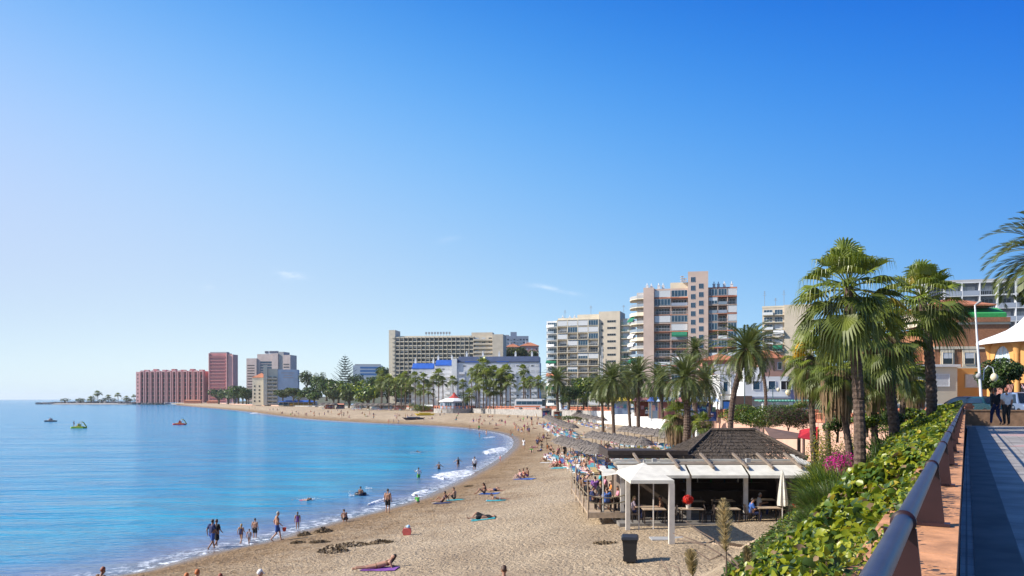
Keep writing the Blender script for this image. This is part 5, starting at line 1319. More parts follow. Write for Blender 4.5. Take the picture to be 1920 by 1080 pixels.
for k in range(N):
    t0,t1=k/N,(k+1)/N
    f=lambda t:(10.0+2.0*t, 3.22-.42*math.sin(math.pi*min(t*.9,1))*.8+.16*t)
    (xa,za),(xb,zb)=f(t0),f(t1); mb.add([(xa,.6+1.0*(1-t0),za+.35*(1-t0)),(xb,.6+1.0*(1-t1),za+.35*(1-t1)),(xb,.3,zb),(xa,.3,za),(xa,.6+1.0*(1-t0),za+.35*(1-t0)-.04),(xb,.6+1.0*(1-t1),za+.35*(1-t1)-.04),(xb,.3,zb-.06),(xa,.3,za-.06)],[(0,3,2,1),(4,5,6,7),(3,7,6,2),(0,1,5,4)])
part(mb,'upswept_canvas',M_canvas)
part(MB().box(-.9,.2,2.62,-.12,2.2,2.66).add([(-1.0,-.2,2.45),(-.05,-.2,2.6),(-.05,.19,2.64),(-1.0,.19,2.64)],[(0,1,2,3)]).box(-.95,.1,.02,-.88,.2,2.6),'side_awning',M_canvas)
# canopies behind the restaurant
def sail(name,lab,pts,m,cat='awning',posts=True,zb=2.4):
    c=Vector((sum(p[0] for p in pts)/len(pts),sum(p[1] for p in pts)/len(pts),zb)); g=empty(name,c,lab,cat)
    V=[Vector(p)-c for p in pts]; n=len(V); MB().add(V+[v-Vector((0,0,.04)) for v in V],[tuple(range(n)),tuple(range(2*n-1,n-1,-1))]+[(i,(i+1)%n,n+(i+1)%n,n+i) for i in range(n)]).build('canvas',m,g)
    if posts:
        for v in V[:4]: MB().tube([(v.x,v.y,0),(v.x,v.y,v.z-.05)],.05,6).build('post',M_woodd,g)
sail('canopy','brown canvas canopy just behind the ridge of the thatched roof',[P3(1432,800,58),P3(1508,814,57),P3(1498,822,53),P3(1446,822,53)],mat('brown_canvas',(.17,.10,.075),.9,.2,2))
sail('canopy','red pointed canopy between the brown canvas and the palm trunk',[P3(1500,806,57),P3(1534,800,57),P3(1532,826,53),P3(1496,820,53)],M_red)
# gazebo with one thick post
gx,gy=X(1208,41),41.2; gzz=gz(gx,gy)
E2=empty('gazebo',(gx,gy,gzz),'white pyramid topped gazebo on thick white posts before the restaurant','gazebo')
mb=MB(); w2,d2=1.02,2.6; ze=Zy(897,39.5)-gzz
b=[(-w2,-d2,ze),(w2,-d2,ze),(w2,d2,ze),(-w2,d2,ze)]; b2=[(x,y,z-.16) for x,y,z in b]
mb.add(b+b2+[(0,0,ze+.62)],[(0,1,8),(1,2,8),(2,3,8),(3,0,8),(0,4,5,1),(1,5,6,2),(2,6,7,3),(3,7,4,0)]); part(mb,'canopy',M_canvas,E2)
z1=gz(gx+w2-.1,gy-d2+.1)-gzz; part(MB().box(w2-.24,-d2,z1-.2,w2+.02,-d2+.26,ze-.16),'thick_post',M_postw,E2)
part(MB().box(-.55,d2-.25,-.2,-.33,d2,ze-.1),'thick_post',M_postw,E2)
for x,y in ((0.15,d2-.1),(w2-.1,d2-.1),(-w2+.1,-d2+.2)):
    if x!=-w2+.1: part(MB().tube([(x,y,-.1),(x,y,ze-.1)],.035,6),'pole',M_postw,E2)
part(MB().tube([(0,0,ze+.55),(0,0,ze+.75)],.03,6),'finial',M_postw,E2)
p=hit(1254,1010); o_=MB().box(-.9,-.45,-.15,1.0,.45,.03).build('concrete_slab',M_grey,None,loc=p); tag(o_,'flat concrete slab at the foot of the thick white post','slab')
a,b_=hit(1345,1018),hit(1485,982); d=(b_-a); g=empty('boardwalk',a,'narrow pale boardwalk crossing the sand toward the leafy hedge','boardwalk')
mb=MB(); L=d.length; n=int(L/.16); dn=d.normalized(); s_=Vector((-dn.y,dn.x,0))*.36
for k in range(n):
    q=dn*(k*.16); q.z=gz(a.x+q.x,a.y+q.y)-a.z+.04
    mb.add([q-s_,q+s_,q+s_+dn*.148,q-s_+dn*.148,q-s_-Vector((0,0,.1)),q+s_-Vector((0,0,.1)),q+s_+dn*.148-Vector((0,0,.1)),q-s_+dn*.148-Vector((0,0,.1))],[(0,1,2,3),(0,4,5,1),(1,5,6,2),(2,6,7,3),(3,7,4,0)])
mb.build('planks',mat('sandy_planks',(.42,.32,.23),.85,.15,6),g)
# wheelie bin
p=hit(1181,1054); g=empty('litter_bin',p,'black wheeled litter bin standing alone on the sand','bin',rz=-.15)
M_bin=mat('black_plastic',(.018,.018,.02),.45,.15,5)
mb=MB(); mb.add([(-.24,-.26,.06),(.24,-.26,.06),(.24,.26,.06),(-.24,.26,.06),(-.31,-.33,.98),(.31,-.33,.98),(.31,.36,.98),(-.31,.36,.98)],[(3,2,1,0),(0,1,5,4),(1,2,6,5),(2,3,7,6),(3,0,4,7),(4,5,6,7)]); mb.box(-.33,-.35,.93,.33,-.33,1.0).box(-.33,-.33,.93,-.312,.38,1.0).box(.312,-.33,.93,.33,.38,1.0); mb.build('body',M_bin,g)
MB().add([(-.36,-.39,.99),(.36,-.39,.99),(.36,.42,1.03),(-.36,.42,1.03),(-.30,-.3,1.08),(.30,-.3,1.08),(.30,.36,1.12),(-.30,.36,1.12)],[(3,2,1,0),(0,1,5,4),(1,2,6,5),(2,3,7,6),(3,0,4,7),(4,5,6,7)]).box(-.3,.43,.94,.3,.47,1.0).build('lid',M_bin,g)
for s_ in (-1,1): MB().tube([(s_*.27-.02,.26,.1),(s_*.27+.02,.26,.1)],.1,12).build('wheel',M_blackm,g)
# folded parasol
p=Vector((X(1467,44.5),44.5,0)); p.z=max(gz(p.x,p.y),FZ-.02); g=empty('folded_parasol',p,'closed cream parasol standing before the restaurant tables','parasol')
MB().tube([(0,0,-.1),(0,0,2.75)],.028,8).build('pole',M_postw,g); mb=MB(); n=14; prof=[(.02,2.78),(.07,2.62),(.13,2.2),(.2,1.6),(.25,1.05),(.24,.88)]
vs=[((r*(1.18 if k%2 else .72))*math.cos(6.2832*k/n),(r*(1.18 if k%2 else .72))*math.sin(6.2832*k/n),z) for r,z in prof for k in range(n)]
mb.add(vs,[(i*n+k,i*n+(k+1)%n,(i+1)*n+(k+1)%n,(i+1)*n+k) for i in range(len(prof)-1) for k in range(n)]); mb.build('folded_canvas',M_canvas,g); MB().lathe([(.0,.06),(.26,.06),(.28,.0)],(0,0,.0),14).build('base',M_grey,g)
# tables and chairs
def table_mesh():
    t=MB().box(-.62,-.38,.72,.62,.38,.76).mesh('tabletop',M_woodl); l=MB().box(-.03,-.03,0,.03,.03,.72).mesh('leg',M_woodd); return t,l
TM,LM=table_mesh(); CS=MB().box(-.23,-.22,.42,.23,.22,.46).mesh('seat',M_woodd)
cb=MB(); cb.tube([(-.21,.2,.46),(-.2,.27,.8),(-.1,.3,.93),(.1,.3,.93),(.2,.27,.8),(.21,.2,.46)],.022,6)
for x in (-.09,0,.09): cb.box(x-.012,.24,.46,x+.012,.29,.92)
CB=cb.mesh('backrest',M_woodd); CL=MB().box(-.02,-.02,0,.02,.02,.42).mesh('leg',M_woodd)
def table(x,y,z,rz,label,grp='light topped tables of the beach restaurant'):
    g=empty('table',(x,y,z),label,'table',grp,rz); link('tabletop',TM,g)
    for a in (-.55,.55):
        for b in (-.31,.31): link('leg',LM,g,(a,b,0))
    return g
def chair(x,y,z,rz,label,grp='dark wooden chairs of the beach restaurant'):
    g=empty('chair',(x,y,z),label,'chair',grp,rz); link('seat',CS,g); link('backrest',CB,g)
    for a in (-.19,.19):
        for b in (-.18,.18): link('leg',CL,g,(a,b,0))
    return g
def fl(px,D): return X(px,D)
seats=[]
for i,(px,D,lab) in enumerate(((1212,46.0,'under the gazebo, farther one'),(1226,44.9,'under the gazebo, nearer one'),(1296,45.0,'with a red flower pot on it'),(1364,45.0,'in front of the middle post'),(1440,45.0,'just left of the closed parasol'),(1522,46.2,'at the right edge beside the bush'),(1356,48.6,'inside behind the middle awning'),(1432,48.8,'inside behind the right awning'),(1300,48.4,'inside behind the left post'))):
    x=fl(px,D); z=max(gz(x,D),FZ+.02) if D>44.6 and x>6 else gz(x,D)
    table(x,D,z,0,'light topped restaurant table '+lab)
    for s_ in (-1,1):
        chair(x+s_*.98,D+.05,z,s_*-math.pi/2,('chair left' if s_<0 else 'chair right')+' of the restaurant table '+lab); seats.append((x+s_*.98,D,z,s_))
# red pot of flowers
x=fl(1290,45); n=420; d=unit(RNG.normal(size=(n,3))); g=empty('flower_pot',(x,45,max(gz(x,45),FZ+.02)+.76),'bright red flowers in a pale pot on a restaurant table','flower pot')
MB().lathe([(.0,0),(.09,0),(.12,.18),(.13,.19)],(0,0,0),12).build('pot',M_postw,g)
leafcloud('flowers',d*RNG.uniform(.4,1,(n,1))*[.32,.28,.28]+[0,0,.48],d,np.full(n,.09),[M_red,mat('scarlet_petal',(.8,.04,.01),.5,.2,4,trans=.2)],pick(n,[.5,.5]),g,asp=.9,hexa=False)
# raised deck with rustic railing
dz=2.5; g=empty('wooden_deck',(fl(1133,47),47,dz),'raised wooden deck with rustic branch railing full of diners','deck')
DX0,DX1,DY0,DY1=-1.05,1.05,-1.2,11.5
mb=MB(); 
for k in range(int((DY1-DY0)/.2)): mb.box(DX0,DY0+k*.2,-.12,DX1,DY0+k*.2+.19,0)
mb.box(DX0,DY0-.03,-.3,DX1,DY0-.002,.0); mb.build('planks',M_woodl,g)
for x,y,h in ((DX0,DY0,1.7),(DX0-.02,1.6,1.5),(DX0,4.4,1.5),(DX0,7.5,2.3),(DX0,11.3,1.7),(DX1,DY0,1.0),(DX1,1.8,1.1),(-.3,DY0+.1,.95),(.4,DY0+.1,.95),(DX1,5,1.1),(DX1,9,1.1)):
    MB().tube([(x,y,-.4),(x+.03,y,h*.6),(x-.02,y+.02,h)],[.045,.04,.03],6).build('post',M_woodl if h>1.2 else M_woodd,g)
for h in (.55,.9):
    mb=MB(); mb.tube([(DX0,DY0,h+.08),(DX0*.5,DY0-.08,h-.06),(.1,DY0-.1,h-.08),(DX1*.7,DY0-.02,h),(DX1,DY0,h+.1)],.03,6); mb.tube([(DX0,DY0,h+.08),(DX0,3,h),(DX0,7.5,h+.05),(DX0,11.3,h)],.028,6); mb.build('rail',mat('weathered_wood',(.20,.16,.10),.85,.3,6),g)
for k,(y,sd) in enumerate(((0.2,1),(3.4,1),(6.8,1),(9.8,1))):
    table(g.location.x+.1,47+y,dz,0,['nearest','second','third','farthest'][k]+' table on the railed wooden deck','tables on the wooden deck')
    for s_ in (-1,1):
        chair(g.location.x+.1+s_*.78,47+y+.1,dz,s_*-math.pi/2,('left' if s_<0 else 'right')+' chair at the '+['nearest','second','third','farthest'][k]+' deck table','chairs on the wooden deck')
# sunken white parasol behind the dark side roof
def parasol(px,py,D,rad,hgt,m,label,name='parasol',grp=None,z=None,n=8):
    x=X(px,D); z=gz(x,D) if z is None else z; g=empty(name,(x,D,z),label,'parasol',grp)
    MB().tube([(0,0,0),(0,0,hgt)],.03,6).build('pole',M_postw,g); mb=MB(); mb.lathe([(0.02,hgt+.05),(rad*.55,hgt-.16),(rad,hgt-.42),(rad,hgt-.56)],(0,0,0),n); mb.build('canopy',m,g); return g
parasol(1243,826,66,2.0,2.9,M_canvas,'open white parasol seen over the dark flat roof',n=4)
parasol(1540,700,140,3.0,4.2,M_canvas,'large white parasol among the shops behind the palm trunks',z=6)

# ---------------------------------------------------------------- straw parasols and sun loungers
rnd=random.Random(9)
mb=MB(); rr=random.Random(2); n=26
for lay,(r0,z0,r1,z1) in enumerate(((.06,2.95,.80,2.55),(.65,2.66,1.2,2.28),(1.05,2.36,1.5,2.0))):
    for k in range(n):
        a0,a1=6.2832*k/n,6.2832*(k+1)/n; j=rr.uniform(-.07,.05); q=r1+rr.uniform(-.08,.1)
        mb.add([(r0*math.cos(a0),r0*math.sin(a0),z0),(r0*math.cos(a1),r0*math.sin(a1),z0),(q*math.cos(a1),q*math.sin(a1),z1+j),(q*math.cos(a0),q*math.sin(a0),z1+j)],[(0,1,2,3)])
ST=mb.mesh('thatch',M_straw); SP=MB().tube([(0,0,-.2),(0,0,2.55)],.05,6).mesh('pole',M_woodl)
lf=MB()
for x in (-.31,.31): lf.box(x-.02,-.95,.26,x+.02,.95,.30)
for y in (-.85,.6):
    for x in (-.3,.3): lf.box(x-.02,y-.02,0,x+.02,y+.02,.26)
LF=lf.mesh('frame',M_whitef)
lc=MB(); lc.box(-.3,-.95,.301,.3,.3,.36); lc.add([(-.3,.3,.301),(.3,.3,.301),(.3,.92,.62),(-.3,.92,.62),(-.3,.3,.36),(.3,.3,.36),(.3,.9,.68),(-.3,.9,.68)],[(0,1,2,3),(7,6,5,4),(0,4,5,1),(1,5,6,2),(2,6,7,3),(3,7,4,0)])
tow=[((.07,.14,.36),'blue'),((.10,.33,.42),'turquoise'),((.42,.10,.11),'red'),((.68,.66,.62),'white'),((.20,.13,.34),'purple'),((.55,.33,.36),'pink'),((.14,.27,.18),'green'),((.5,.36,.16),'orange')]
LC={nm:lc.mesh('cushion',mat('towel_'+nm,c,.9,.2,3)) for c,nm in tow}
lounger_spots=[]
def row(px0,y0,D0,px1,y1,D1,n,name,lng=True,wgt=None,both=True,grp='rows of straw parasols on the beach'):
    for i in range(n):
        t=i/(n-1) if n>1 else 0; D=1/((1-t)/D0+t/D1) if False else D0+(D1-D0)*t; x=X(px0,D0)+(X(px1,D1)-X(px0,D0))*t+rnd.uniform(-.15,.15)
        z=gz(x,D); g=empty('straw_parasol',(x,D,z),'grey straw parasol in the '+name+' row','parasol',grp,rnd.uniform(0,1)); link('thatch',ST,g); link('pole',SP,g)
        g.scale=(1,1,1)
        if lng:
            for s_ in ((-2.0,-1.2,-.45,.5,1.3,2.1) if both else (-1.2,1.2)):
                if rnd.random()<.05: continue
                c,nm=rnd.choices(tow,wgt or [5,5,1,5,1.5,2,.7,.7])[0]
                lx,ly=x+s_,D-1.5+rnd.uniform(-.5,.3); lz=gz(lx,ly); rz=R(rnd.uniform(-14,14)+12)
                l=empty('sun_lounger',(lx,ly,lz),nm+' cushioned sun lounger in the '+name+' row','sun lounger','sun loungers under the straw parasols',rz); link('frame',LF,l); link('cushion',LC[nm],l)
                lounger_spots.append((lx,ly,lz,rz,name))
row(1053,808,112,1122,832,83,11,'seaward')
row(1112,803,120,1203,824,90,11,'second')
row(1170,798,132,1262,812,104,9,'third')
row(1028,776,232,1072,790,160,11,'far left')
row(1080,772,236,1128,781,190,7,'far middle',both=False)
for k,(px,D) in enumerate(((668,470),(678,468),(688,466),(698,462),(708,460),(718,458),(728,455),(738,452),(748,450),(758,448),(768,446),(614,520),(604,525),(624,515))):
    for r_ in range(2):
        x=X(px+3*r_,D+r_*7-6); y=D+r_*7-6; g=empty('straw_parasol',(x,y,gz(x,y)),'straw parasol in the distant row before the long cream hotel' if px>650 else 'straw parasol far along the bay before the pink stall','parasol','distant straw parasols'); link('thatch',ST,g); link('pole',SP,g); g.scale=(1.7,1.7,1.4)
        if k%2==0:
            c,nm=rnd.choice(tow); l=empty('sun_lounger',(x+1,y-2,gz(x+1,y-2)),nm+' sun lounger beside the distant straw parasols','sun lounger','distant sun loungers',R(20)); link('frame',LF,l); link('cushion',LC[nm],l)
# ---------------------------------------------------------------- stalls, beach bars, kiosk
def stall(px,D,w_,h,cr,cb_,label,z=None,dep=3,name='market_stall'):
    x=X(px,D); z=gz(x,D) if z is None else z; g=empty(name,(x,D,z),label,'stall')
    for a in (-w_/2,w_/2):
        for b in (0,dep): MB().box(a-.06,b-.06,-.3,a+.06,b+.06,h).build('post',M_woodl,g)
    MB().add([(-w_/2-.3,-.5,h-.1),(w_/2+.3,-.5,h-.1),(w_/2+.3,dep+.3,h-.1),(-w_/2-.3,dep+.3,h-.1),(-w_/2,dep*.5,h+.6),(w_/2,dep*.5,h+.6)],[(0,1,5,4),(2,3,4,5),(1,2,5),(3,0,4),(3,2,1,0)]).build('canopy',cr,g)
    MB().box(-w_/2+.1,.2,-.3,w_/2-.1,.5,1.0).box(-w_/2+.1,dep-.1,-.3,w_/2-.1,dep,h-.2).build('counter',cb_,g)
    rr=random.Random(px)
    for k in range(5):
        c,nm=rr.choice(tow); a=-w_/2+w_*(k+.5)/5; MB().box(a-w_*.07,.51,1.0,a+w_*.07,.9,1.0+rr.uniform(.3,.9)).build('goods',MATS['towel_'+nm],g)
Mc=lambda k,c:mat(k,c,.8,.1,2)
stall(1029,282,4.4,2.7,M_thatch,Mc('cobalt_blue',(.03,.08,.26)),'bright blue beach hut with a dark straw roof below the bus',name='beach_hut')
stall(1062,268,8,2.6,M_canvasb,Mc('brick_red',(.25,.08,.06)),'beach bar with beige canopy and red brown front',name='beach_bar')
stall(1106,246,7,2.7,M_thatch,M_brownw,'dark thatched beach bar at the left end of the white sea wall',name='beach_bar')
stall(617,530,6,3,Mc('tent_pink',(.42,.18,.18)),Mc('brick_red',(0,0,0)),'salmon red stall left of the tall conifer at the back of the beach')
stall(637,530,5,2.8,M_terral,M_navy,'terracotta and navy stall beside the salmon red one')
stall(668,500,6,2.8,Mc('pale_blue',(.3,.4,.55)),M_white,'pale blue roofed stall under the distant trees')
stall(715,480,12,3.0,M_white,M_greyb,'long white roofed beach cafe behind the blue grey parasols',name='beach_cafe')
stall(748,470,6,2.8,Mc('yellow_c',(.6,.45,.05)),Mc('tent_pink',(0,0,0)),'yellow roofed stall left of the bright green bush')
stall(800,405,6,2.8,M_white,M_terral,'small white roofed stall just left of the octagonal kiosk')
for k,(px,D,cr,cb_,lab) in enumerate(((1243,134,'cobalt_blue','pale_blue','shop stall with a blue sunshade above the white sea wall'),(1166,170,'yellow_c','pale_blue','stall with a yellow sunshade behind the date palm trunks'),(1262,130,'pale_blue','tent_pink','clothes stall left of the thick date palm trunk'),
      (1298,124,'tent_pink','pale_blue','pink fronted stall right of the thick date palm trunk'),(1322,120,'pale_blue','cobalt_blue','blue stall in front of the brown villa'),(1213,150,'tent_pink','brick_red','red stall behind the parked cars'))):
    stall(px,D,3.6,2.6,MATS[cr],MATS[cb_],lab,z=5.9)
# octagonal kiosk on its stone bastion
D=372; x=X(852,D); zt=float(tz(D)); g=empty('octagonal_kiosk',(x,D,zt),'octagonal white kiosk with a small red pointed roof','kiosk')
MB().lathe([(6.4,0),(6.4,2.9)],(0,0,0),8).build('wall',M_greyb,g); MB().lathe([(7.0,2.9),(7.0,3.3),(4.2,4.4),(2.6,4.6)],(0,0,0),8).build('roof',M_white,g); MB().lathe([(2.7,4.6),(1.2,5.6),(.05,7.2)],(0,0,0),8).build('lantern_roof',Mc('brick_red2',(.42,.05,.04)),g)
for k in range(8):
    a=6.2832*(k+.5)/8; link('window',win_mesh('glass',3.4,1.7,M_whitef,M_glassb),g,(math.cos(a)*5.92,math.sin(a)*5.92,.9),a+math.pi/2)
g=empty('bastion',(x,D,zt),'rounded stone bastion with terracotta railing carrying the octagonal kiosk','wall')
MB().lathe([(9.4,-4),(9.2,-.05),(0,-.05)],(0,0,0),20).build('stone_wall',M_stone,g)
mb=MB(); mb.lathe([(9.25,.9),(9.0,.9),(9.0,1.05),(9.25,1.05),(9.25,.9)],(0,0,0),24); mb.build('rail',M_terral,g)
for k in range(30):
    a=6.2832*k/30; link('baluster',_cache.setdefault('kb',MB().box(-.18,-.18,-.04,.18,.18,1.25).mesh('baluster',M_terral)),g,(math.cos(a)*9.12,math.sin(a)*9.12,0),a)
# green pergola and cream wall behind the clipped hedge
D=108; g=empty('pergola',(X(1432,D),D,6.2),'green slatted pergola on white columns behind the clipped hedge','pergola')
for k in range(4): MB().box(k*1.75-.22,-.2,0,k*1.75+.22,.2,2.2).build('column',M_white,g)
for k in range(16): MB().box(-.5+k*.4,-.9,2.32,-.36+k*.4,2.4,2.5).build('slat',mat('sea_green',(.12,.33,.27),.6,.1,3),g)
MB().box(-.6,-.15,2.202,6.0,.15,2.318).build('beam',MATS['sea_green'],g)
g=empty('garden_wall',(X(1396,104),104,6.2),'low cream wall in front of the green pergola','wall'); MB().box(0,0,-.2,6.5,.3,.95).build('wall',M_cream,g); MB().box(-.05,-.05,.951,6.55,.35,1.03).build('coping',M_white,g)
# street lamps
def lantern_lamp(px,ytop,D,z,label,kind=2):
    x=X(px,D); h=Zy(ytop,D)-z; g=empty('street_lamp',(x,D,z),label,'street lamp','lanterns along the promenade')
    MB().tube([(0,0,0),(0,0,h-.5)],[.09,.05],8).build('pole',mat('lamp_green',(.12,.2,.18),.5,.1,4),g)
    for s_ in ((-1,1) if kind==2 else (1,)):
        MB().tube([(0,0,h-.6),(s_*.35,0,h-.1),(s_*.7,0,h-.15),(s_*.75,0,h-.4)],.03,6).build('arm',MATS['lamp_green'],g)
        MB().lathe([(0,-.3),(.16,-.24),(.26,0),(.22,.18),(.08,.26),(0,.28)],(s_*.75,0,h-.62),12).build('globe',mat('milky_glass',(.72,.62,.42),.4,.05,3),g,True)
lantern_lamp(1102,733,235,5.5,'double globe lantern left of the date palm trunks')
lantern_lamp(1141,733,222,5.6,'double globe lantern between the date palm trunks')
lantern_lamp(1396,706,112,6.1,'lantern right of the leaning date palm trunk',1)
lantern_lamp(1449,722,112,6.1,'tall lantern beside the green pergola')
lantern_lamp(1492,724,80,6.5,'double lantern behind the slim palm with brown skirt')
lantern_lamp(1188,735,200,5.7,'lantern left of the blue sunshade stall',1)
D=60; zb=PZ+.05; x=X(1842,D); g=empty('lamp_post',(x,D,zb),'tall pale lamp post with a curved arm globe right of the brick house','street lamp')
h=Zy(572,D)-zb; tx_=X(1828,D)-x
MB().tube([(0,0,0),(tx_*.5,0,h*.5),(tx_,0,h)],[.11,.085,.055],10).build('pole',M_whitef,g); MB().tube([(tx_,0,h),(tx_+.35,0,h+.25),(tx_+.4,0,h+.3)],[.05,.1,.12],8).build('lamp_head',M_grey,g)
za=Zy(700,D)-zb; MB().tube([(.05,0,za-.5),(.12,0,za+.25),(.4,0,za+.55),(.75,0,za+.4),(.85,0,za)],.035,8).build('arm',M_whitef,g)
MB().lathe([(0,-.34),(.18,-.28),(.28,-.05),(.2,.15),(.07,.26),(0,.28)],(.85,0,za-.25),14).build('globe',MATS['milky_glass'],g,True); MB().lathe([(0,-.2),(.17,-.12),(.2,.05),(.1,.2),(0,.22)],(-.28,0,za-.2),12).build('globe',M_grey,g,True)
g=empty('mast',(X(1129,240),240,5.5),'thin white mast rising before the stair shaft of the balcony block','mast'); MB().tube([(0,0,0),(0,0,Zy(650,240)-5.5)],[.16,.08],7).build('pole',M_whitef,g)
g=empty('pillar',(X(1052,250),250,5.4),'white pillar monument beside the date palm trunk','pillar'); MB().tube([(0,0,0),(-.9,0,Zy(722,250)-5.4)],[.9,.45],8).build('shaft',M_white,g); MB().lathe([(1.2,0),(1.2,.3),(.9,.31)],(0,0,0),10).build('base',M_white,g)
# black billboard
D=72; g=empty('billboard',(X(1551,D),D,6.2),'black billboard with two rows of pale lettering on a dark pole','sign')
zc=Zy(716,D)-6.2; MB().box(-.9,-.06,zc-.55,.9,.06,zc+.55).build('board',M_blackm,g); MB().tube([(0,.1,0),(0,.1,zc-.5)],.05,7).build('pole',M_blackm,g); MB().tube([(-.75,.1,zc-.55),(0,.1,zc-1.3)],.03,5).build('brace',M_blackm,g)
mb=MB(); rr=random.Random(3)
for k in range(5):
    x=-.46+k*.19; mb.box(x,-.075,zc-.0,x+.035,-.061,zc+.27); mb.box(x+.036,-.075,zc+rr.choice([0,.12,.22]),x+.14,-.061,zc+rr.choice([.05,.17,.27])+.0) if k%2 else mb.box(x+.036,-.075,zc,x+.14,-.061,zc+.05)
for k in range(10): x=-.5+k*.1; mb.box(x,-.075,zc-.30,x+.06,-.061,zc-.20 if k%3 else zc-.22)
for s_ in (-1,1): mb.box(s_*.68-.03,-.075,zc+.02,s_*.68+.03,-.061,zc+.24)
mb.build('lettering',M_shut,g)
# orange kiosk with white domed roof
D=80; g=empty('domed_pavilion',(X(1985,D),D,PZ+.05),'orange arched pavilion with a swooping white domed roof','pavilion',rz=.0)
ze=Zy(636,D)-g.location.z; rc=X(1985,D)-X(1872,D); n=8; rot=math.pi/8
def octv(r,z): return [(r*math.cos(2*math.pi*k/n+rot),r*math.sin(2*math.pi*k/n+rot),z) for k in range(n)]
Wv=rc*1.0
for k in range(8):
    a=2*math.pi*k/n+rot; cx_,cy_=Wv*math.cos(a),Wv*math.sin(a)
    MB().lathe([(.34,0),(.26,.2),(.22,ze-1.6),(.30,ze-1.3),(.42,ze-.7),(.7,ze-.2)],(cx_,cy_,0),12).build('column',M_ochre,g,True)
    a2=a+math.pi/8*1.0; am=2*math.pi*(k+.5)/n+rot; ap=Wv*math.cos(math.pi/8); L_=2*Wv*math.sin(math.pi/8)
    mx=Matrix.Translation((ap*math.cos(am),ap*math.sin(am),0)) @ Matrix.Rotation(am+math.pi/2,4,'Z')
    # arch panel: wall with arched glazed opening, trellis, rail
    pts=[(-L_/2+.3,ze-3.6),(-L_/2+.3,ze-.1),(L_/2-.3,ze-.1),(L_/2-.3,ze-3.6),(L_*.3,ze-3.6)]+[(L_*.3*math.cos(t),ze-2.2+L_*.3*math.sin(t)*1.15) for t in np.linspace(0,math.pi,11)]+[(-L_*.3,ze-3.6)]
    mb=MB(); mb.prism(pts,-.12,.12,'y'); mb.v=[tuple(mx@Vector(v)) for v in mb.v]; mb.build('arch_wall',M_ochre,g)
    mb=MB(); gp=[(L_*.3,ze-3.6)]+[(L_*.3*math.cos(t),ze-2.2+L_*.3*math.sin(t)*1.15) for t in np.linspace(0,math.pi,11)]+[(-L_*.3,ze-3.6)]; mb.prism(gp,-.02,.02,'y'); mb.v=[tuple(mx@Vector(v)) for v in mb.v]; gl=mb.build('arch_window',mat('milky_blue_glass',(.45,.55,.65),.2,.1,1),g)
    mb=MB()
    for q in np.linspace(-L_*.3,L_*.3,5)[1:-1]: mb.box(q-.04,-.07,ze-3.6,q+.04,.07,ze-2.2+math.sqrt(max(0,(L_*.3)**2-q*q))*1.1)
    mb.box(-L_*.3,-.08,ze-2.5,L_*.3,.08,ze-2.38); mb.v=[tuple(mx@Vector(v)) for v in mb.v]; o_=mb.build('frame',M_white,g); 
    mb=MB(); mb.box(-L_/2+.3,-.12,ze-4.3,L_/2-.3,.12,ze-3.602); mb.v=[tuple(mx@Vector(v)) for v in mb.v]; mb.build('band',M_ochre,g)
    mb=MB()
    for q in np.arange(-L_/2+.3,L_/2-.3,.22): 
        mb.add([(q,-.03,ze-6.4),(q+.06,-.03,ze-6.4),(q+.06+1.0,-.03,ze-4.3),(q+1.0,-.03,ze-4.3)],[(0,1,2,3)]) if q+1.06<L_/2-.3 else None
        mb.add([(q+1.0,.03,ze-6.4),(q+1.06,.03,ze-6.4),(q+.06,.03,ze-4.3),(q,.03,ze-4.3)],[(0,1,2,3)]) if q+1.06<L_/2-.3 else None
    if mb.v: mb.v=[tuple(mx@Vector(v)) for v in mb.v]; mb.build('trellis',M_pinkl,g)
    mb=MB(); mb.box(-L_/2+.3,-.1,ze-6.9,L_/2-.3,.1,ze-6.401); mb.v=[tuple(mx@Vector(v)) for v in mb.v]; mb.build('beam',M_ochre,g)
prof=[(Wv*1.19,-.45),(Wv*1.2,-.2),(Wv*1.15,.05),(Wv*.95,.5),(Wv*.75,1.0),(Wv*.58,1.7),(Wv*.45,2.6),(Wv*.36,3.6),(Wv*.34,4.4),(Wv*.4,4.7),(Wv*.25,5.4),(.05,6.0)]
MB().lathe([(r,z+ze) for r,z in prof],(0,0,0),24).build('roof',M_white,g,True)
MB().lathe([(.05,ze-.3),(Wv*1.17,ze-.3)],(0,0,0),24).build('soffit',M_ochre,g)
MB().box(-3.9,-Wv-.4,ze-6.3,1.6,-Wv-.25,ze-5.2).build('banner',M_white,g)
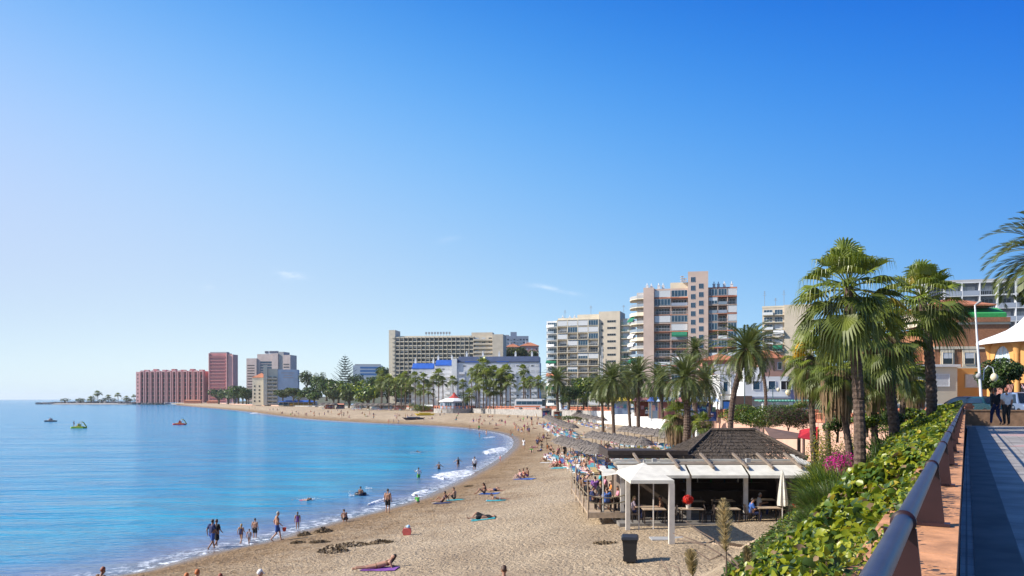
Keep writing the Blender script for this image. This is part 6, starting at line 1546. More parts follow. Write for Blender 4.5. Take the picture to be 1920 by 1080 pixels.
# ---------------------------------------------------------------- vehicles
def car(px,D,z,rz,col,label,L=4.2,Wc=1.75,Hh=1.45,name='parked_car',group=None,x=None):
    g=empty(name,(X(px,D) if x is None else x,D,z),label,'car',group,R(rz)); h=Wc/2
    prof=[(-L/2,.35),(-L/2+.05,.72),(-L/2+.25,.86),(-L*.26,.95),(-L*.13,Hh-.06),(0,Hh),(L*.2,Hh-.02),(L*.36,Hh-.22),(L/2-.12,.95),(L/2,.8),(L/2,.35),(L*.40,.30),(-L*.42,.30)]
    mb=MB(); n=len(prof); secs=[(-h,.93,.0),(-h+.07,1,.03),(h-.07,1,.03),(h,.93,0)]
    vs=[]
    for y,sx,dz in secs:
        for (a,b) in prof:
            inset=.0 if b<.96 else .16*(b-.9)/(Hh-.9)*(1 if abs(y)>h-.1 else 0)*2.0
            vs.append((a*sx, y-math.copysign(inset,y), b+dz*.3))
    fs=[(i*n+k,i*n+(k+1)%n,(i+1)*n+(k+1)%n,(i+1)*n+k) for i in range(3) for k in range(n)]+[tuple(range(n-1,-1,-1)),tuple(3*n+k for k in range(n))]
    mb.add(vs,fs); mb.build('body',col,g,False)
    for s_ in (-1,1):
        q=MB(); y0=s_*(h-.02); y1=s_*(h-.26)
        q.add([(-L*.245,y0,.97),(L*.34,y0,.97),(L*.27,y1,Hh-.14),(-L*.12,y1,Hh-.14),(-L*.245,y0+s_*.03,.97),(L*.34,y0+s_*.03,.97),(L*.27,y1+s_*.03,Hh-.14),(-L*.12,y1+s_*.03,Hh-.14)],[(0,1,2,3),(4,5,6,7),(0,1,5,4),(2,3,7,6)]); q.build('side_window',M_glass,g)
    for nm,a,b in (('windscreen',(-L*.265,.96),(-L*.135,Hh-.08)),('rear_window',(L*.455,.98),(L*.345,Hh-.20))):
        dx=-.03 if nm=='windscreen' else .03
        MB().add([(a[0]+dx,-h+.16,a[1]+.02),(a[0]+dx,h-.16,a[1]+.02),(b[0]+dx,h-.34,b[1]+.03),(b[0]+dx,-h+.34,b[1]+.03)],[(0,1,2,3)]).build(nm,M_glass,g)
    for a in (-L*.31,L*.30):
        for s_ in (-1,1):
            w_=MB(); w_.tube([(a,s_*(h-.2),.31),(a,s_*(h+.01),.31)],.31,16); w_=w_.build('wheel',M_blackm,g); MB().tube([(a,s_*(h+.011),.31),(a,s_*(h+.03),.31)],.18,12).build('rim',M_metal,w_)
    for s_ in (-1,1):
        MB().box(-L/2-.02,s_*(h-.32)-.16,.62,-L/2+.1,s_*(h-.32)+.16,.76).build('headlight',M_shut,g); MB().box(L/2-.06,s_*(h-.22)-.1,.7,L/2+.02,s_*(h-.22)+.1,.92).build('tail_light',MATS['red_canvas'],g)
    return g
Mcar=lambda k,c:mat(k,c,.25,.05,2,spec=.7,metal=.2)
CZ=PZ+.06
car(1850,60,CZ,90,Mcar('car_dark_teal',(.012,.05,.065)),'dark teal parked car behind the low brown wall, left of the walkers',group='cars parked behind the promenade')
car(1819,62,CZ,95,Mcar('car_black',(.012,.012,.014)),'black parked car right behind the far end of the handrail',group='cars parked behind the promenade')
car(1912,60,CZ,90,Mcar('car_silver_blue',(.20,.27,.42)),'silver blue parked car in front of the orange pavilion',Hh=1.75,group='cars parked behind the promenade')
for k,(px,D,c,nm) in enumerate(((1222,150,(.5,.5,.5),'white'),(1236,147,(.03,.04,.09),'navy'),(1207,156,(.02,.02,.02),'black'),(1252,143,(.55,.55,.56),'silver'),(1066,262,(.2,.27,.42),'pale blue'),(1195,161,(.45,.44,.43),'grey'),(1310,118,(.04,.05,.10),'dark blue'))):
    car(px,D,float(tz(D))-.11,70+k*9,Mcar('street_car_'+nm,c),nm+' car parked in the street above the white sea wall' if k<6 and k!=4 else nm+' car in the street'+(' beside the white pillar' if k==4 else ' before the pink fronted stall'),group='cars parked along the sea front street')
D=288; g=empty('coach',(X(994,D),D,float(tz(D))+.01),'white coach with teal windows and orange band standing on the promenade','bus',rz=R(-8))
L=10.6; h=3.7
mb=MB(); prof=[(-L/2,.4),(-L/2-.05,1.6),(-L/2+.25,h-.15),(-L/2+.7,h),(L/2-.4,h),(L/2,h-.3),(L/2+.1,1.4),(L/2,.4)]; mb.prism(prof,-1.25,1.25,'y'); mb.build('body',M_white,g)
for k in range(5): MB().box(-L/2+.6+k*1.85,-1.29,1.7,-L/2+2.35+k*1.85,-1.252,2.9).build('window',M_glassb,g)
MB().box(L/2-1.0,-1.27,1.2,L/2+.02,-1.2,h-.25).box(L/2+.101,-1.2,1.0,L/2+.13,1.2,h-.4).build('windscreen',M_glass,g); MB().box(-L/2+.1,-1.275,.75,L/2-1.6,-1.252,1.35).build('stripe',Mc('orange_band',(.65,.22,.12)),g)
for a in (-L*.3,L*.25):
    for s_ in (-1,1): w_=MB().tube([(a,s_*1.0,.48),(a,s_*1.27,.48)],.48,16).build('wheel',M_blackm,g); MB().tube([(a,s_*1.271,.48),(a,s_*1.29,.48)],.25,10).build('rim',M_metal,w_)
# ---------------------------------------------------------------- boats and the breakwater
def pedalo(px,py,c1,c2,label,slide=True,rz=0):
    D=H*F/(py-CY); g=empty('pedal_boat',(X(px,D),D,0),label,'pedal boat','pedal boats on the bay',R(rz))
    for s_ in (-1,1): MB().add([(-1.9,s_*.8-.3,.0),(-1.9,s_*.8+.3,.0),(1.7,s_*.8+.3,-.1),(1.7,s_*.8-.3,-.1),(-1.6,s_*.8-.33,.5),(-1.6,s_*.8+.33,.5),(1.9,s_*.8+.3,.42),(1.9,s_*.8-.3,.42),(-2.1,s_*.8,.45),(2.2,s_*.8,.4)],[(3,2,1,0),(4,5,6,7),(0,1,5,4),(1,2,6,5),(2,3,7,6),(3,0,4,7),(4,8,0),(5,8,1),(6,9,2),(7,9,3)]).build('hull',c1,g)
    MB().box(-1.3,-.8,.5,1.2,.8,.58).build('deck',c2,g)
    for s_ in (-1,1): MB().box(-.3,s_*.4-.25,.581,.3,s_*.4+.25,.72).box(.3,s_*.4-.25,.6,.4,s_*.4+.25,1.2).build('seat',c1,g)
    if slide:
        mb=MB(); pts=[(.5,0,1.9),(1.0,0,2.0),(1.5,0,1.6),(2.0,0,.9),(2.3,0,.45)]
        for a,b in zip(pts[:-1],pts[1:]): mb.add([(a[0],-.35,a[2]),(a[0],.35,a[2]),(b[0],.35,b[2]),(b[0],-.35,b[2]),(a[0],-.35,a[2]-.1),(a[0],.35,a[2]-.1),(b[0],.35,b[2]-.1),(b[0],-.35,b[2]-.1)],[(0,1,2,3),(7,6,5,4),(0,3,7,4),(1,5,6,2)])
        mb.build('slide',c2,g); MB().tube([(.4,-.3,.58),(.5,-.3,1.9)],.05,5).tube([(.4,.3,.58),(.5,.3,1.9)],.05,5).build('ladder',M_whitef,g)
    return g
My=Mc('boat_yellow',(.75,.55,.05)); Mg2=Mc('boat_green',(.28,.45,.05)); Mr2=Mc('boat_red',(.6,.04,.05))
pb=[pedalo(148,803,Mg2,My,'green and yellow pedal boat with a curved slide'),pedalo(337,796.5,Mr2,My,'red and yellow pedal boat with a slide, before the salmon hotel'),pedalo(95,790.5,Mc('boat_dark',(.05,.04,.06)),M_white,'small dark pedal boat, leftmost on the bay',False)]
rr=np.random.default_rng(5); mb=MB()
for k in range(900):
    t=rr.random(); px=70+t*235; D=1290+rr.uniform(-16,16)+60*(1-t); w_=rr.uniform(1.1,2.9); x=X(px,D); z0=rr.uniform(-.6,1.0)*(.35+.65*min(1,(px-70)/80))*3.4
    c=Vector((x,D,max(-.3,z0))); V=[c+Vector((rr.uniform(.6,1)*w_*a,rr.uniform(.6,1)*w_*b,rr.uniform(.5,.9)*w_*c_)) for a in (-1,1) for b in (-1,1) for c_ in (-1,1)]
    mb.add(V,[(0,1,3,2),(4,6,7,5),(0,4,5,1),(2,3,7,6),(0,2,6,4),(1,5,7,3)])
tag(mb.build('breakwater_rocks',mat('breakwater_rock',(.20,.19,.20),.9,.5,.4)),'rubble breakwater of dark rocks running out to sea','rocks',kind='stuff')
MB_=MB(); MB_.add([(X(105,1315),1300,.2),(X(310,1290),1285,.2),(X(320,1330),1335,.2),(X(105,1345),1345,.2),(X(112,1315),1303,1.9),(X(310,1290),1290,2.6),(X(318,1330),1330,2.6),(X(112,1345),1340,1.9)],[(4,5,6,7),(0,1,5,4),(1,2,6,5),(2,3,7,6),(3,0,4,7)]); struct(MB_.build('breakwater_path',M_stone))
for k,(px,yt,r) in enumerate(((183,735,9),(203,741,7),(221,738,7),(237,743,6),(251,740,5),(170,745,8))):
    D=1310; z0=2.2; top=P3(px,yt+2,D); g=empty('fan_palm',(X(px,D),D,z0),'tiny palm on the breakwater left of the salmon hotel','palm tree','palms on the breakwater'); t_=link('trunk',tmf,g); t_.scale=(2.2,2.2,(top.z-z0)/10); c=link('crown',FANs[k%2],g,(0,0,top.z-z0),k); s_=r/F*D/1.75; c.scale=(s_,s_,s_*.75)
for k,(px,w_) in enumerate(((122,16),(150,18),(172,14),(195,18),(212,14),(240,18),(262,20),(285,20))):
    treeat(px,745.5 if k!=2 else 741,w_*1.3,753,1312,[M_leafD,M_leafO],[.6,.4],'low dark shrub growing on the breakwater',n=160,group='shrubs on the breakwater',seedn=90+k,z0=1.5)
B=Bld('beach_cafe','low salmon building on the sand in front of the salmon hotel','building',(X(345,1180),1180,2.6),0); B.block(0,0,0,24,6,3.4,M_terral); B.hip(0,0,24,6,3.4,1.6,M_terra)
B=Bld('beach_cafe','low salmon building on the sand in front of the square tower','building',(X(388,1150),1150,2.6),0); B.block(0,0,0,15,6,2.8,M_terral); B.hip(0,0,15,6,2.8,1.4,M_terra)
for k,(px,D,w_) in enumerate(((410,1050,60),(428,1000,56),(440,960,50),(455,900,44),(466,860,40))):
    treeat(px,728-k,w_*.7,758,D,GM,[.25,.6,.15,0],'dark tree mass between the salmon tower and the cream house',n=500,seedn=120+k,group='dark trees by the salmon tower')
for b_ in BLDS[-2:]: b_.finish()
# seaweed mounds and litter on the sand
M_weed=mat('dark_seaweed',(.10,.07,.04),.95,.4,8,.03,40,col2=(.24,.17,.10))
def clump(px,py,w_,h_,label,seedn,m=M_weed):
    p=hit(px,py); rr=np.random.default_rng(seedn); n=150; a=rr.uniform(0,6.28,n); r=np.sqrt(rr.random(n)); pos=np.stack([np.cos(a)*r*w_*.5,np.sin(a)*r*w_*.35,np.clip((1-r**1.5)*h_*rr.uniform(.3,1,n),.0,None)],1)
    nr=unit(rr.normal(size=(n,3))+[0,0,.8]); o=leafcloud('seaweed_clump',pos,nr,.16*rr.uniform(.6,1.5,n),[m],np.zeros(n,int),hexa=False,asp=.6); o.location=p; tag(o,label,'seaweed','dark seaweed clumps on the wet sand')
for i,(px,py,w_,h_,lab) in enumerate(((572,1004,1.0,.28,'seaweed clump right behind the man with the red bucket'),(608,998,1.3,.36,'bushy green brown seaweed clump at the water edge'),(560,1018,.9,.12,'flat seaweed patch below the bather in blue shorts'),(626,1034,1.7,.40,'largest dark seaweed mound on the lower sand'),(664,1022,1.9,.16,'long low seaweed streak right of the large mound'),(718,1018,1.5,.2,'dark seaweed streak below the bright toy bag'),
      (880,912,1.2,.08,'thin dark weed line left of the sunbathers by the bay'),(600,1017,1.2,.14,'small dark patch left of the large mound'),(1135,1019,1.2,.1,'brown weed patch left of the litter bin'))): clump(px,py,w_,h_,lab,i)
# ---------------------------------------------------------------- people
def cap(mb, a, ra, b, rb, n=10):
    a,b=Vector(a),Vector(b); d=(b-a); L=d.length
    if L<1e-5: d=Vector((0,0,1)); L=1e-5
    d=d.normalized(); u=d.cross(Vector((0,0,1))); u=u.normalized() if u.length>.05 else Vector((1,0,0)); v=u.cross(d); rings=[]
    for k in range(4): t=math.pi/2*k/3.999; rings.append((a-d*ra*math.cos(t),ra*math.sin(t)+1e-4))
    for k in range(4): t=math.pi/2*(k+.001)/3.0; rings.append((b+d*rb*math.sin(t),rb*math.cos(t)+1e-4))
    vs=[c+(u*math.cos(6.28318*i/n)+v*math.sin(6.28318*i/n))*r for c,r in rings for i in range(n)]
    m=len(rings); fs=[(k*n+i,k*n+(i+1)%n,(k+1)*n+(i+1)%n,(k+1)*n+i) for k in range(m-1) for i in range(n)]+[tuple(range(n-1,-1,-1)),tuple((m-1)*n+i for i in range(n))]
    mb.add(vs,fs)
def remesh(mb, vox, mats, name):
    me=mb.mesh(name,mats); o=bpy.data.objects.new('tmp',me); COL.objects.link(o)
    r=o.modifiers.new('r','REMESH'); r.mode='VOXEL'; r.voxel_size=vox; r.use_smooth_shade=True
    s_=o.modifiers.new('s','SMOOTH'); s_.iterations=2; s_.factor=.5
    dg=bpy.context.evaluated_depsgraph_get(); out=bpy.data.meshes.new_from_object(o.evaluated_get(dg)); out.name=name
    bpy.data.objects.remove(o); 
    if not out.materials:
        for m in mats: out.materials.append(m)
    out.polygons.foreach_set('use_smooth',[True]*len(out.polygons)); return out
def sym(*p): return [(-p[0],p[1],p[2]),(p[0],p[1],p[2])]
def pose(name):
    J={}
    S_=lambda k,a,b=None: J.__setitem__(k,[a,b or (-a[0],a[1],a[2])])
    if name in('stand','walk','wave','wade','carry'):
        J['hipc']=(0,0,.95);J['waist']=(0,-.01,1.08);J['chest']=(0,0,1.28);J['neck']=(0,.01,1.47);J['head']=(0,-.02,1.61)
        S_('sh',(.19,.01,1.41));S_('el',(.25,.04,1.14));S_('wr',(.26,-.05,.89));S_('hip',(.09,0,.92));S_('kn',(.10,-.02,.50));S_('an',(.10,.03,.09));S_('toe',(.12,-.13,.035))
        if name=='walk': J['kn']=[(.10,-.17,.53),(-.09,.03,.49)];J['an']=[(.10,-.24,.11),(-.09,.33,.16)];J['toe']=[(.11,-.40,.07),(-.10,.20,.035)];J['el']=[(.24,.14,1.16),(-.24,-.06,1.15)];J['wr']=[(.24,.10,.92),(-.24,-.24,.98)];J['chest']=(0,-.03,1.28);J['head']=(0,-.07,1.60);J['neck']=(0,-.03,1.46)
        if name=='wave': J['el']=[(.34,-.05,1.22),(-.3,-.05,1.2)];J['wr']=[(.42,-.25,1.38),(-.36,-.26,1.05)]
        if name=='wade': J['el']=[(.38,.0,1.22),(-.38,0,1.22)];J['wr']=[(.55,-.12,1.12),(-.55,-.12,1.12)]
        if name=='carry': J['el']=[(.26,.05,1.15),(-.24,-.1,1.16)];J['wr']=[(.27,0,.9),(-.10,-.3,1.12)]
    elif name=='sit':
        J['hipc']=(0,0,.12);J['waist']=(0,.06,.28);J['chest']=(0,.06,.50);J['neck']=(0,.0,.68);J['head']=(0,-.06,.81)
        S_('sh',(.19,.02,.62));S_('el',(.23,-.16,.42));S_('wr',(.12,-.38,.36));S_('hip',(.10,-.02,.12));S_('kn',(.15,-.40,.44));S_('an',(.13,-.68,.09));S_('toe',(.14,-.84,.04))
    elif name=='recline':
        J['hipc']=(0,0,.12);J['waist']=(0,.12,.24);J['chest']=(0,.24,.44);J['neck']=(0,.28,.63);J['head']=(0,.24,.77)
        S_('sh',(.19,.28,.57));S_('el',(.25,.44,.34));S_('wr',(.27,.50,.06));S_('hip',(.10,-.02,.12));J['kn']=[(.12,-.42,.14),(-.13,-.38,.40)];J['an']=[(.12,-.86,.07),(-.12,-.66,.08)];J['toe']=[(.13,-.95,.2),(-.13,-.83,.04)]
    elif name=='lie':
        J['hipc']=(0,0,.12);J['waist']=(0,.14,.12);J['chest']=(0,.36,.13);J['neck']=(0,.54,.14);J['head']=(0,.68,.14)
        S_('sh',(.19,.47,.12));S_('el',(.30,.25,.07));S_('wr',(.26,.0,.06));S_('hip',(.10,-.03,.11));J['kn']=[(.12,-.44,.11),(-.12,-.38,.36)];J['an']=[(.13,-.87,.07),(-.12,-.66,.07)];J['toe']=[(.16,-.94,.17),(-.13,-.82,.04)]
    elif name=='prone':
        J['hipc']=(0,0,.12);J['waist']=(0,.16,.14);J['chest']=(0,.40,.22);J['neck']=(0,.55,.33);J['head']=(0,.64,.45)
        S_('sh',(.19,.50,.29));S_('el',(.22,.58,.06));S_('wr',(.08,.80,.05));S_('hip',(.10,-.03,.12));S_('kn',(.12,-.46,.08));S_('an',(.12,-.88,.07));S_('toe',(.12,-1.02,.04))
    elif name=='crouch':
        J['hipc']=(0,.12,.27);J['waist']=(0,.06,.40);J['chest']=(0,-.08,.58);J['neck']=(0,-.18,.73);J['head']=(0,-.27,.83)
        S_('sh',(.18,-.13,.67));S_('el',(.20,-.33,.46));S_('wr',(.10,-.45,.22));S_('hip',(.10,.10,.27));S_('kn',(.15,-.26,.44));S_('an',(.12,.04,.09));S_('toe',(.13,-.14,.035))
    elif name=='chair':
        J['hipc']=(0,.02,.50);J['waist']=(0,.05,.64);J['chest']=(0,.04,.86);J['neck']=(0,.0,1.04);J['head']=(0,-.04,1.17)
        S_('sh',(.19,.01,.98));S_('el',(.24,-.10,.72));S_('wr',(.13,-.36,.76));S_('hip',(.10,-.02,.50));S_('kn',(.12,-.44,.52));S_('an',(.12,-.42,.10));S_('toe',(.13,-.57,.035))
    elif name=='lounge':
        J['hipc']=(0,-.05,.47);J['waist']=(0,.12,.48);J['chest']=(0,.34,.60);J['neck']=(0,.50,.74);J['head']=(0,.60,.84)
        S_('sh',(.19,.44,.68));S_('el',(.28,.22,.46));S_('wr',(.22,-.02,.46));S_('hip',(.10,-.08,.47));J['kn']=[(.11,-.50,.48),(-.12,-.42,.72)];J['an']=[(.12,-.90,.44),(-.12,-.74,.44)];J['toe']=[(.14,-.97,.55),(-.13,-.88,.42)]
    elif name=='swim':
        J['hipc']=(0,0,-.04);J['waist']=(0,.14,-.02);J['chest']=(0,.36,.0);J['neck']=(0,.52,.08);J['head']=(0,.64,.14)
        J['sh']=[(.19,.46,.04),(-.19,.46,.04)];J['el']=[(.32,.62,.25),(-.28,.3,-.1)];J['wr']=[(.24,.86,.1),(-.3,.1,-.15)];S_('hip',(.1,-.03,-.05));S_('kn',(.12,-.45,-.08));S_('an',(.12,-.86,-.05));S_('toe',(.12,-.98,.04))
    return J
BODY={}
def body_mesh(p, girth=1.0):
    k=('b',p,girth)
    if k in BODY: return BODY[k]
    J=pose(p); mb=MB(); V=Vector; g=girth
    ch,wa,hc,nk,hd=V(J['chest']),V(J['waist']),V(J['hipc']),V(J['neck']),V(J['head'])
    for s_ in (0,1):
        sd=Vector((1 if s_==0 else -1,0,0)); q=lambda n_:V(J[n_][s_])
        cap(mb,ch+sd*.07,.105*g,q('hip'),.105*g); cap(mb,wa+sd*.045,.095*g,q('hip'),.10*g); cap(mb,ch+sd*.07,.10*g,q('sh')-sd*.03,.07)
        cap(mb,q('sh'),.056,q('el'),.042); cap(mb,q('el'),.042,q('wr'),.028)
        cap(mb,q('hip'),.092*g,q('kn'),.058); cap(mb,q('kn'),.056,q('an'),.037); cap(mb,q('an')-V((0,0,.03)),.034,q('toe'),.028)
        # hand: palm, four fingers, thumb
        w_=q('wr'); d=(w_-q('el')).normalized(); pl=w_+d*.07; side=d.cross(V((0,1,0))); side=side.normalized() if side.length>.1 else V((1,0,0)); nrm=d.cross(side).normalized()
        cap(mb,w_,.024,pl,.028)
        for i,ln in enumerate((.062,.075,.07,.055)):
            b0=pl+side*(i-1.5)*.019; m_=b0+d*ln*.55; cap(mb,b0,.0095,m_,.009,6); cap(mb,m_,.009,m_+(d+nrm*.6).normalized()*ln*.5,.007,6)
        cap(mb,w_+d*.03,.012,w_+d*.055+side*-.045,.009,6)
    cap(mb,ch,.115*g,wa,.10*g); cap(mb,wa,.10*g,hc,.11*g); cap(mb,ch+(nk-ch)*.5,.085,nk,.052); cap(mb,nk,.050,hd,.055)
    up=(hd-nk).normalized(); fw=V((0,-1,0)); fw=(fw-up*fw.dot(up)); fw=fw.normalized() if fw.length>.3 else V((0,0,1))
    if p in('lie',): fw=V((0,0,1))
    cap(mb,hd+up*.045-fw*.012,.088,hd+up*.0+fw*.012,.078); cap(mb,hd-up*.03+fw*.02,.066,hd-up*.065+fw*.045,.038)
    cap(mb,hd+up*.03+fw*.085,.012,hd-up*.005+fw*.102,.014,6)
    ear=V((1,0,0))
    for s_ in (-1,1): cap(mb,hd+ear*s_*.085+up*.015,.014,hd+ear*s_*.085-up*.015,.011,6)
    BODY[k]=remesh(mb,.0135,[MATS['skin_mid']],'person'); return BODY[k]
def garment(p, kind, girth=1.0):
    k=(p,kind,girth)
    if k in BODY: return BODY[k]
    J=pose(p); mb=MB(); V=Vector; g=girth; e=.016
    ch,wa,hc,nk,hd=V(J['chest']),V(J['waist']),V(J['hipc']),V(J['neck']),V(J['head'])
    up=(hd-nk).normalized()
    for s_ in (0,1):
        sd=V((1 if s_==0 else -1,0,0)); q=lambda n_:V(J[n_][s_])
        if kind in('shorts','trousers','trunks'):
            cap(mb,wa.lerp(hc,.6)+sd*.05,.10*g+e,q('hip'),.10*g+e); f=.68 if kind=='shorts' else .42
            if kind=='trousers': cap(mb,q('hip'),.10*g+e,q('kn'),.068+e); cap(mb,q('kn'),.066+e,q('an')+V((0,0,.02)),.055)
            else: cap(mb,q('hip'),.098*g+e,q('hip').lerp(q('kn'),f),.085+e)
        if kind in('shirt','jacket','dress'):
            cap(mb,ch+sd*.07,.107*g+e,wa.lerp(hc,.6)+sd*.05,.105*g+e); cap(mb,ch+sd*.07,.10*g+e,q('sh')-sd*.03,.072+e); cap(mb,q('sh'),.06+e,q('sh').lerp(q('el'),.6 if kind!='jacket' else 1),.052+e)
            if kind=='jacket': cap(mb,q('el'),.05+e,q('wr'),.036+e)
            if kind=='dress': cap(mb,wa.lerp(hc,.6)+sd*.05,.11*g+e,q('hip').lerp(q('kn'),.7),.115+e)
        if kind in('swimsuit','bikini','briefs'):
            cap(mb,hc+sd*.055,.102*g+e*.6,q('hip')-V((0,0,.0)),.098*g+e*.6)
        if kind=='swimsuit': cap(mb,ch+sd*.06,.107*g+e*.6,hc+sd*.045,.106*g+e*.6)
        if kind=='bikini': cap(mb,ch+sd*.075,.103*g+e,ch+sd*.02,.108*g+e)
    if kind in('shirt','jacket','dress','swimsuit'): cap(mb,ch,.117*g+e*.7,hc.lerp(wa,.3),.112*g+e*.7)
    if kind=='hair' or kind=='longhair' or kind=='cap':
        fw=V((0,-1,0)) if p!='lie' else V((0,0,1)); fw=fw-up*fw.dot(up); fw=fw.normalized() if fw.length>.3 else V((0,0,1))
        cap(mb,hd+up*.075-fw*.028,.088,hd+up*.03-fw*.045,.078)
        if kind=='longhair': cap(mb,hd-fw*.06,.07,nk-fw*.07-up*.1,.05)
        if kind=='cap': cap(mb,hd+up*.07+fw*.06,.03,hd+up*.06+fw*.15,.02)
    BODY[k]=remesh(mb,.017,[M_white],kind); return BODY[k]
SK3=[mat('skin_mid',(.42,.22,.14),.55,.08,6),mat('skin_tan',(.27,.13,.075),.55,.08,6),mat('skin_pale',(.58,.35,.26),.55,.08,6)]
PCOL=dict(black=(.015,.015,.018),navy=(.02,.03,.10),blue=(.04,.11,.36),white=(.72,.71,.70),red=(.5,.03,.03),pink=(.62,.24,.32),green=(.10,.45,.07),turquoise=(.04,.34,.38),purple=(.2,.07,.3),orange=(.65,.2,.03),yellow=(.65,.48,.05),grey=(.25,.25,.26),brown=(.16,.08,.04),striped=(.38,.30,.34),magenta=(.5,.03,.2))
def pm(c): return mat('cloth_'+c,PCOL[c],.85,.12,8)
HAIR=dict(dark=(.02,.013,.01),brown=(.07,.035,.02),blond=(.38,.24,.09),grey=(.35,.34,.33),red=(.22,.05,.02),ginger=(.45,.12,.02))
def hm(c): return mat('hair_'+c,HAIR[c],.6,.2,20)
def person(p, loc, face, clothes, hair, label, skin=0, sc=1.0, girth=1.0, group=None, hairk='hair'):
    """face: compass angle in degrees, 0 = towards the camera, 90 = to the right"""
    o=link('person', body_mesh(p,girth), None, loc, R(face), None, [SK3[skin]]); o.scale=(sc,sc,sc); tag(o,label,'person',group)
    for kind,c in clothes: link('swim_briefs' if kind=='briefs' else kind, garment(p,kind,girth), o, slots=[pm(c)])
    if hairk=='cap': link('cap',garment(p,'cap'),o,slots=[pm(hair)])
    elif hair: link('hair',garment(p,hairk),o,slots=[hm(hair)])
    return o
def P_(p,px,py,*a,**k):
    dz=k.pop('dz',0); l=hit(px,py)
    if k.pop('water',False):
        D=H*F/(py-CY); l=Vector((X(px,D),D,0))
    l.z+=dz; return person(p,l,*a,**k)
T='trunks'; B_='bikini'; SH='shorts'
# near the water, left
P_('walk',397,1029,150,[(SH,'blue'),('shirt','navy')],'dark','person in blue shorts and dark top wading, left one of the close pair',1,1.03,1.2)
P_('walk',405,1026,165,[('dress','black')],'brown','person in long black swim dress wading beside the person in blue shorts',1,1.0,1.15)
P_('walk',452,1019,170,[('swimsuit','navy')],'blond','child in dark swimsuit reaching a hand toward the toddler',0,.72,hairk='longhair')
P_('walk',467,1022,185,[('swimsuit','white')],'brown','toddler in pale swimsuit at the water edge',0,.55)
P_('stand',478,1009,175,[(SH,'black')],'dark','slim child in black shorts wading behind the toddler',0,.78)
P_('walk',519,1015,110,[(SH,'blue')],'grey','broad shirtless person in blue shorts walking out of the water with a red bucket',0,1.03,1.15)
P_('stand',558,991,190,[('swimsuit','purple')],'brown','child in purple swimsuit standing alone in shallow water',0,.75,water=True,dz=-.18,hairk='longhair')
b=hit(530,1013); g=empty('toy_bucket',b+Vector((.1,0,.55)),'red bucket held by the broad shirtless walker','bucket'); MB().lathe([(.0,0),(.09,0),(.13,.22),(.12,.22),(.08,.02)],(0,0,0),12).build('body',mat('red_plastic',(.6,.05,.03),.4,.1,3),g); MB().tube([(-.12,0,.22),(-.08,0,.34),(.08,0,.34),(.12,0,.22)],.008,5).build('handle',M_whitef,g)
P_('stand',727,962,175,[(SH,'black')],'dark','shirtless person in black shorts walking down to the sea, seen from behind',0,1.02,1.08)
P_('crouch',647,979,210,[(SH,'black')],'dark','person in black crouching at the water edge right of the seaweed',1,.9)
P_('crouch',783,945,200,[('shirt','green'),(SH,'grey')],'dark','child in pale green shirt crouching at the foam',0,.75)
P_('recline',829,942,-110,[(B_,'navy')],'dark','person sitting on a dark towel looking at the sea, left of two',1)
P_('sit',852,936,-100,[(T,'black')],'dark','person with dark trunks sitting on a turquoise towel, right of two',0)
P_('sit',908,926,-80,[(B_,'black')],'dark','person in black bikini sitting upright beside a lying companion',1,hairk='longhair')
P_('lie',926,921,75,[(T,'navy')],'dark','person in navy trunks lying behind the seated person in black bikini',0)
P_('prone',936,937,95,[(B_,'white')],'brown','small lying sunbather with white bikini on a turquoise towel',0,.9)
P_('lie',905,973,-85,[('dress','black')],'dark','person dressed in black lying on a pale towel in mid beach',0,1.05,1.1)
P_('prone',708,1066,-78,[(B_,'brown')],'dark','tanned sunbather propped on elbows on a striped towel',0,1.06,hairk='longhair')
# cropped at the bottom of the picture
P_('sit',190,1114,150,[('shirt','brown')],'red','sunbather with reddish hair cut off by the lower left corner',1,1.15)
P_('sit',348,1124,170,[('shirt','orange')],'ginger','ginger haired sunbather at the bottom edge, left of two',0,1.05)
P_('sit',368,1122,170,[(B_,'white')],'ginger','taller ginger haired sunbather at the bottom edge, right of two',0,1.15)
P_('sit',411,1124,160,[(B_,'brown')],'red','dark red haired head at the bottom edge between ginger pair and white cap',1,1.0)
P_('sit',484,1124,130,[('shirt','purple')],'white','sunbather in purple top and white cap at the bottom edge',0,1.15,hairk='cap')
P_('sit',945,1124,180,[(B_,'orange')],'brown','brown haired sunbather at the bottom edge, alone in the middle',1,1.2)
# in the bay
P_('wave',785,897,200,[(SH,'green'),('shirt','white')],'dark','wading person in bright green shorts with raised arm',1,.95,water=True,dz=-.45)
P_('wade',823,880,180,[(T,'black')],'dark','bather waist deep with one arm out',1,.95,water=True,dz=-.75)
P_('wade',859,876,190,[('swimsuit','black')],'dark','bather in black swimsuit with both arms held out',0,1.0,water=True,dz=-.45,hairk='longhair')
P_('stand',890,880,185,[(SH,'black'),('shirt','white')],'dark','person in white shirt and black shorts standing shin deep',0,1.08,water=True,dz=-.3)
P_('walk',938,868,120,[('swimsuit','pink')],'brown','small child in pink at the inner curve of the shore',0,.62)
P_('swim',568,938,-100,[(T,'red')],'dark','swimmer with raised arm and splash off the purple child',0,water=True)
P_('sit',676,930,180,[(T,'navy')],'dark','bather sitting in a black inner tube',1,.9,water=True,dz=.0)
P_('swim',790,848,100,[(T,'navy')],'dark','swimmer lying low in the middle of the bay',0,water=True)
p=at(676,928,H*F/(928-CY)); g=empty('inner_tube',(p.x,p.y,.1),'black inner tube floating with a bather in it','swim ring'); mb=MB(); n,m_=20,8
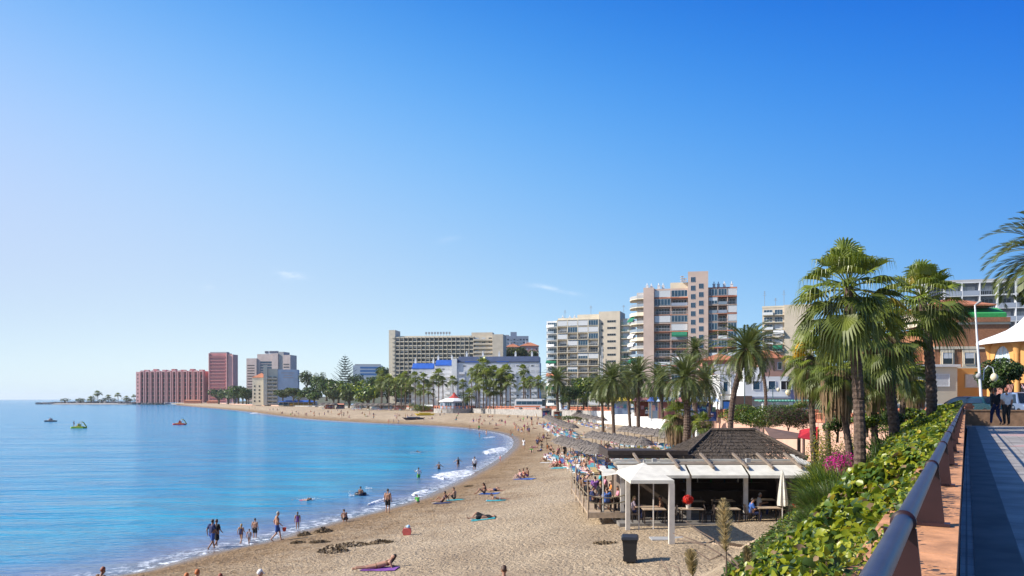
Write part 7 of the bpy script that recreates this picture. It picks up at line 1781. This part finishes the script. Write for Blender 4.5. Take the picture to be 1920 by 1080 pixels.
mb.add([((.42+.15*math.cos(6.2832*j/m_))*math.cos(6.2832*i/n),(.42+.15*math.cos(6.2832*j/m_))*math.sin(6.2832*i/n),.15*math.sin(6.2832*j/m_)) for i in range(n) for j in range(m_)],[(i*m_+j,i*m_+(j+1)%m_,((i+1)%n)*m_+(j+1)%m_,((i+1)%n)*m_+j) for i in range(n) for j in range(m_)]); mb.build('ring',M_bin,g,True); MB().tube([(.42,-.16,0),(.44,-.2,.02),(.44,-.24,.02)],.015,6).build('valve',M_blackm,g)
def splash(px,py,w_,h_,lab,seedn):
    D=H*F/(py-CY); rr=np.random.default_rng(seedn); n=160; pos=np.stack([rr.normal(0,w_*.35,n),rr.normal(0,.15,n),np.abs(rr.normal(0,h_,n))],1); o=leafcloud('splash',pos,unit(rr.normal(size=(n,3))),.07*rr.uniform(.5,1.6,n),[M_foam],np.zeros(n,int),hexa=False,asp=.8); o.location=(X(px,D),D,.02); tag(o,lab,'splash','splashes of the bathers','stuff')
splash(586,937,1.5,.07,'long white splash trailing behind the swimmer',1); splash(660,931,.5,.16,'white splash left of the black inner tube',2); splash(775,849,1.4,.06,'thin white wake left of the mid bay swimmer',3); splash(881,876,.7,.05,'small foam by the feet of the white shirted bather',4); splash(690,917,.5,.1,'droplets thrown up beside the inner tube',5)
# groups on the middle beach
rnd=random.Random(31)
P_('sit',975,898,-60,[(B_,'pink')],'brown','person in pink bikini sitting on the left of the blue towel trio',2)
P_('sit',982,896,-70,[(B_,'red')],'brown','person in red sitting in the middle of the blue towel trio',0)
P_('sit',989,894,-75,[(T,'purple')],'dark','person in purple trunks on the right of the blue towel trio',1)
P_('stand',982,841,150,[('dress','white')],'dark','person in long white dress walking alone along the curve',0,.98,hairk='longhair')
P_('sit',1016,829,-80,[(T,'black')],'dark','person sitting beside the thin pole left of the parasols',1)
P_('stand',1047,862,20,[(B_,'pink')],'dark','person in pink bikini standing left of a companion in black',2,1.05,hairk='longhair')
P_('stand',1059,860,20,[(SH,'black'),('shirt','black')],'grey','person in black standing before the striped sunbeds',0,1.05)
P_('sit',1023,865,-60,[('shirt','white')],'dark','person in white shirt sitting low left of the standing pair',0)
P_('sit',1029,862,-90,[(T,'black')],'dark','person in black trunks sitting just behind the white shirt',1)
P_('sit',1039,876,-50,[(B_,'pink')],'brown','person in pink on the turquoise towel, left of three',2)
P_('sit',1044,875,-70,[(B_,'magenta')],'dark','person in magenta on the turquoise towel, middle of three',0,hairk='longhair')
P_('sit',1050,875,-80,[('shirt','red')],'dark','person in red on the turquoise towel, right of three',0)
P_('sit',1078,873,-100,[(B_,'brown')],'brown','tanned person sitting alone below the striped sunbeds',1)
P_('stand',1081,898,30,[('swimsuit','blue')],'blond','small child in pale blue standing left of the wooden deck',2,.62)
P_('recline',1099,900,-70,[(B_,'navy')],'dark','sunbather with stretched legs on a blue towel beside the deck poles',0)
P_('lie',1093,902,-80,[(T,'navy')],'dark','dark sunbather lying low beside the wooden deck',1)
far_people=[('walk',978,815),('walk',982,813),('walk',972,812),('stand',966,809),('stand',992,815),('walk',989,812),('walk',958,820),('stand',961,821),('stand',983,806),('walk',898,808),('stand',912,816),('stand',899,820),('stand',881,807),('stand',729,795),('stand',738,795),('stand',747,795),('stand',760,784),('walk',764,785),
 ('stand',636,781),('stand',641,783),('stand',645,781),('walk',652,778),('walk',700,786),('stand',746,782),('sit',888,788),('sit',893,789),('sit',900,788),('stand',898,796),('sit',904,796),('sit',918,796),('sit',924,789),('sit',915,782),('sit',919,782),('sit',924,782),('sit',941,791),('sit',900,782),('sit',953,783),('sit',956,782),('sit',964,797),('stand',981,792),('sit',976,790),('sit',989,797),('lie',998,797),('sit',1007,796),('sit',971,783),
 ('stand',1001,787),('stand',1006,786),('sit',633,770),('sit',680,776),('sit',700,778),('sit',655,783),('stand',520,771),('stand',512,770),('stand',506,771),('sit',545,778),('stand',560,779),('sit',530,774),('stand',572,780),('sit',590,780),('sit',825,779),('sit',833,778),('stand',828,776),('sit',810,786),('sit',608,778),('stand',615,776),('stand',548,776),('stand',590,777),('stand',478,768),('sit',468,766),('lie',688,781),('lie',806,786),('sit',770,786),('sit',781,787)]
rq=random.Random(77)
for k_ in range(84):
    px=rq.uniform(500,1010) if k_<60 else rq.uniform(960,1050); py=(rq.uniform(771,781) if px<700 else rq.uniform(776,792) if px<860 else rq.uniform(783,806)) if k_<60 else rq.uniform(785,850)
    if shore(np.array([hit(px,py)[:2]]))[0]>3: far_people.append((rq.choice(['sit','sit','stand','lie','walk']),px,py))
pcs=list(PCOL); hk=list(HAIR)[:3]
for i,(p,px,py) in enumerate(far_people):
    c=pcs[(i*7+3)%len(pcs)]; gk=[T,B_,SH,'swimsuit','shirt'][i%5]; nm={T:'swim trunks',B_:'bikini',SH:'shorts','swimsuit':'swimsuit','shirt':'shirt'}[gk]
    vb={'walk':'walking','stand':'standing','sit':'sitting','lie':'lying'}[p]
    where=('near the head of the bay' if px>950 else 'below the stone sea wall' if px>870 else 'by the octagonal kiosk' if px>795 else 'at the shore before the long cream hotel' if px>690 else 'on the far sand below the tall conifer' if px>600 else 'far along the bay')
    o=P_(p,px,py,rnd.choice([0,90,-90,180,150,-60]),[(gk,c)]+([(T,'black')] if gk=='shirt' else []),rnd.choice(hk),f'person in {c} {nm} {vb} {where}',rnd.choice([0,0,1,1,2]),rnd.uniform(.92,1.04),group=None,hairk=rnd.choice(['hair','longhair']))
# sunbathers on the loungers
cnt=0
for i,(x,y,z,rz,nm) in enumerate(lounger_spots):
    if rnd.random()<.42:
        c=pcs[(i*5+1)%len(pcs)]; gk=rnd.choice([T,B_,'swimsuit']); p='lounge' if rnd.random()<.75 else 'sit'
        person(p,(x,y,z+(0 if p=='lounge' else .33)),math.degrees(rz)+(0 if p=='lounge' else rnd.choice([60,-60,0])),[(gk,c)],rnd.choice(hk),f"person in {c} {gk} {'lying' if p=='lounge' else 'sitting'} on a sunbed, {nm} row",rnd.choice([0,0,1,2]),rnd.uniform(.95,1.03)); cnt+=1
for i,(px,py,p) in enumerate(((1080,838,'sit'),(1088,846,'stand'),(1094,848,'sit'),(1106,850,'sit'),(1075,846,'sit'),(1066,836,'stand'),(1060,830,'sit'),(1118,848,'sit'),(1070,822,'stand'),(1086,826,'sit'),(1128,838,'stand'),(1135,826,'stand'),(1150,826,'sit'),(1160,838,'stand'),(1142,845,'sit'),(1040,810,'sit'),(1048,803,'sit'),(1058,797,'sit'),(1066,792,'sit'),(1054,788,'stand'),(1046,792,'sit'),(1078,800,'sit'),(1110,795,'sit'),(1030,786,'stand'))):
    c=pcs[(i*4+2)%len(pcs)]; P_(p,px,py,rnd.choice([0,90,-90,160]),[(rnd.choice([T,B_,'swimsuit']),c)],rnd.choice(hk),f'person in {c} swimwear {"standing" if p=="stand" else "sitting"} in the crowd around the straw parasols',rnd.choice([0,1,2]),group=None,hairk=rnd.choice(['hair','longhair']))
# restaurant guests
def guest(px,D,z,face,c,hair,label,skin=0,p='chair',hk_='hair',extra=None): return person(p,(X(px,D),D,z),face,[('shirt',c),('trousers',extra or 'navy')],hair,label,skin,1,1.05,hairk=hk_)
zz=FZ+.02
guest(1188,46.05,zz,90,'striped','blond','blond guest in sleeveless top at the left end of the gazebo table',2,hk_='longhair')
guest(1239,46.05,zz,-90,'brown','dark','guest with bare arms facing the blond guest at the gazebo table',1)
guest(1410,45.05,zz,90,'blue','dark','guest in blue shirt beside the middle right post',0); guest(1424,47.6,zz,80,'white','grey','guest in pale blue white shirt seated behind the blue one',0)
guest(1492,46.2,zz,80,'red','grey','grey haired guest in red shirt at the rightmost table',0); guest(1505,47.2,zz,30,'white','brown','person in white striped shirt standing beside the rightmost table',0,'carry',extra='black')
gx0=fl(1133,47)+.1; dn=['nearest','second','third','farthest']; dc=[('navy','pink'),('black','orange'),('brown','pink'),('navy','turquoise')]
for k,y in enumerate((.2,3.4,6.8,9.8)):
    for s_ in (-1,1):
        c=dc[k][0 if s_<0 else 1]; person('chair',(gx0+s_*.74,47+y+.1,dz),90 if s_<0 else -90,[('shirt',c),(SH,'black')],hk[k%3],('left' if s_<0 else 'right')+f' guest in {c} at the {dn[k]} deck table',(k+(s_>0))%3,1,1.08)
    if k<3: 
        person('chair',(gx0,47+y-.62,dz+.0),180,[('shirt',['blue','black','purple'][k]),(SH,'navy')],hk[(k+1)%3],f'guest with back to the camera at the {dn[k]} deck table',k%3,1,1.05); chair(gx0,47+y-.62,dz,math.pi,'near side chair at the '+dn[k]+' deck table','chairs on the wooden deck')
# walkers on the promenade
person('walk',(X(1867,42.5),42.5,PZ),175,[('jacket','black'),('trousers','navy')],'brown','promenade walker in black top and dark blue trousers',0,1.08,1.0)
person('stand',(X(1887,42),42,PZ),178,[('shirt','white'),('trousers','black')],'red','promenade walker in white top and black trousers seen from behind',0,1.08,1.12)
for i,(px,D,c,p) in enumerate(((1260,178,'navy','walk'),(1242,190,'red','walk'),(1150,205,'red','stand'),(1135,215,'white','walk'),(1350,125,'red','stand'),(1345,124,'blue','walk'),(1290,150,'white','walk'),(1215,195,'black','walk'),(1372,118,'pink','walk'),(1062,262,'black','walk'))):
    person(p,(X(px,D)+0,D,float(tz(D))+.0) if False else (float(np.interp(D,EDs[:,1],EDs[:,0]))+2.2,D,float(tz(D))),[90,-90][i%2],[('shirt',c),('trousers','grey')],'dark',f'stroller in {c} shirt behind the terracotta balustrade',i%3,1.0)
# riders of the pedal boats
for i,(bt,dx,c) in enumerate(((pb[0],0.0,'yellow'),(pb[1],0.0,'red'),(pb[2],-.1,'white'))):
    for s_ in (-1,1): l=Vector(bt.location)+Vector((dx,s_*.4,.35)); person('chair',(l.x,l.y,.30),-90,[('shirt',c)],'dark',('near' if s_<0 else 'far')+' rider in '+c+' on the '+['green and yellow','red and yellow','small dark'][i]+' pedal boat',i%3)
l=Vector(pb[0].location); person('stand',(l.x-1.5,l.y,.5),90,[(T,'navy')],'dark','person standing at the left end of the green and yellow pedal boat',1)
# ---------------------------------------------------------------- towels, bags, poles, beach toys
def towel(px,py,ang,c,label,w_=.85,l_=1.75):
    w_*=.8; l_*=.85
    p=hit(px,py); o_=MB(); n=6
    q=empty('beach_towel',p,label,'towel','towels spread on the sand',R(ang)); V=[]
    for i in range(n+1):
        for j in range(4):
            x,y=(j/3-.5)*w_,(i/n-.5)*l_; a=R(ang); wx,wy=x*math.cos(a)-y*math.sin(a),x*math.sin(a)+y*math.cos(a); V.append((x,y,gz(p.x+wx,p.y+wy)-p.z+.035+.01*math.sin(i*2+j)))
    o_.add(V,[(i*4+j,i*4+j+1,i*4+j+5,i*4+j+4) for i in range(n) for j in range(3)]); o_.build('cloth',pm(c),q)
    f=MB()
    for e in (-1,1):
        for k in range(12): x=(k/11-.5)*w_; f.box(x-.008,e*l_/2-.03,.03,x+.008,e*l_/2+.03,.04)
    f.build('fringe',M_white,q)
towel(829,944,65,'navy','dark towel under the left of the two sea gazers'); towel(853,938,65,'turquoise','turquoise towel under the right of the two sea gazers'); towel(918,926,70,'blue','blue towel under the person in black bikini',1.2,2.0)
towel(930,939,85,'turquoise','turquoise towel of the small lying sunbather'); towel(906,974,85,'turquoise','pale turquoise towel under the person in black'); towel(712,1068,78,'purple','striped purple towel under the propped sunbather',.9,1.9)
towel(984,898,60,'blue','blue towel under the sitting trio',1.6,2.4); towel(1048,878,60,'turquoise','turquoise towel under the three in pink and red',1.4,2.2); towel(1096,903,70,'blue','blue towel beside the deck poles',1.0,2.0); towel(1024,868,60,'white','pale towel under the white shirted sunbather')
towel(693,778,60,'pink','pink towel on the far sand',1.5,2.5); towel(934,797,60,'red','orange red mat near the head of the bay',2.0,3.0); towel(888,790,60,'pink','pink towel below the sea wall',2,3)
p=hit(763,1003); g=empty('beach_bag',p,'bright red and white toy bag standing on the sand','bag'); MB().prism([(-.2,0),(.2,0),(.26,.2),(.2,.38),(-.2,.38),(-.26,.2)],-.12,.12,'y').build('body',Mc('bag_red',(.6,.12,.10)),g); MB().tube([(-.12,0,.38),(-.08,0,.52),(.08,0,.52),(.12,0,.38)],.015,5).build('handle',M_white,g); MB().lathe([(0,-.1),(.1,-.05),(.12,.03),(.07,.1),(0,.12)],(.08,0,.46),10).build('ball',mat('pale_blue_toy',(.4,.6,.8),.4,.1,2),g,True)
for px,py,h,lab in ((1012,828,1.6,'thin pole by the seated person left of the parasols'),(1033,820,1.3,'thin pole right of the seated person'),(1025,842,1.9,'thin grey pole standing in the open sand'),(1089,832,1.3,'short pole among the sunbeds')):
    p=hit(px,py); g=empty('wooden_pole',p,lab,'pole','thin poles in the sand'); MB().tube([(0,0,-.2),(.02,0,h*.6),(0,0,h)],[.05,.04,.035],6).build('pole',M_barkt,g); MB().lathe([(.0,.06),(.05,.04),(.06,0)],(0,0,h),8).build('cap',M_woodd,g)
for px,py,c1,lab in ((795,770,'boat_green','upturned green pedal boat beside the bright bush'),(797,779,'boat_yellow','yellow boat on the sand left of the octagonal kiosk'),(776,787,'boat_dark','grey covered boat near the waterline')):
    p=hit(px,py); g=empty('beached_boat',p,lab,'boat','boats pulled up on the sand',R(10)); MB().add([(-3.2,-.7,.0),(3.0,-.7,0),(3.0,.7,0),(-3.2,.7,0),(-3.6,-1,.8),(3.4,-1,.75),(3.4,1,.75),(-3.6,1,.8),(-4.4,0,.9),(4.2,0,.85)],[(3,2,1,0),(4,5,6,7),(0,1,5,4),(1,2,6,5),(2,3,7,6),(3,0,4,7),(4,8,0),(7,3,8),(0,8,3),(5,9,6),(1,9,5),(2,6,9),(1,2,9),(4,7,8)]).build('hull',MATS[c1],g); MB().box(-2.4,-.7,.802,2.2,.7,1.1).build('cover',M_grey if 'grey' in lab else MATS[c1],g)
p=hit(1140,846); 
# ---------------------------------------------------------------- air
hz=bpy.data.materials.new('haze'); hz.use_nodes=True; n_=hz.node_tree.nodes; n_.remove(n_['Principled BSDF'])
pv=n_.new('ShaderNodeVolumePrincipled'); pv.inputs['Density'].default_value=.00005; pv.inputs['Color'].default_value=(.9,.96,1,1); pv.inputs['Anisotropy'].default_value=.2
hz.node_tree.links.new(pv.outputs[0],n_['Material Output'].inputs['Volume'])
hb=MB().box(-13500,-13500,-9,13500,13500,75).build('haze',hz); hb['kind']='stuff'
# ---------------------------------------------------------------- one label per thing
def wpx(o):
    v=o.matrix_world.translation if False else Vector(o.location); return v.x/max(1,v.y)
tops=[o for o in S.objects if o.parent is None and 'label' in o.keys()]
by={}
for o in tops: by.setdefault(o['label'],[]).append(o)
ORD=['','first','second','third','fourth','fifth','sixth','seventh','eighth','ninth','tenth','eleventh','twelfth','thirteenth','fourteenth','fifteenth','sixteenth','seventeenth','eighteenth','nineteenth','twentieth']
for lab,os_ in by.items():
    if len(os_)<2: continue
    depth=' row' in lab
    os_.sort(key=(lambda o:Vector(o.location).y) if depth else wpx)
    for i,o in enumerate(os_):
        k=ORD[i+1] if i<20 else f'{i+1}th'
        l=' '.join(lab.split()[:11]) if len(lab.split())>11 and not depth else lab
        o['label']=l+((', '+k+' from the near end') if depth else (', '+k+' from the left'))

print('PERSONS',sum(1 for o in tops if o.name.startswith('person')))
